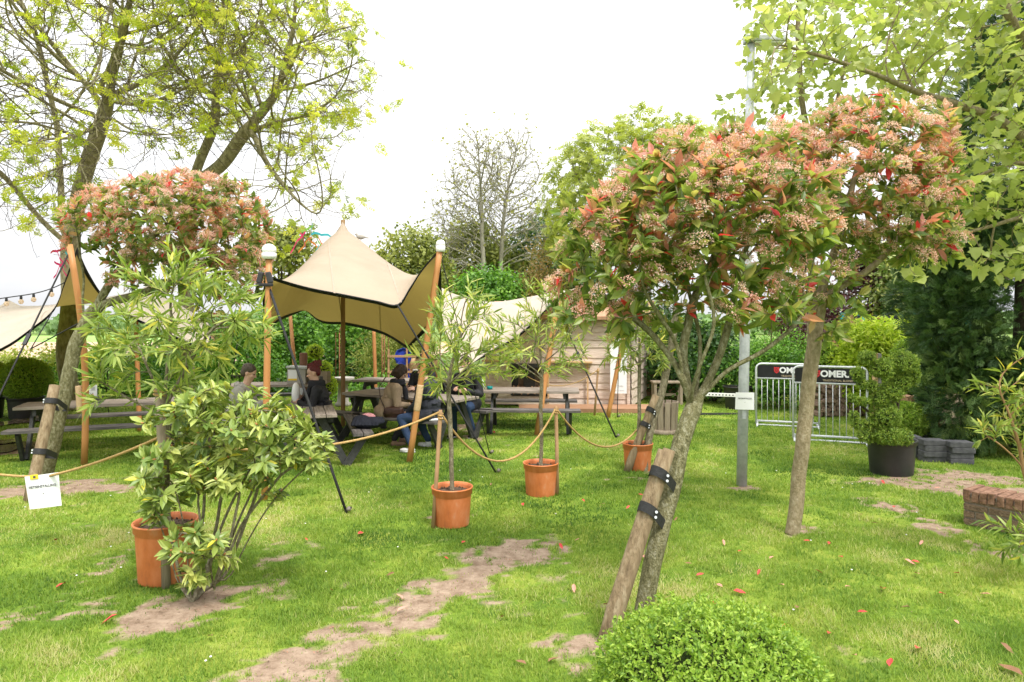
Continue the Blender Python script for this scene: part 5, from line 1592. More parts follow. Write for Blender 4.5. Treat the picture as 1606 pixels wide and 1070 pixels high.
# roof: a low double pitch with orange boards at the gable
rf = Geo()
e0, e1, e2, e3 = s0 + Vector((-.15, -.3, 0)), s1 + Vector((.35, -.35, 0)), s2 + Vector((.4, .3, 0)), s0 + Vector((.5, 2.7, 0))
r0, r1 = (e0 + e3) / 2, (e1 + e2) / 2
for dz in (0, .07):
    rf.add([e0 - so + Vector((0, 0, HZ + dz)), e1 - so + Vector((0, 0, HZ + dz)), r1 - so + Vector((0, 0, HZ + .38 + dz)), r0 - so + Vector((0, 0, HZ + .38 + dz)), e2 - so + Vector((0, 0, HZ + dz)), e3 - so + Vector((0, 0, HZ + dz))],
           [(0, 1, 2, 3), (3, 2, 4, 5)])
rf.add([rf.v[0], rf.v[1], rf.v[7], rf.v[6]], [(0, 1, 2, 3)]); rf.add([rf.v[1], rf.v[2], rf.v[8], rf.v[7]], [(0, 1, 2, 3)]); rf.add([rf.v[2], rf.v[4], rf.v[10], rf.v[8]], [(0, 1, 2, 3)])
rf.build("roof", M["pole_orange"] if False else M["deck"], shed)
gb = Geo(); gb.add([e1 - so + Vector((-.12, .1, HZ - .0)), e2 - so + Vector((-.12, -.1, HZ)), r1 - so + Vector((-.12, 0, HZ + .36))], [(0, 1, 2)])
gb.build("gable", M["fresh_wood"], shed)
# fresh timber ledges and trims, on the front
def on_front(u, z, out_=0.0):
    return s0 + fd * u + fn * out_ + Vector((0, 0, z)) - so
Geo().beam(on_front(-.05, 1.05, .16), on_front(.72, 1.05, .16), .20, .035, (0, 0, 1), .004).build("hatch_ledge", M["fresh_wood"], shed)
Geo().beam(on_front(1.38, 1.04, .16), on_front(2.42, 1.03, .16), .20, .035, (0, 0, 1), .004).build("hatch_ledge", M["fresh_wood"], shed)
for u in (1.44, 2.32):
    Geo().beam(on_front(u, .05, .12), on_front(u, 1.02, .12), .035, .035, tuple(fd), .003).build("ledge_leg", M["fresh_wood"], shed)
Geo().beam(on_front(.79, 1.06, .075), on_front(.79, HZ, .075), .05, .03, tuple(fn), .003).build("batten", M["shed_board"], shed)
Geo().beam(on_front(3.22, .05, .075), on_front(3.22, HZ, .075), .07, .03, tuple(fn), .003).build("batten", M["shed_board"], shed)
g = Geo()
for u in (.61, .99, 1.40):
    g.beam(on_front(u, .28, -.06), on_front(u, .92, -.06), .035, .26, tuple(fd), .003)
g.beam(on_front(.58, .28, -.06), on_front(1.43, .28, -.06), .26, .03, (0, 0, 1))
g.build("firewood_rack", M["table_dark"], shed)
Geo().beam(on_front(.58, .94, -.02), on_front(1.43, .94, -.02), .36, .10, (0, 0, 1), .01).build("rack_cover", M["table_dark"], shed)
# platform in front
dk = thing("deck", "low reddish wooden platform along the front of the shed", "platform", (1.4, 14.8, 0))
g = Geo()
for k in range(6):
    g.box((.25, -.32 + .125 * k, .085), (3.0, .118, .03), None, .003)
g.build("deck_board", M["deck"], dk)
Geo().box((.25, -.39, .05), (3.0, .03, .10), None, .004).build("fascia", M["deck"], dk)

# the white banner with its two faint lines of print
bn = thing("banner", "tall white banner on the shed front with faint grey print near its foot", "banner", (0, 0, 0))
bc = P(970, 573, 14.98); bn.location = bc
bn.rotation_euler = (0, 0, math.atan2(fd.y, fd.x))
Geo().box((0, 0, 0), (.36, .008, 1.24)).build("cloth", M["paper"], bn)
def text_mesh(name, s, size, mat, parent, loc, bold=0.0, rot=(math.radians(90), 0, 0), align='CENTER', ext=.001, xs=1.0):
    cu = bpy.data.curves.new(name, 'FONT')
    cu.body = s; cu.size = size; cu.align_x = align; cu.align_y = 'CENTER'; cu.offset = bold; cu.extrude = ext; cu.resolution_u = 3
    ob = bpy.data.objects.new(name + "_curve", cu)
    me = bpy.data.meshes.new_from_object(ob)
    bpy.data.objects.remove(ob)
    for v_ in me.vertices: v_.co.x *= xs
    me.materials.clear()
    o_ = link_mesh(name, me, mat, parent)
    o_.location = loc; o_.rotation_euler = rot
    return o_
text_mesh("lettering", "DE TUIN", .055, M["ink_pale"], bn, (0, -.008, -.46))
text_mesh("lettering", "terras  &  keuken", .036, M["ink_pale"], bn, (0, -.008, -.55))

# small pieces by the shed: bench, slatted tub, black planter, white perforated rail
t = thing("garden_bench", "weathered wooden bench against the low wall right of the shed", "bench", P(1046, 625, 16.0) * 1.0)
t.location.z = 0; 
Geo().box((0, 0, .52), (.72, .38, .04), None, .004).build("seat", M["post_grey"], t)
for dx in (-.30, .30):
    for dy in (-.14, .14):
        Geo().box((dx, dy, .25), (.06, .06, .5), None, .004).build("leg", M["post_grey"], t)
Geo().box((0, .02, .22), (.56, .05, .06), None, .003).build("stretcher", M["post_grey"], t)
t = thing("timber_wall", "low reddish timber wall behind the wooden bench", "wall", P(1050, 620, 17.6)); t.location.z = 0
g = Geo()
for k in range(4): g.box((0, 0, .12 + .22 * k), (1.7, .06, .205), None, .006)
g.build("board", M["deck"], t)
t = thing("slatted_tub", "grey slatted wooden tub on feet behind the smallest looking pot", "planter", (G(1032, 672).x, 11.9, 0))
for k in range(12):
    a_ = 2 * math.pi * k / 12
    Geo().beam((.20 * math.cos(a_), .20 * math.sin(a_), .06), (.225 * math.cos(a_), .225 * math.sin(a_), .56), .095, .018, (math.cos(a_), math.sin(a_), 0), .003).build("slat", M["post_grey"], t)
Geo().lathe([(0, .0), (.24, .0), (.25, .02), (.25, .07), (.22, .08), (0, .08)], 24).build("base", M["post_grey"], t)
Geo().lathe([(0.001, .5), (.1, .51), (.205, .49)], 24).build("soil", M["soil"], t)
t = thing("black_planter", "wide black planter tub behind the lamp post", "planter", G(1158, 641))
add_pot(t, .34, .50, "black_plastic", .05)
t = thing("perforated_rail", "white perforated rail on a low frame left of the lamp post", "rail", P(1125, 620, 14.2)); t.location.z = 0
g = Geo(); g.box((0, 0, .42), (1.15, .03, .07), (0, .035, 0), .003); rail = g.build("rail", M["white"], t)
g = Geo()
for k in range(16): g.box((-.52 + .07 * k, -.018, .42 - .035 * (-.52 + .07 * k)), (.028, .004, .022))
o_ = g.build("slot", M["ink"], rail)
for dx in (-.5, .5): Geo().box((dx, 0, .2), (.03, .03, .40)).build("leg", M["white"], t)
Geo().box((0, -.02, .02), (1.2, .05, .04), None, .003).build("ground_beam", M["table_dark"], t)

# ------------------------------------------------------------------ lamp post, notices
lb = G(1163, 761)
lp = thing("lamp_post", "tall galvanised lamp post carrying a white notice", "lamp post", lb)
top_ = P(1178, 70, lb.y) - lb
Geo().tube([Vector((0, 0, -.05)), top_ * .25, top_ * .5, top_ * .75, top_], [.062, .060, .057, .050, .045], 18).build("pole", M["post_steel"], lp)
Geo().box(top_ + Vector((.16, 0, .06)), (.48, .17, .085), None, .02).build("lamp_head", M["post_steel"], lp)
Geo().box(top_ + Vector((.20, 0, .012)), (.34, .12, .02), None, .004).build("lamp_glass", M["globe"], lp)
Geo().box(Vector((.012, -.062, .95)), (.05, .012, .30), None, .005).build("access_door", M["post_steel"], lp)
def notice(label, c, w_, h_, tilt, sz, tape=False, yaw=0.0):
    t_ = thing("paper_notice", label, "notice", c)
    t_.rotation_euler = (0, tilt, yaw)
    g_ = Geo()
    n_ = 8
    vs, fs = [], []
    for i_ in range(n_ + 1):
        for j_ in range(n_ + 1):
            u, v = i_ / n_ - .5, j_ / n_ - .5
            vs.append((u * w_, -.010 * math.cos(u * 2.2) + .006 * u * v * 4, v * h_))
    for i_ in range(n_):
        for j_ in range(n_):
            a_ = i_ * (n_ + 1) + j_
            fs.append((a_, a_ + n_ + 1, a_ + n_ + 2, a_ + 1))
    g_.add(vs, fs, True); g_.build("sheet", M["paper"], t_)
    text_mesh("lettering", "FIETSENSTALLING", sz, M["ink"], t_, (0, -.0125, h_ * .15))
    text_mesh("arrow", "\u2192" if False else ">", sz * .8, M["ink"], t_, (.0, -.0125, -h_ * .07))
    if tape:
        Geo().box((-.06, -.014, h_ * .5 - .012), (.07, .006, .04), None, .002).build("tape", M["yellow"], t_)
        Geo().box((-.055, -.018, h_ * .5 - .012), (.02, .003, .018)).build("tape_mark", M["ink"], t_)
    return t_
notice("white paper notice on the lamp post, reading FIETSENSTALLING", P(1168, 629, lb.y - .075), .225, .205, 0.02, .021)
notice("white paper notice hanging from the yellow rope at the left, reading FIETSENSTALLING", P(69, 770, 5.95), .29, .29, -.13, .030, True)
# ------------------------------------------------------------------ people
def skin_mat(name, c):
    m, n, l, o = new_mat(name)
    p = n.new("ShaderNodeBsdfPrincipled"); p.inputs["Base Color"].default_value = (*c, 1); p.inputs["Roughness"].default_value = .5
    p.inputs["Subsurface Weight"].default_value = .12; p.inputs["Subsurface Radius"].default_value = (.012, .005, .003)
    l.new(p.outputs[0], o.inputs[0]); return m
M["skin"] = skin_mat("skin", (.55, .33, .24))
def cloth(name, c, k=.75, scale=14, bump=.35, stretch=(1, 1, 1), rough=.85):
    return noise_mat(name, [tuple(x * k for x in c), c], scale, stretch, rough, bump, spec=.15)
def fused(name, g, mat, parent, voxel, smooth=3):
    """the collected shapes fused into one continuous surface"""
    o_ = g.build(name, mat, parent)
    r_ = o_.modifiers.new("fuse", 'REMESH'); r_.mode = 'VOXEL'; r_.voxel_size = voxel; r_.use_smooth_shade = True
    s_ = o_.modifiers.new("soften", 'SMOOTH'); s_.factor = .5; s_.iterations = smooth
    dg = bpy.context.evaluated_depsgraph_get(); dg.update()
    me = bpy.data.meshes.new_from_object(o_.evaluated_get(dg), preserve_all_data_layers=False, depsgraph=dg)
    o_.modifiers.clear()
    old = o_.data; o_.data = me
    if not me.materials: me.materials.append(mat)
    bpy.data.meshes.remove(old)
    me.polygons.foreach_set("use_smooth", [True] * len(me.polygons))
    return o_
def limb(g, pts, rad, n=12):
    pts = [Vector(p) for p in pts]
    for p_, r_ in zip(pts, rad): g.ball(p_, r_, n, 8)
    for a, b, ra, rb in zip(pts[:-1], pts[1:], rad[:-1], rad[1:]): g.tube([a, b], [ra, rb], n)
def elbow_of(s_, h_, la, lb_, pole_):
    s_, h_, pole_ = Vector(s_), Vector(h_), Vector(pole_)
    d_ = h_ - s_; L_ = min(d_.length, (la + lb_) * .995); u = d_.normalized()
    x = (la * la - lb_ * lb_ + L_ * L_) / (2 * L_)
    y = math.sqrt(max(0, la * la - x * x))
    q = (pole_ - u * pole_.dot(u)).normalized()
    return s_ + u * x + q * y
def hand(g, wrist, d_, palm_n, side, curl=.6):
    """palm, four fingers of different lengths bent at the knuckles and a thumb from the side of the palm"""
    w = Vector(wrist); d_ = Vector(d_).normalized(); pn = Vector(palm_n); pn = (pn - d_ * pn.dot(d_)).normalized()
    s_ = d_.cross(pn) * side
    Mx = Matrix((d_, s_, pn)).transposed()
    g.ball(w + d_ * .045, (.050, .040, .016), 12, 8, Mx)
    for k, (off, L_) in enumerate(((-.027, .058), (-.009, .072), (.010, .068), (.028, .052))):
        b = w + d_ * .082 + s_ * off
        c1 = curl * (.8 + .12 * k)
        e1 = d_ * math.cos(c1) + pn * math.sin(c1); e2 = d_ * math.cos(c1 * 2.1) + pn * math.sin(c1 * 2.1)
        limb(g, [b, b + e1 * L_ * .5, b + e1 * L_ * .5 + e2 * L_ * .5], [.0095, .0088, .0075], 8)
    tb = w + d_ * .022 - s_ * .034
    td = (d_ * .6 - s_ * .6 + pn * .45).normalized()
    limb(g, [tb, tb + td * .035, tb + (td + d_ * .5).normalized() * .062], [.012, .010, .008], 8)

def person(label, x, y, face, jacket, trousers, shoes, hair, lean=.15, head_turn=0.0, head_down=.25, hands=None, legs=None, bulk=1.0, hairstyle="short", scarf=None, seat=.46, sole=None, hood=None, hair_mat=None, lengthen=1.0):
    t = thing("person", label, "person", (x, y, 0), face)
    hip = Vector((0, 0, seat + .09))
    up = Vector((math.sin(lean), 0, math.cos(lean)))
    waist = hip + up * .16; chest = hip + up * .36; neck0 = hip + up * .50; neck1 = neck0 + Vector((.03 + .05 * math.sin(lean), 0, .085))
    Sh = {s_: chest + up * .10 + Vector((0, s_ * .185 * bulk, 0)) for s_ in (-1, 1)}
    hands = hands or {-1: (.42, -.10, .80), 1: (.42, .10, .80)}
    legs = legs or {-1: ((.43, -.11, .50), (.40, -.12, .09)), 1: ((.43, .11, .50), (.44, .12, .09))}
    E = {s_: elbow_of(Sh[s_], hands[s_], .285, .265, (-.35, s_ * .55, -1)) for s_ in (-1, 1)}
    # head
    hc = neck1 + Vector((.025, 0, .125))
    Mh = Matrix.Rotation(head_turn, 3, 'Z') @ Matrix.Rotation(head_down, 3, 'Y')
    H = lambda p_: hc + Mh @ Vector(p_)
    b = Geo()
    b.ball(H((-.008, 0, .025)), (.098, .077, .092), 20, 14, Mh)
    b.ball(H((.025, 0, -.035)), (.066, .060, .080), 16, 10, Mh)
    b.ball(H((.062, 0, -.092)), (.026, .030, .022), 12, 8, Mh)          # chin
    b.tube([H((.080, 0, .022)), H((.094, 0, -.008)), H((.110, 0, -.028)), H((.090, 0, -.036))], [.008, .011, .014, .010], 10)   # nose
    b.ball(H((.083, 0, -.060)), (.012, .025, .007), 12, 8, Mh); b.ball(H((.080, 0, -.072)), (.012, .021, .007), 12, 8, Mh)     # lips
    for s_ in (-1, 1):
        b.ball(H((.076, s_ * .033, .022)), (.014, .024, .008), 10, 8, Mh)                # brow
        b.ball(H((.068, s_ * .042, -.026)), (.020, .018, .020), 10, 8, Mh)               # cheek
        b.ball(H((-.008, s_ * .078, -.012)), (.018, .010, .032), 10, 8, Mh)              # ear
    limb(b, [neck0 - up * .06, neck1, hc + Vector((-.005, 0, -.05))], [.058, .054, .055])
    limb(b, [hip, waist, chest, neck0 - up * .05], [.11, .10, .105, .08])
    for s_ in (-1, 1):
        limb(b, [chest + up * .06, Sh[s_], E[s_], Vector(hands[s_])], [.06, .045, .036, .026])
        fd_ = (Vector(hands[s_]) - E[s_]).normalized()
        hand(b, hands[s_], (fd_ + Vector((.25, 0, -.1))).normalized(), (0, -s_ * .8, -.5), s_, .55)
        k_, a_ = Vector(legs[s_][0]), Vector(legs[s_][1])
        limb(b, [hip + Vector((0, s_ * .09, 0)), k_, a_], [.07, .045, .032])
    fused("body", b, M["skin"], t, .0065, 2)
    for s_ in (-1, 1):
        Geo().ball(H((.083, s_ * .032, .004)), (.008, .011, .008), 10, 7, Mh).build("eye", M["eye"], t)
    # jacket
    j = Geo()
    B = bulk
    for p_, r_ in ((hip + Vector((-.01, 0, .0)), (.155 * B, .185 * B, .13)), (waist, (.145 * B, .175 * B, .15)), (chest, (.145 * B, .19 * B, .17)), (chest + up * .09, (.115 * B, .20 * B, .10))):
        j.ball(p_, r_, 20, 12, Matrix.Rotation(lean, 3, 'Y'))
    limb(j, [neck0 - up * .07, neck0 + up * .01], [.095, .075])
    for s_ in (-1, 1):
        cuff = E[s_].lerp(Vector(hands[s_]), .93)
        limb(j, [chest + up * .08 + Vector((0, s_ * .1, 0)), Sh[s_], Sh[s_].lerp(E[s_], .5), E[s_], E[s_].lerp(cuff, .5), cuff], [.085 * B, .080 * B, .067 * B, .060 * B, .055 * B, .045 * B])
        if lengthen > 0:
            k_ = Vector(legs[s_][0]); h0 = hip + Vector((0, s_ * .09, 0))
            limb(j, [h0, h0.lerp(k_, .42 * lengthen)], [.125 * B, .105 * B])
    # folds across the cloth
    for k in range(10):
        c_ = hip.lerp(chest, rng.random()) + Vector((-.13 * B * rng.uniform(.6, 1), rng.uniform(-.12, .12), 0))
        j.tube([c_ + Vector((.02, -.09, rng.uniform(-.02, .02))), c_, c_ + Vector((.02, .09, rng.uniform(-.02, .02)))], [.014, .026, .014], 8)
    jk = fused("jacket", j, jacket, t, .011, 3)
    if hood: 
        Geo().tube([neck0 + Vector((-.055, .09, .02)), neck0 + Vector((-.09, 0, .04)), neck0 + Vector((-.055, -.09, .02))], [.03, .05, .03], 12).build("collar", hood, t)
    if scarf:
        sc_ = Geo()
        for k in range(2):
            sc_.tube([neck0 + Vector((.095 * math.cos(a_ * .5236) + .02, .09 * math.sin(a_ * .5236), .02 + .045 * k)) for a_ in range(13)], [.040] * 13, 10)
        sc_.tube([neck0 + Vector((.11, .02, .0)), neck0 + Vector((.15, .02, -.12)), neck0 + Vector((.16, .02, -.26))], [.04, .05, .045], 10)
        fused("scarf", sc_, scarf, t, .010, 2)
    # trousers and shoes
    tr = Geo()
    for s_ in (-1, 1):
        k_, a_ = Vector(legs[s_][0]), Vector(legs[s_][1])
        limb(tr, [hip + Vector((0, s_ * .085, -.01)), (hip + Vector((0, s_ * .085, 0))).lerp(k_, .6), k_, k_.lerp(a_, .4), a_ + Vector((0, 0, .03))], [.105, .092, .070, .064, .052])
    fused("trousers", tr, trousers, t, .011, 2)
    for s_ in (-1, 1):
        k_, a_ = Vector(legs[s_][0]), Vector(legs[s_][1])
        fw = Vector((1, s_ * .12, 0)).normalized() if len(legs[s_]) < 3 else Vector(legs[s_][2]).normalized()
        yaw = math.atan2(fw.y, fw.x); Ms = Matrix.Rotation(yaw, 3, 'Z')
        z0 = a_.z - .09
        sh = Geo()
        sh.ball(a_ + Vector((0, 0, -.035)), (.050, .040, .055), 14, 10, Ms)
        sh.ball(Vector((a_.x, a_.y, z0 + .040)) + fw * .01, (.075, .040, .036), 14, 10, Ms)
        sh.ball(Vector((a_.x, a_.y, z0 + .034)) + fw * .11, (.085, .045, .032), 14, 10, Ms)
        so_ = fused("shoe", sh, shoes, t, .009, 2)
        sl = Geo(); sl.ball(Vector((a_.x, a_.y, z0 + .012)) + fw * .065, (.138, .046, .013), 18, 6, Ms); sl.build("sole", sole or M["sole_white"], so_)
        if sole is M.get("stripe_sole"):
            for k in range(3):
                c_ = Vector((a_.x, a_.y, z0 + .045)) + fw * (.02 + .03 * k) + Vector((-fw.y, fw.x, 0)) * s_ * .040
                Geo().box(c_, (.010, .012, .05), Matrix.Rotation(yaw, 3, 'Z') @ Matrix.Rotation(.5, 3, 'Y')).build("stripe", M["white"], so_)
    # hair
    hr = Geo()
    if hairstyle == "short":
        hr.ball(H((-.020, 0, .044)), (.102, .087, .086), 20, 14, Mh)
        hr.ball(H((-.062, 0, -.01)), (.055, .078, .075), 16, 10, Mh)
        for k in range(26):
            d_ = Vector(runit(1)[0]); d_.z = abs(d_.z) * .8 + .1; d_.x = min(d_.x, .55)
            hr.ball(H((-.020 + d_.x * .092, d_.y * .08, .042 + d_.z * .078)), .018, 8, 6)
    elif hairstyle == "mohawk":
        hr.ball(H((-.022, 0, .042)), (.098, .080, .080), 20, 14, Mh)
        hr.ball(H((-.060, 0, .0)), (.050, .070, .07), 16, 10, Mh)
        for k in range(7):
            x_ = .055 - .03 * k
            hr.tube([H((x_, 0, .095 - .006 * abs(k - 2))), H((x_ - .018, .006 * (-1) ** k, .145)), H((x_ - .050, 0, .195 - .012 * abs(k - 3)))], [.030, .024, .004], 10)
    else:   # shoulder length waves
        hr.ball(H((-.022, 0, .040)), (.108, .094, .092), 20, 14, Mh)
        hr.ball(H((-.075, 0, -.04)), (.062, .092, .105), 16, 10, Mh)
        for s_ in (-1, 1):
            for k in range(5):
                hr.tube([H((.035 - .028 * k, s_ * .082, .05)), H((.03 - .03 * k, s_ * .098, -.03)), H((.035 - .035 * k, s_ * .088, -.11 - .01 * k))], [.022, .028, .014], 8)
        for k in range(20):
            d_ = Vector(runit(1)[0]); d_.x = min(d_.x, .3)
            hr.ball(H((-.03 + d_.x * .095, d_.y * .092, .03 + d_.z * .088)), .022, 8, 6)
    # keep hair off the face
    fused("hair", hr, hair, t, .009, 2)
    return t, dict(hands=hands, hip=hip, chest=chest, neck=neck0, head=hc)

M["eye"] = noise_mat("dark_eye", [(.03, .02, .015), (.05, .03, .02)], 40, rough=.2, bump=0)
M["sole_white"] = noise_mat("white_sole", [(.6, .6, .58), (.7, .7, .68)], 20, rough=.7, bump=0)
M["stripe_sole"] = noise_mat("pale_sole", [(.6, .6, .6), (.72, .72, .7)], 20, rough=.7, bump=0)
M["brown_sole"] = noise_mat("brown_sole", [(.16, .11, .08), (.22, .15, .1)], 20, rough=.8, bump=0)
C_grey = cloth("pale_grey_cloth", (.36, .34, .30)); C_black = noise_mat("black_leather", [(.012, .012, .014), (.022, .022, .026)], 18, rough=.6, bump=.5, spec=.25)
C_beige = cloth("beige_coat_cloth", (.34, .255, .17)); C_navy = noise_mat("navy_quilted_cloth", [(.016, .018, .026), (.03, .033, .045)], 6, (1, 1, 9), .6, .8)
C_jeans = cloth("denim", (.035, .06, .12)); C_dark = cloth("dark_cloth", (.03, .03, .035)); C_charcoal = cloth("charcoal_cloth", (.06, .055, .05))
C_track = noise_mat("black_tracksuit", [(.012, .012, .014), (.022, .022, .026)], 10, rough=.6, bump=.3)
S_white = cloth("white_shoe_leather", (.70, .70, .68), .9); S_tan = cloth("tan_shoe_leather", (.32, .21, .14)); S_black = cloth("black_shoe_leather", (.02, .02, .02))
H_brown = noise_mat("dark_brown_hair", [(.018, .010, .006), (.06, .032, .018)], 40, (1, 1, .3), .5, .8); H_red = noise_mat("dyed_red_hair", [(.05, .008, .010), (.16, .02, .02)], 40, (1, 1, .3), .45, .8)
H_grey = noise_mat("greying_brown_hair", [(.04, .03, .022), (.14, .11, .085)], 40, (1, 1, .3), .6, .8)

p1, i1 = person("seated man in a pale grey jacket with short dark hair, holding a glass", -3.93, 9.62, R(5), C_grey, C_charcoal, S_black, H_grey, lean=.30, head_down=.38, hands={-1: (.46, -.09, .84), 1: (.44, .06, .82)}, bulk=1.08, hood=C_grey, sole=M["brown_sole"])
p2, i2 = person("seated woman with dyed red upswept hair in a black leather jacket, holding a paper bag", -2.77, 10.12, R(186), C_black, C_dark, S_black, H_red, lean=.22, head_down=.28, hands={-1: (.36, -.05, .86), 1: (.38, .10, .82)}, bulk=.96, hairstyle="mohawk", scarf=C_dark, sole=M["brown_sole"])
p3, i3 = person("seated woman in a beige coat with wavy dark brown hair, looking down", -2.03, 10.85, R(12), C_beige, C_dark, S_tan, H_brown, lean=.42, head_down=.75, head_turn=-.10, hands={-1: (.40, -.06, .66), 1: (.42, .14, .72)},
                legs={-1: ((.38, -.14, .50), (.16, -.16, .09)), 1: ((.40, .08, .50), (.30, .10, .09))}, bulk=1.10, hairstyle="long", scarf=C_dark, sole=M["brown_sole"])
p4, i4 = person("seated man in a dark quilted jacket, jeans and white trainers behind the leaning pole", -1.22, 10.40, R(160), C_navy, C_jeans, S_white, H_brown, lean=.16, head_down=.2, hands={-1: (.34, -.16, .62), 1: (.36, .12, .60)},
                legs={-1: ((.36, -.16, .52), (.18, -.22, .09)), 1: ((.44, .20, .50), (.20, .30, .09))}, bulk=1.10)
p5, i5 = person("person in a black sports jacket with white stripes and jeans, behind the first potted oleander", -.72, 11.72, R(246), C_track, C_jeans, S_black, H_brown, lean=.22, head_down=.25, hands={-1: (.36, -.10, .82), 1: (.34, .12, .80)},
                legs={-1: ((.40, -.12, .50), (.30, -.14, .09)), 1: ((.38, .12, .50), (.16, .14, .09))}, sole=M["stripe_sole"])
p6, i6 = person("person in dark clothes and brown shoes on the far bench, hidden behind the quilted jacket", -1.52, 12.12, R(238), C_dark, C_dark, S_tan, H_brown, lean=.18, legs={-1: ((.40, -.12, .50), (.34, -.14, .09)), 1: ((.38, .12, .50), (.24, .14, .09))}, sole=M["brown_sole"])
for q_, k_ in ((p3, .94), (p2, .96), (p4, .97)):
    q_.scale = (k_, k_, k_)
# white stripes down the sleeves of the sports jacket and its shoulder
for k in range(3):
    a_ = i5["chest"] + Vector((-.02 + .0 * k, .205, .10)); 
    Geo().tube([i5["chest"] + Vector((-.075 + .028 * k, .185, .135)), i5["chest"] + Vector((-.06 + .03 * k, .262, .03)), i5["chest"] + Vector((-.06 + .035 * k, .30, -.09))], .006, 5).build("stripe", M["white"], p5)
Geo().tube([i4["hip"] + Vector((-.17 * math.cos(a), .19 * math.sin(a), -.05)) for a in np.linspace(-1.3, 1.3, 9)], .022, 8).build("shirt_hem", M["paper"], p4)

# things they hold and have with them
def at_person(p_, loc):
    return Vector(p_.location) + Matrix.Rotation(p_.rotation_euler.z, 3, 'Z') @ Vector(loc)
m, n, l, o = new_mat("drink_glass"); pb = n.new("ShaderNodeBsdfPrincipled"); pb.inputs["Base Color"].default_value = (.75, .6, .4, 1); pb.inputs["Roughness"].default_value = .08; pb.inputs["Transmission Weight"].default_value = .7
l.new(pb.outputs[0], o.inputs[0]); M["drink"] = m
gp_ = at_person(p1, (.50, -.02, .80))
t = thing("drink_glass", "small tan drink glass held by the man in the pale jacket", "glass", gp_)
Geo().lathe([(.001, 0), (.028, 0), (.036, .11), (.033, .11), (.026, .008), (.001, .008)], 20).build("glass", M["drink"], t)
bp_ = at_person(p2, (.42, .03, .80))
t = thing("paper_bag", "crumpled white paper bag held by the red haired woman", "bag", bp_)
g = Geo(); g.ball((0, 0, .11), (.055, .10, .15), 18, 12)
for i_, v_ in enumerate(g.v):
    w_ = 1 + .22 * (float(vnoise(v_[1] * 30 + 9, v_[2] * 22 + 4)) - .5); g.v[i_] = (v_[0] * w_, v_[1] * w_, v_[2])
g.build("sheet", M["paper"], t)
hb = at_person(p3, (.14, -.24, .52))
t = thing("handbag", "dark brown leather handbag hanging at the hip of the beige coat", "handbag", hb)
M["bag"] = noise_mat("brown_bag_leather", [(.03, .014, .010), (.07, .032, .022)], 12, rough=.45, bump=.4, spec=.4)
g = Geo(); g.ball((0, 0, .0), (.17, .06, .12), 18, 12); g.box((0, -.02, .04), (.30, .10, .12), None, .03)
fused("bag_body", g, M["bag"], t, .011, 3)
Geo().tube([(-.14, .0, .08), (-.22, .06, .22), (-.26, .14, .40), (-.16, .20, .56)], .009, 6).build("bag_strap", M["bag"], t)
jb = Vector((-2.03, 9.62, .47))
t = thing("folded_jacket", "dark folded jacket with a pink lining left on the bench", "jacket", jb)
g = Geo(); g.ball((0, 0, .06), (.24, .14, .08), 18, 10); g.ball((-.10, .04, .10), (.13, .12, .07), 14, 8); g.ball((.12, -.02, .08), (.13, .12, .06), 14, 8)
for k in range(8): g.tube([(-.2 + .05 * k, -.14, .04), (-.17 + .05 * k, -.05, .135), (-.16 + .05 * k, .08, .12)], [.02, .025, .02], 8)
fused("jacket_body", g, cloth("dark_blue_jacket", (.018, .02, .028)), t, .010, 2)
g = Geo(); g.ball((-.02, .10, .13), (.11, .06, .06), 14, 8); g.ball((-.12, .12, .11), (.05, .04, .04), 12, 8)
fused("lining", g, cloth("pink_lining", (.55, .26, .27)), t, .010, 2)
# ------------------------------------------------------------------ things on the tables
def on_table(tb, u, v, z=.732):
    return Vector(tb.location) + Matrix.Rotation(tb.rotation_euler.z, 3, 'Z') @ Vector((u, v, 0)) + Vector((0, 0, z))
M["board_pale"] = noise_mat("pale_menu_board", [(.42, .44, .44), (.5, .52, .52)], 5, rough=.6, bump=.05)
M["bottle"] = noise_mat("brown_bottle_glass", [(.04, .018, .008), (.07, .03, .012)], 10, rough=.12, bump=0, spec=.7)
M["blue"] = noise_mat("blue_plastic", [(.010, .03, .26), (.015, .05, .38)], 6, rough=.35, bump=.03, spec=.5)
M["teal"] = noise_mat("teal_padding", [(.0, .17, .17), (.0, .24, .23)], 10, rough=.5, bump=.1)
M["net"] = noise_mat("dark_netting", [(.022, .025, .028), (.05, .055, .06)], 60, rough=.9, bump=.2)
M["rust"] = noise_mat("rusty_iron", [(.18, .07, .035), (.32, .14, .07)], 20, rough=.85, bump=.3)
M["card"] = noise_mat("grey_card", [(.30, .28, .25), (.40, .38, .34)], 8, rough=.8, bump=.1)
def menu_stand(label, loc, rz, w_=.19, h_=.20):
    t_ = thing("menu_stand", label, "menu stand", loc, rz)
    Geo().box((0, 0, h_ / 2 + .012), (w_, .012, h_), None, .002).build("board", M["board_pale"], t_)
    Geo().box((0, 0, .006), (w_ * .8, .07, .012), None, .002).build("foot", M["card"], t_)
    g_ = Geo()
    for x_ in (-.05, .05):
        for k in range(5): g_.box((x_, -.007, h_ - .02 - .012 * k), (.06 - .012 * (k % 2), .002, .004))
    g_.build("lettering", M["ink"], t_)
    for x_ in (-.035, .045):
        b_ = Geo(); b_.box((x_, -.007, .07), (.022, .002, .075)); b_.box((x_, -.007, .118), (.009, .002, .03)); b_.build("bottle_picture", M["bottle"], t_)
    return t_
menu_stand("pale menu stand with printed bottles beside the red haired woman's bag", on_table(T2, .55, .12), T2.rotation_euler.z + R(75))
menu_stand("pale menu stand at the far left table, beside a small dark box", on_table(T1, -.25, .10), T1.rotation_euler.z + R(-8), .20, .24)
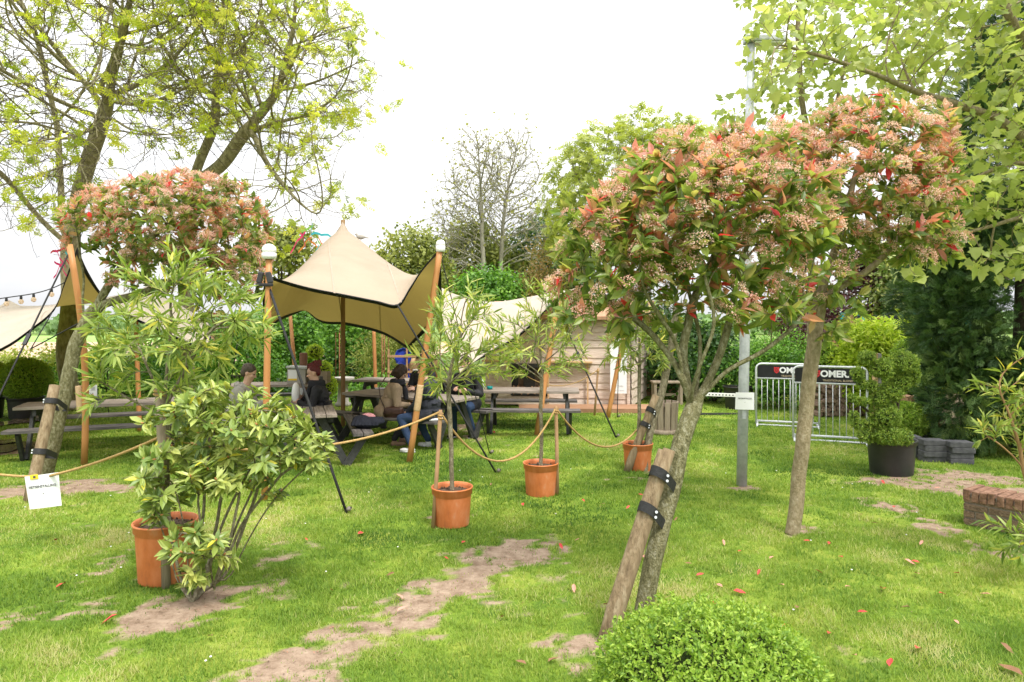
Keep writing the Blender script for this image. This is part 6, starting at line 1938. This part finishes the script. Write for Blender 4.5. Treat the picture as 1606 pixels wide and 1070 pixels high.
t = thing("condiment_box", "small dark box with a wooden side beside the left menu stand", "box", on_table(T1, -.13, -.06))
Geo().box((0, 0, .045), (.16, .10, .09), None, .006).build("box_body", M["black_plastic"], t)
Geo().box((-.085, 0, .06), (.02, .11, .12), None, .003).build("side_board", M["end_grain"], t)
t = thing("cash_box", "grey box with a bright yellow paper on its front, on the table behind the man", "box", on_table(T6, .40, -.05))
Geo().box((0, 0, .15), (.36, .26, .30), None, .01).build("box_body", M["card"], t)
Geo().box((.02, 0, .32), (.42, .32, .035), (0, .04, 0), .005).build("lid", M["board_pale"], t)
Geo().box((-.07, -.133, .17), (.17, .004, .21)).build("paper", M["paper"], t)
Geo().box((-.07, -.137, .085), (.17, .004, .035)).build("yellow_strip", M["yellow"], t)
t = thing("wooden_crate", "brown open crate beside the grey box on the table", "crate", on_table(T6, .82, -.05))
g = Geo()
for k in range(3): g.box((0, -.13, .04 + .075 * k), (.34, .014, .065)); g.box((0, .13, .04 + .075 * k), (.34, .014, .065)); g.box((-.165, 0, .04 + .075 * k), (.014, .25, .065)); g.box((.165, 0, .04 + .075 * k), (.014, .25, .065))
g.build("slat_side", M["post_grey"], t); Geo().box((.06, -.142, .10), (.07, .004, .09)).build("label_patch", M["ink"], t)
def bottle(label, loc, h_=.23, mat="bottle", group=None):
    t_ = thing("bottle", label, "bottle", loc, 0, group)
    k = h_ / .23
    Geo().lathe([(.001, 0), (.03 * k, 0), (.031 * k, .12 * k), (.027 * k, .145 * k), (.012 * k, .175 * k), (.011 * k, .225 * k), (.013 * k, .23 * k), (.001, .23 * k)], 16).build("glass", M[mat], t_)
    Geo().lathe([(.0315 * k, .04 * k), (.0315 * k, .10 * k)], 16).build("paper_band", M["paper"], t_)
    return t_
bottle("brown bottle just right of the menu stand", on_table(T2, .45, -.10))
bottle("second brown bottle, in front of the menu stand", on_table(T2, .32, .05), .21)
t = thing("food_basket", "small basket of snacks in front of the red haired woman", "basket", on_table(T2, .52, -.20))
Geo().lathe([(.001, 0), (.07, 0), (.095, .05), (.088, .05), (.065, .01), (.001, .01)], 20).build("bowl", M["rust"], t)
g = Geo()
for k in range(9): g.ball((rng.uniform(-.05, .05), rng.uniform(-.05, .05), .03 + rng.uniform(0, .02)), rng.uniform(.014, .024), 8, 6)
g.build("snacks", M["end_grain"], t)["kind"] = "stuff"
t = thing("ashtray", "small blue pot on the long black table", "pot", on_table(T5, -.72, -.1))
Geo().lathe([(.001, 0), (.045, 0), (.055, .055), (.048, .055), (.04, .012), (.001, .012)], 20).build("bowl", M["teal"], t)
t = thing("bucket", "grey bucket standing on the back table beside the beige coat", "bucket", on_table(T4, .30, -.12))
Geo().lathe([(.001, 0), (.10, 0), (.13, .22), (.122, .22), (.095, .01), (.001, .01)], 24).build("bucket_body", M["card"], t)

# blue trays in a pale wooden rack, and a plywood board with cut clouds
rk = thing("tray_rack", "pale wooden rack behind the tables that holds blue trays", "rack", P(634, 640, 14.9)); rk.location.z = 0
for dx in (-.34, .06, .40):
    Geo().beam((dx, 0, 0), (dx, 0, 1.33 if dx != .06 else 1.40), .055, .035, (1, 0, 0), .003).build("post", M["fresh_wood"] if False else M["pale_wood"] if "pale_wood" in M else M["post_wood"], rk)
for z_ in (.30, .84, 1.18):
    Geo().beam((-.36, -.03, z_), (.42, -.03, z_), .03, .05, (0, 0, 1), .003).build("rail", M["post_wood"], rk)
def oct_tray(label, z_):
    t_ = thing("tray", label, "tray", Vector(rk.location) + Vector((-.03, .10, z_)), 0, "blue octagonal trays")
    t_.rotation_euler = (R(82), 0, R(22.5) * 0)
    g_ = Geo(); g_.lathe([(.001, 0), (.155, 0), (.20, .06), (.188, .06), (.145, .015), (.001, .015)], 8, smooth=False)
    g_.build("tray_body", M["blue"], t_)
    Geo().box((0, .16, .02), (.10, .04, .012), None, .003).build("grip", M["blue"], t_)
oct_tray("upper blue octagonal tray in the pale wooden rack", 1.16); oct_tray("lower blue octagonal tray in the pale wooden rack", .74)
t = thing("play_board", "orange plywood board with a pale scalloped top right of the blue trays", "board", P(664, 640, 15.0)); t.location.z = 0
Geo().box((0, 0, .45), (.62, .03, .90), None, .004).build("panel", M["pole_orange"], t)
g = Geo()
for k, (dx, dz, r_) in enumerate(((-.22, .98, .15), (0, 1.06, .19), (.22, .98, .15), (.0, .92, .2), (-.12, .92, .15), (.14, .92, .15))):
    g.lathe([(.001, -.014 - .001 * k), (r_, -.014 - .001 * k), (r_, .014 + .001 * k), (.001, .014 + .001 * k)], 24, (dx, 0, dz), True, Matrix.Rotation(R(90), 3, 'X'))
g.build("cloud_top", M["fresh_wood"], t)
# rusty arch with a climbing shrub
ar = thing("garden_arch", "rusty iron garden arch with ladder sides behind the tables", "arch", P(568, 640, 16.8)); ar.location.z = 0
hw, hh = .52, 1.66
for s_ in (-1, 1):
    g = Geo()
    for dy in (-.15, .15): g.tube([(s_ * hw, dy, 0), (s_ * hw, dy, hh)], .013, 7)
    for k in range(8): g.tube([(s_ * hw, -.15, .2 * k + .1), (s_ * hw, .15, .2 * k + .1)], .009, 6)
    for k in range(4): g.tube([(s_ * (hw + .13), 0, .02), (s_ * (hw + .13), 0, hh)], .010, 6)
    g.build("side", M["rust"], ar)
g = Geo()
for dy in (-.15, .15): g.tube([(hw * math.cos(a), dy, hh + .38 * math.sin(a)) for a in np.linspace(0, math.pi, 15)], .013, 7)
for a in np.linspace(.2, math.pi - .2, 8): g.tube([(hw * math.cos(a), -.15, hh + .38 * math.sin(a)), (hw * math.cos(a), .15, hh + .38 * math.sin(a))], .009, 6)
for dy in (-.15, .15): g.tube([(-hw - .14, dy, hh + .40), (hw + .14, dy, hh + .40)], .012, 6)
g.build("hoop", M["rust"], ar)
t = thing("pedestal", "small grey stone pedestal beyond the far bench", "pedestal", P(538, 640, 15.6)); t.location.z = 0
Geo().lathe([(.001, 0), (.18, 0), (.18, .07), (.13, .10), (.11, .50), (.15, .54), (.24, .58), (.26, .66), (.22, .66), (.15, .62), (.001, .62)], 20).build("stone", M["card"], t)
t = thing("wooden_post", "thick reddish brown post behind the red haired woman", "post", P(476, 640, 14.8)); t.location.z = 0
Geo().tube([(0, 0, -.05), (0, 0, 1.24), (0, 0, 1.26)], [.085, .082, .07], 14).build("shaft", noise_mat("reddish_post", [(.16, .075, .05), (.25, .13, .09)], 7, (3, 3, .3), .85, .4), t)

# ------------------------------------------------------------------ crowd barriers
def crowd_barrier(label, a, b, h_, right_cut=None):
    a, b = Vector(a), Vector(b)
    L_ = (b - a).length; ang = math.atan2(b.y - a.y, b.x - a.x)
    t_ = thing("crowd_barrier", label, "barrier", a, ang, "galvanised crowd barriers with black banners")
    r_ = .10; r = .019
    fr = [(0, 0, .02), (0, 0, h_ - r_)] + [(r_ - r_ * math.cos(x_), 0, h_ - r_ + r_ * math.sin(x_)) for x_ in np.linspace(.3, math.pi / 2, 5)] + \
         [(L_ - r_ + r_ * math.sin(x_), 0, h_ - r_ + r_ * math.cos(x_)) for x_ in np.linspace(0, math.pi / 2 - .3, 5)] + [(L_, 0, h_ - r_), (L_, 0, .02)]
    Geo().tube(fr, r, 10).build("frame", M["steel"], t_)
    Geo().tube([(0, 0, h_ - .27), (L_, 0, h_ - .27)], .016, 8).build("rail", M["steel"], t_)
    Geo().tube([(0, 0, .09), (L_, 0, .09)], .016, 8).build("rail", M["steel"], t_)
    n_ = int(L_ / .098)
    for k in range(1, n_):
        x_ = L_ * k / n_
        Geo().tube([(x_, 0, .09), (x_, 0, h_ - .27)], .006, 6).build("bar", M["steel"], t_)
    for x_ in (0.02, L_ - .02):
        Geo().tube([(x_, -.26, .015), (x_, -.2, .035), (x_, .2, .035), (x_, .26, .015)], .017, 8).build("foot", M["steel"], t_)
    Geo().box((L_ / 2, -.004, .02), (L_, .10, .012), None, .003).build("base_strip", M["steel"], t_)
    bn_ = Geo()
    bn_.box((L_ / 2, -.012, h_ - .140), (L_ - .05, .006, .232), None, .002)
    ban = bn_.build("banner", M["banner_black"], t_)
    c_ = L_ * .5
    text_mesh("lettering", "OMER.", .145, M["paper"], ban, (c_ + .075, -.0165, h_ - .118), .006, xs=1.0)
    text_mesh("lettering", "TRADITIONAL BLOND", .044, M["gold_ink"], ban, (c_ + .12, -.0165, h_ - .222), .0008)
    # shield emblem: a red shield with a dark face cut in it
    e_ = Geo(); sx = c_ - .185; sz = h_ - .115
    pts = [(-.047, .058), (-.016, .050), (0, .058), (.016, .050), (.047, .058), (.046, -.01), (.03, -.04), (0, -.062), (-.03, -.04), (-.046, -.01)]
    e_.add([(sx + x_, -.0165, sz + z_) for x_, z_ in pts] + [(sx, -.0165, sz)], [(k, (k + 1) % 10, 10) for k in range(10)])
    em = e_.build("emblem", M["emblem_red"], ban)
    f_ = Geo()
    f_.box((sx - .018, -.018, sz + .020), (.020, .002, .009), (0, .35, 0)); f_.box((sx + .018, -.018, sz + .020), (.020, .002, .009), (0, -.35, 0))
    f_.box((sx, -.018, sz - .018), (.038, .002, .010)); f_.box((sx - .024, -.018, sz - .008), (.008, .002, .018)); f_.box((sx + .024, -.018, sz - .008), (.008, .002, .018)); f_.box((sx, -.018, sz + .034), (.006, .002, .03))
    f_.build("emblem_face", M["banner_black"], em)
    return t_
crowd_barrier("front crowd barrier, standing right behind the smooth trunk, its black banner reading OMER.", G(1244, 690), G(1360, 697) , 1.22)
crowd_barrier("rear crowd barrier further left, its black banner half hidden by the front barrier", G(1186, 667), G(1285, 672), 1.16)

# ------------------------------------------------------------------ firewood, pavers, brick wall
def log_mesh(r_, L_, seed):
    g_ = Geo(); rr = np.random.default_rng(seed)
    k = rr.integers(5, 8)
    an = np.sort(rr.random(k) * 2 * math.pi + 0) ; rad = r_ * rr.uniform(.75, 1.1, k)
    prof = [(rad[i_] * math.cos(an[i_]), rad[i_] * math.sin(an[i_])) for i_ in range(k)]
    vs = [(x_, -L_ / 2, z_) for x_, z_ in prof] + [(x_, L_ / 2, z_) for x_, z_ in prof]
    g_.add(vs, [tuple(range(k)), tuple(reversed(range(k, 2 * k)))] + [(i_, i_ + k, (i_ + 1) % k + k, (i_ + 1) % k) for i_ in range(k)])
    return g_
M["split_log"] = noise_mat("split_log", [(.20, .11, .06), (.36, .21, .12), (.50, .33, .20)], 6, (2, .5, 2), .9, .5)
M["split_log_grey"] = noise_mat("weathered_split_log", [(.10, .065, .045), (.22, .15, .11), (.34, .25, .19)], 6, (2, .5, 2), .9, .5)
LOGS = {}
for kk in ("split_log", "split_log_grey"):
    LOGS[kk] = []
    for q_ in range(5):
        g_ = log_mesh(.062, .30, q_ + (9 if kk == "split_log" else 0))
        me = bpy.data.meshes.new("firewood_log"); me.from_pydata(g_.v, [], g_.f); me.materials.append(M[kk]); LOGS[kk].append(me)
def log_stack(label, group, c, ang, length, height, mat, depth_rows=1, step=.105):
    """separate logs lying across the stack, ends towards us"""
    Mz = Matrix.Rotation(ang, 3, 'Z')
    for row in range(int(height / (step * .88))):
        for k in range(int(length / step)):
            me = LOGS[mat][rng.integers(0, 5)]
            o_ = bpy.data.objects.new("firewood_log", me); COL.objects.link(o_)
            x_ = (k + .5 * (row % 2)) * step - length / 2 + rng.uniform(-.012, .012)
            o_.location = Vector(c) + Mz @ Vector((x_, rng.uniform(-.03, .03), 0)) + Vector((0, 0, .055 + row * step * .88 + rng.uniform(-.008, .008)))
            o_.rotation_euler = (rng.uniform(-.06, .06), rng.uniform(0, 6.28), ang + rng.uniform(-.08, .08))
            tag(o_, label, "log", group)
log_stack("split firewood log in the stack behind the front barrier", "firewood logs stacked behind the barrier", G(1338, 655) + Vector((0, .3, 0)), R(8), 1.25, .66, "split_log_grey")
log_stack("split firewood log in the stack beside the dark conifer", "firewood logs stacked beside the conifer", G(1468, 684) + Vector((0, .3, 0)), R(-6), .62, .66, "split_log")
for u0, tag_ in ((.80, "left"), (1.20, "right")):
    q_ = s0 + fd * u0 + fn * -.05 + Vector((0, 0, .29))
    log_stack("split firewood log in the " + tag_ + " compartment under the shed hatch", "firewood logs in the shed, " + tag_, q_, math.atan2(fd.y, fd.x), .36, .24, "split_log", step=.095)
lc = thing("log_column", "tall narrow column of stacked log ends right of the box cone", "log column", P(1308, 570, 14.9)); lc.location.z = 0
g = Geo()
for z_ in np.arange(.50, 1.62, .055):
    for x_ in (-.105, -.05, .005, .06, .11):
        g.tube([(x_ + rng.uniform(-.01, .01), -.12 + rng.uniform(-.012, .012), z_ + rng.uniform(-.006, .006)), (x_, .12, z_)], rng.uniform(.022, .03), 7)
g.build("log_ends", M["end_grain"], lc)["kind"] = "stuff"
Geo().box((0, .0, .25), (.08, .08, .5), None, .005).build("post", M["post_grey"], lc)
Geo().box((0, 0, .47), (.34, .30, .03), None, .004).build("shelf", M["post_grey"], lc)
Geo().box((0, .14, 1.06), (.34, .02, 1.18), None, .004).build("backboard", M["post_grey"], lc)
t = thing("fence_post", "square post with one grey face behind the topiary yew", "post", P(1375, 560, 12.6)); t.location.z = 0
Geo().box((-.03, 0, .68), (.06, .10, 1.36), None, .003).build("shaft", M["fresh_wood"], t)
Geo().box((.035, .0, .68), (.06, .095, 1.35), None, .003).build("board", M["card"], t)
t = thing("fence_post", "thin grey post right of the log column", "post", P(1331, 600, 15.2)); t.location.z = 0
Geo().box((0, 0, .55), (.06, .06, 1.10), None, .003).build("shaft", M["post_grey"], t)
t = thing("spade", "wooden tool handle leaning on the low timber edge behind the pavers", "tool", P(1464, 640, 12.4)); t.location.z = 0
Geo().tube([(.12, 0, 0), (-.02, .05, .55), (-.10, .08, .85)], .018, 8).build("handle", M["post_wood"], t)
Geo().beam((.12, 0, .0), (.16, -.01, -.12), .14, .01, (0, 1, 0)).build("blade", M["steel"], t)
t = thing("timber_edge", "low weathered timber edge behind the box ball and the firewood", "edging", P(1440, 640, 12.9)); t.location.z = 0
g = Geo()
for k in range(3): g.box((0, 0, .10 + .19 * k), (1.7, .06, .18), None, .006)
g.build("board", M["post_grey"], t)
# trampoline: padded poles and net
tp = thing("trampoline", "trampoline with teal padded poles and a dark net behind the lime bush", "trampoline", (9.9, 17.0, 0))
for k in range(8):
    a_ = 2 * math.pi * k / 8 + .35
    c_ = (1.5 * math.cos(a_), 1.5 * math.sin(a_))
    Geo().tube([(c_[0], c_[1], .8), (c_[0] * 1.03, c_[1] * 1.03, 1.6), (c_[0] * .99, c_[1] * .99, 2.15)], .055, 10).build("padded_pole", M["teal"], tp)
    Geo().tube([(c_[0], c_[1], 0), (c_[0], c_[1], .8)], .03, 8).build("leg", M["steel"], tp)
Geo().lathe([(1.5, .62), (1.62, .70), (1.5, .80), (1.36, .78), (1.36, .70)], 40).build("spring_pad", M["teal"], tp)
Geo().lathe([(.001, .72), (1.37, .73)], 40).build("mat", M["net"], tp)
m, n, l, o = new_mat("trampoline_net"); pb = n.new("ShaderNodeBsdfPrincipled"); pb.inputs["Base Color"].default_value = (.03, .035, .04, 1); pb.inputs["Roughness"].default_value = .9
tr_ = n.new("ShaderNodeBsdfTransparent"); mxs = n.new("ShaderNodeMixShader"); mxs.inputs[0].default_value = .72
l.new(tr_.outputs[0], mxs.inputs[1]); l.new(pb.outputs[0], mxs.inputs[2]); l.new(mxs.outputs[0], o.inputs[0]); M["tramp_net"] = m
Geo().lathe([(1.45, .82), (1.47, 1.5), (1.44, 2.08)], 40).build("net", M["tramp_net"], tp)

# stack of grey concrete paving blocks, each its own
M["paver"] = noise_mat("grey_concrete", [(.055, .056, .06), (.085, .086, .09), (.12, .12, .125)], 9, rough=.85, bump=.35)
g_ = Geo(); g_.box((0, 0, 0), (.30, .20, .075), None, .006)
pme = bpy.data.meshes.new("paving_block"); pme.from_pydata([tuple(v_) for v_ in g_.v], [], g_.f); pme.materials.append(M["paver"])
pc = G(1470, 727)
for col, (dx, dy, hgt_) in enumerate(((.30, .0, 4), (.02, .14, 4), (-.14, .44, 4), (-.30, .80, 5), (.08, .42, 3), (.30, .24, 3))):
    for k in range(hgt_):
        o_ = bpy.data.objects.new("paving_block", pme); COL.objects.link(o_)
        o_.location = pc + Vector((dx + rng.uniform(-.012, .012), dy + rng.uniform(-.012, .012), .039 + .078 * k)); o_.rotation_euler = (0, 0, R(-8) + rng.uniform(-.05, .05))
        tag(o_, "dark grey concrete paving block in the stepped stack behind the black tub", "paving block", "stacked paving blocks behind the tub")

# low brick wall
w0, w1 = G(1510, 822), Vector((5.9, 4.5, 0))
M["brick"] = noise_mat("old_brick", [(.10, .07, .045), (.19, .13, .085), (.27, .19, .13)], 26, rough=.95, bump=.8)
M["brick_top"] = noise_mat("worn_red_brick", [(.10, .06, .04), (.22, .12, .075), (.31, .185, .13)], 22, rough=.9, bump=.6)
M["mortar"] = noise_mat("mortar", [(.20, .17, .14), (.3, .26, .22)], 25, rough=.95, bump=.6)
bw = thing("brick_wall", "low old brick wall with a header course on top at the right edge", "wall", w0, math.atan2(w1.y - w0.y, w1.x - w0.x))
Lw = (w1 - w0).length; Tw = .33; Hw = .34
Geo().box((Lw / 2, Tw / 2, (Hw - .03) / 2 - .02), (Lw - .02, Tw - .02, Hw + .01)).build("mortar_core", M["mortar"], bw)
g = Geo(); row = 0; z_ = .002
while z_ < Hw - .11:
    x_ = -.0 if row % 2 == 0 else -.0
    first = .105 if row % 2 else .215
    while x_ < Lw:
        bl = first if x_ == 0 else .215; 
        bl = min(bl, Lw - x_)
        if bl > .03:
            j_ = rng.uniform(-.004, .004)
            g.box((x_ + bl / 2, Tw / 2 + j_, z_ + .031), (bl - .012, Tw + .006, .060), (0, rng.uniform(-.01, .01), 0), .006)
        x_ += bl
    z_ += .072; row += 1
g.build("brickwork", M["brick"], bw)
g = Geo(); x_ = 0.0
while x_ < Lw - .05:
    g.box((x_ + .034, Tw / 2 + rng.uniform(-.006, .006), Hw - .052 + rng.uniform(-.005, .005)), (.058, Tw + .02, .105), (rng.uniform(-.02, .02), 0, rng.uniform(-.03, .03)), .008)
    x_ += .070
g.build("coping", M["brick_top"], bw)

# ------------------------------------------------------------------ festoon lights, ribbons, bird
fs = thing("festoon_lights", "string of clear bulbs hanging across the sky at the left edge", "string lights", P(0, 470, 12))
pts = [P(-160, 492, 11.5), P(-60, 477, 11.7), P(10, 467, 11.8), P(60, 459, 12), P(96, 446, 12.1), P(130, 425, 12.2)]
sm = poly_at(pts, 30)
Geo().tube([Vector(p_) - Vector(fs.location) for p_ in sm], .009, 6).build("cable", M["black_strap"], fs)
m, n, l, o = new_mat("clear_bulb"); pb = n.new("ShaderNodeBsdfPrincipled"); pb.inputs["Base Color"].default_value = (.8, .62, .42, 1); pb.inputs["Roughness"].default_value = .1; pb.inputs["Transmission Weight"].default_value = .5
l.new(pb.outputs[0], o.inputs[0]); M["bulb"] = m
for px in (-95, -40, 11, 34, 55, 77):
    k_ = int(np.argmin(np.abs(803 + sm[:, 0] * F / sm[:, 1] - px))); q_ = Vector(sm[k_]) - Vector(fs.location)
    b_ = Geo().lathe([(.001, -.005), (.020, -.01), (.022, -.06), (.018, -.07)], 12, q_).build("bulb_holder", M["black_strap"], fs)
    Geo().ball(q_ + Vector((0, 0, -.105)), (.042, .042, .046), 14, 10).build("bulb", M["bulb"], b_)
def ribbons(label, c, cols, spread, n_, L_):
    t_ = thing("ribbon_streamer", label, "ribbons", c)
    for k in range(n_):
        col_ = cols[k % len(cols)]
        key = "ribbon_%d" % int(sum(x_ * 99 * (i_ + 1) for i_, x_ in enumerate(col_)))
        if key not in M: M[key] = noise_mat("ribbon_cloth", [tuple(x_ * .85 for x_ in col_), col_], 10, rough=.5, bump=.05)
        a = Vector(rng.normal(0, spread, 3)); d_ = Vector((rng.uniform(-1, 1), rng.uniform(-.3, .3), rng.uniform(-.9, .3))).normalized()
        vs = []
        for i_ in range(7):
            p_ = a + d_ * L_ * i_ / 6 + Vector((0, 0, -.12 * (i_ / 6) ** 2)) + Vector((0, .02 * math.sin(i_ * 1.3 + k), .02 * math.sin(i_ * 1.7 + k)))
            vs += [p_ + Vector((0, 0, .022)), p_ - Vector((0, 0, .022))]
        g_ = Geo(); g_.add(vs, [(2 * i_, 2 * i_ + 1, 2 * i_ + 3, 2 * i_ + 2) for i_ in range(6)], True)
        g_.build("ribbon", M[key], t_)
pk_, bl_, gn_, or_, rd_ = (.62, .03, .14), (.05, .40, .45), (.25, .50, .08), (.62, .22, .04), (.5, .03, .05)
ribbons("pink and red ribbons tied round the forked ash trunk", P(92, 400, 13.6), [pk_, rd_, pk_, bl_], .11, 6, .32)
ribbons("bunch of orange, green and blue ribbons beside the peak of the beige tent", P(490, 368, 13.0), [or_, gn_, bl_, pk_, or_], .14, 14, .38)
bd = thing("pigeon", "small dark bird sitting on the right slope of the tent top", "bird", P(566, 376, 12.3))
g = Geo(); g.ball((0, 0, .05), (.08, .04, .045), 14, 10); g.ball((-.075, 0, .095), (.028, .024, .026), 12, 8); limb(g, [(.05, 0, .05), (.14, 0, .03)], [.025, .010]); limb(g, [(-.05, 0, .06), (-.075, 0, .09)], [.03, .02]); g.tube([(-.10, 0, .093), (-.118, 0, .088)], [.007, .002], 6)
for s_ in (-1, 1): g.tube([(0, s_ * .015, .02), (0, s_ * .018, -.02)], .006, 5)
fused("body", g, M["card"], bd, .007, 2)

# ------------------------------------------------------------------ fallen leaves, daisies, chips
FL_M = {"red": noise_mat("fallen_red_leaf", [(.45, .03, .03), (.55, .08, .06)], 30, rough=.5, bump=.1), "pink": noise_mat("fallen_pink_leaf", [(.5, .20, .15), (.58, .3, .22)], 30, rough=.6, bump=.1),
        "brown": noise_mat("fallen_brown_leaf", [(.16, .08, .04), (.26, .14, .07)], 30, rough=.7, bump=.1)}
fme = {}
for kx, mt in FL_M.items():
    v_, f_ = FOLD
    me = bpy.data.meshes.new("fallen_leaf"); me.from_pydata([tuple(q_ - np.array([.5, 0, 0])) if False else (q_[0] - .5, q_[1] * .42, q_[2] + .12 * (q_[0] - .5) ** 2) for q_ in v_], [], [tuple(int(z) for z in r_) for a_ in f_ for r_ in a_]); me.materials.append(mt); fme[kx] = me
spots = [(1385, 932, "red", 1.5), (1437, 888, "red", 1.2), (1427, 888, "pink", 1.1), (1438, 908, "pink", 1.0), (1160, 935, "red", 1.2), (1128, 925, "pink", 1.1), (1175, 973, "red", .9), (1318, 880, "red", .9), (1440, 1024, "red", 1.4), (1396, 1045, "red", 1.2),
         (1285, 905, "red", .9), (1300, 858, "red", .9), (1445, 857, "pink", .9), (985, 940, "red", 1.0), (952, 955, "pink", 1.1), (1010, 878, "pink", .8), (1080, 890, "brown", .9), (1098, 908, "red", .9), (1135, 857, "pink", .9), (1210, 880, "pink", .8),
         (95, 922, "red", 1.4), (170, 979, "red", 1.5), (88, 853, "red", .9), (566, 840, "red", 1.5), (612, 906, "brown", 1.0), (627, 940, "pink", 1.0), (820, 796, "red", 1.0), (880, 860, "red", .9), (727, 854, "red", .9), (868, 1043, "brown", 1.2),
         (817, 1048, "brown", 1.0), (788, 971, "pink", .9), (630, 960, "pink", 1.0), (900, 928, "pink", 1.0), (985, 800, "red", .8), (1060, 820, "brown", .7), (1385, 760, "red", 1.0), (1402, 800, "red", .9), (1372, 825, "pink", .8), (1470, 770, "pink", .9), (775, 680, "red", 1.3),
         (1005, 782, "red", .8), (945, 795, "pink", .7), (1052, 770, "red", .7), (1350, 812, "brown", .8), (1585, 1058, "brown", 1.8), (1580, 1025, "brown", 1.1), (1500, 985, "pink", .8), (1250, 960, "brown", .9), (680, 812, "brown", .8), (770, 765, "brown", .8), (560, 780, "brown", .9),
         (1352, 968, "red", .9), (1478, 940, "red", .8), (1190, 905, "red", .8), (1225, 925, "pink", .8), (1330, 930, "pink", .7), (1120, 955, "red", .9), (1265, 855, "red", .8), (1160, 870, "red", .7), (1420, 960, "brown", .8), (1500, 905, "red", .9), (1545, 940, "pink", .9), (1040, 845, "red", .7),
         (480, 850, "red", .8), (330, 1005, "brown", 1.0), (520, 930, "red", .7), (905, 850, "pink", .7), (700, 880, "red", .6), (1300, 1000, "red", 1.0), (1230, 990, "red", .9), (1340, 1035, "pink", .9), (915, 790, "red", .7)]
names = {"red": "bright red photinia leaf fallen on the lawn", "pink": "faded pink photinia leaf fallen on the lawn", "brown": "dry brown leaf fallen on the lawn"}
for px, py, kx, s_ in spots:
    q_ = G(px, py)
    o_ = bpy.data.objects.new("fallen_leaf", fme[kx]); COL.objects.link(o_)
    o_.location = (q_.x, q_.y, float(ground_height(q_.x, q_.y)) + .034); sc = .075 * s_
    o_.scale = (sc, sc, sc); o_.rotation_euler = (rng.uniform(-.4, .4), rng.uniform(-.5, .5), rng.uniform(0, 6.28))
    tag(o_, names[kx], "leaf", names[kx].replace("leaf", "leaves"))
g = Geo()
for k in range(60):
    yy = math.sqrt(rng.uniform(9, 80)); xx = rng.uniform(-.72, .72) * yy
    if bare_mask(np.array(xx), np.array(yy)) > .2: continue
    g.ball((xx, yy, float(ground_height(xx, yy)) + .035), (.008, .008, .004), 6, 4)
tag(g.build("daisies", M["white"]), "tiny white daisies scattered through the grass", "daisies", kind="stuff")

# ------------------------------------------------------------------ the far wood
rows = []
cs = []
for k in range(130):
    xx = rng.uniform(-170, 150); yy = rng.uniform(84, 96) + abs(xx) * .05
    cs.append((xx, yy, rng.uniform(.5, 2.6), rng.uniform(2.0, 4.0)))
pos, nr, tn, Ls = [], [], [], []
for xx, yy, zz, rr in cs:
    k = 190
    d_ = runit(k); d_[:, 2] = np.abs(d_[:, 2])
    pos.append(np.array([xx, yy, zz * .3]) + d_ * np.array([rr * 1.2, rr, rr * .62])); nr.append(norm(d_ + rng.normal(0, .4, (k, 3)))); tn.append(np.clip(rng.normal(rng.uniform(.2, .8), .15, k), 0, 1)); Ls.append(rng.uniform(.5, 1.0, k))
pos, nr, tn, Ls = map(np.concatenate, (pos, nr, tn, Ls))
fw = norm(np.cross(nr, runit(len(nr))))
M["far_leaf"] = leaf_mat("far_wood_leaf", [(.10, .17, .06), (.16, .26, .09), (.24, .34, .13)], .3, .7)
tag(leaf_mesh("woodland", [(pos, fw, nr, Ls * 1.2, Ls, DIAM, tn)], M["far_leaf"]), "far pale green wood beyond the ploughed field", "wood", kind="stuff")
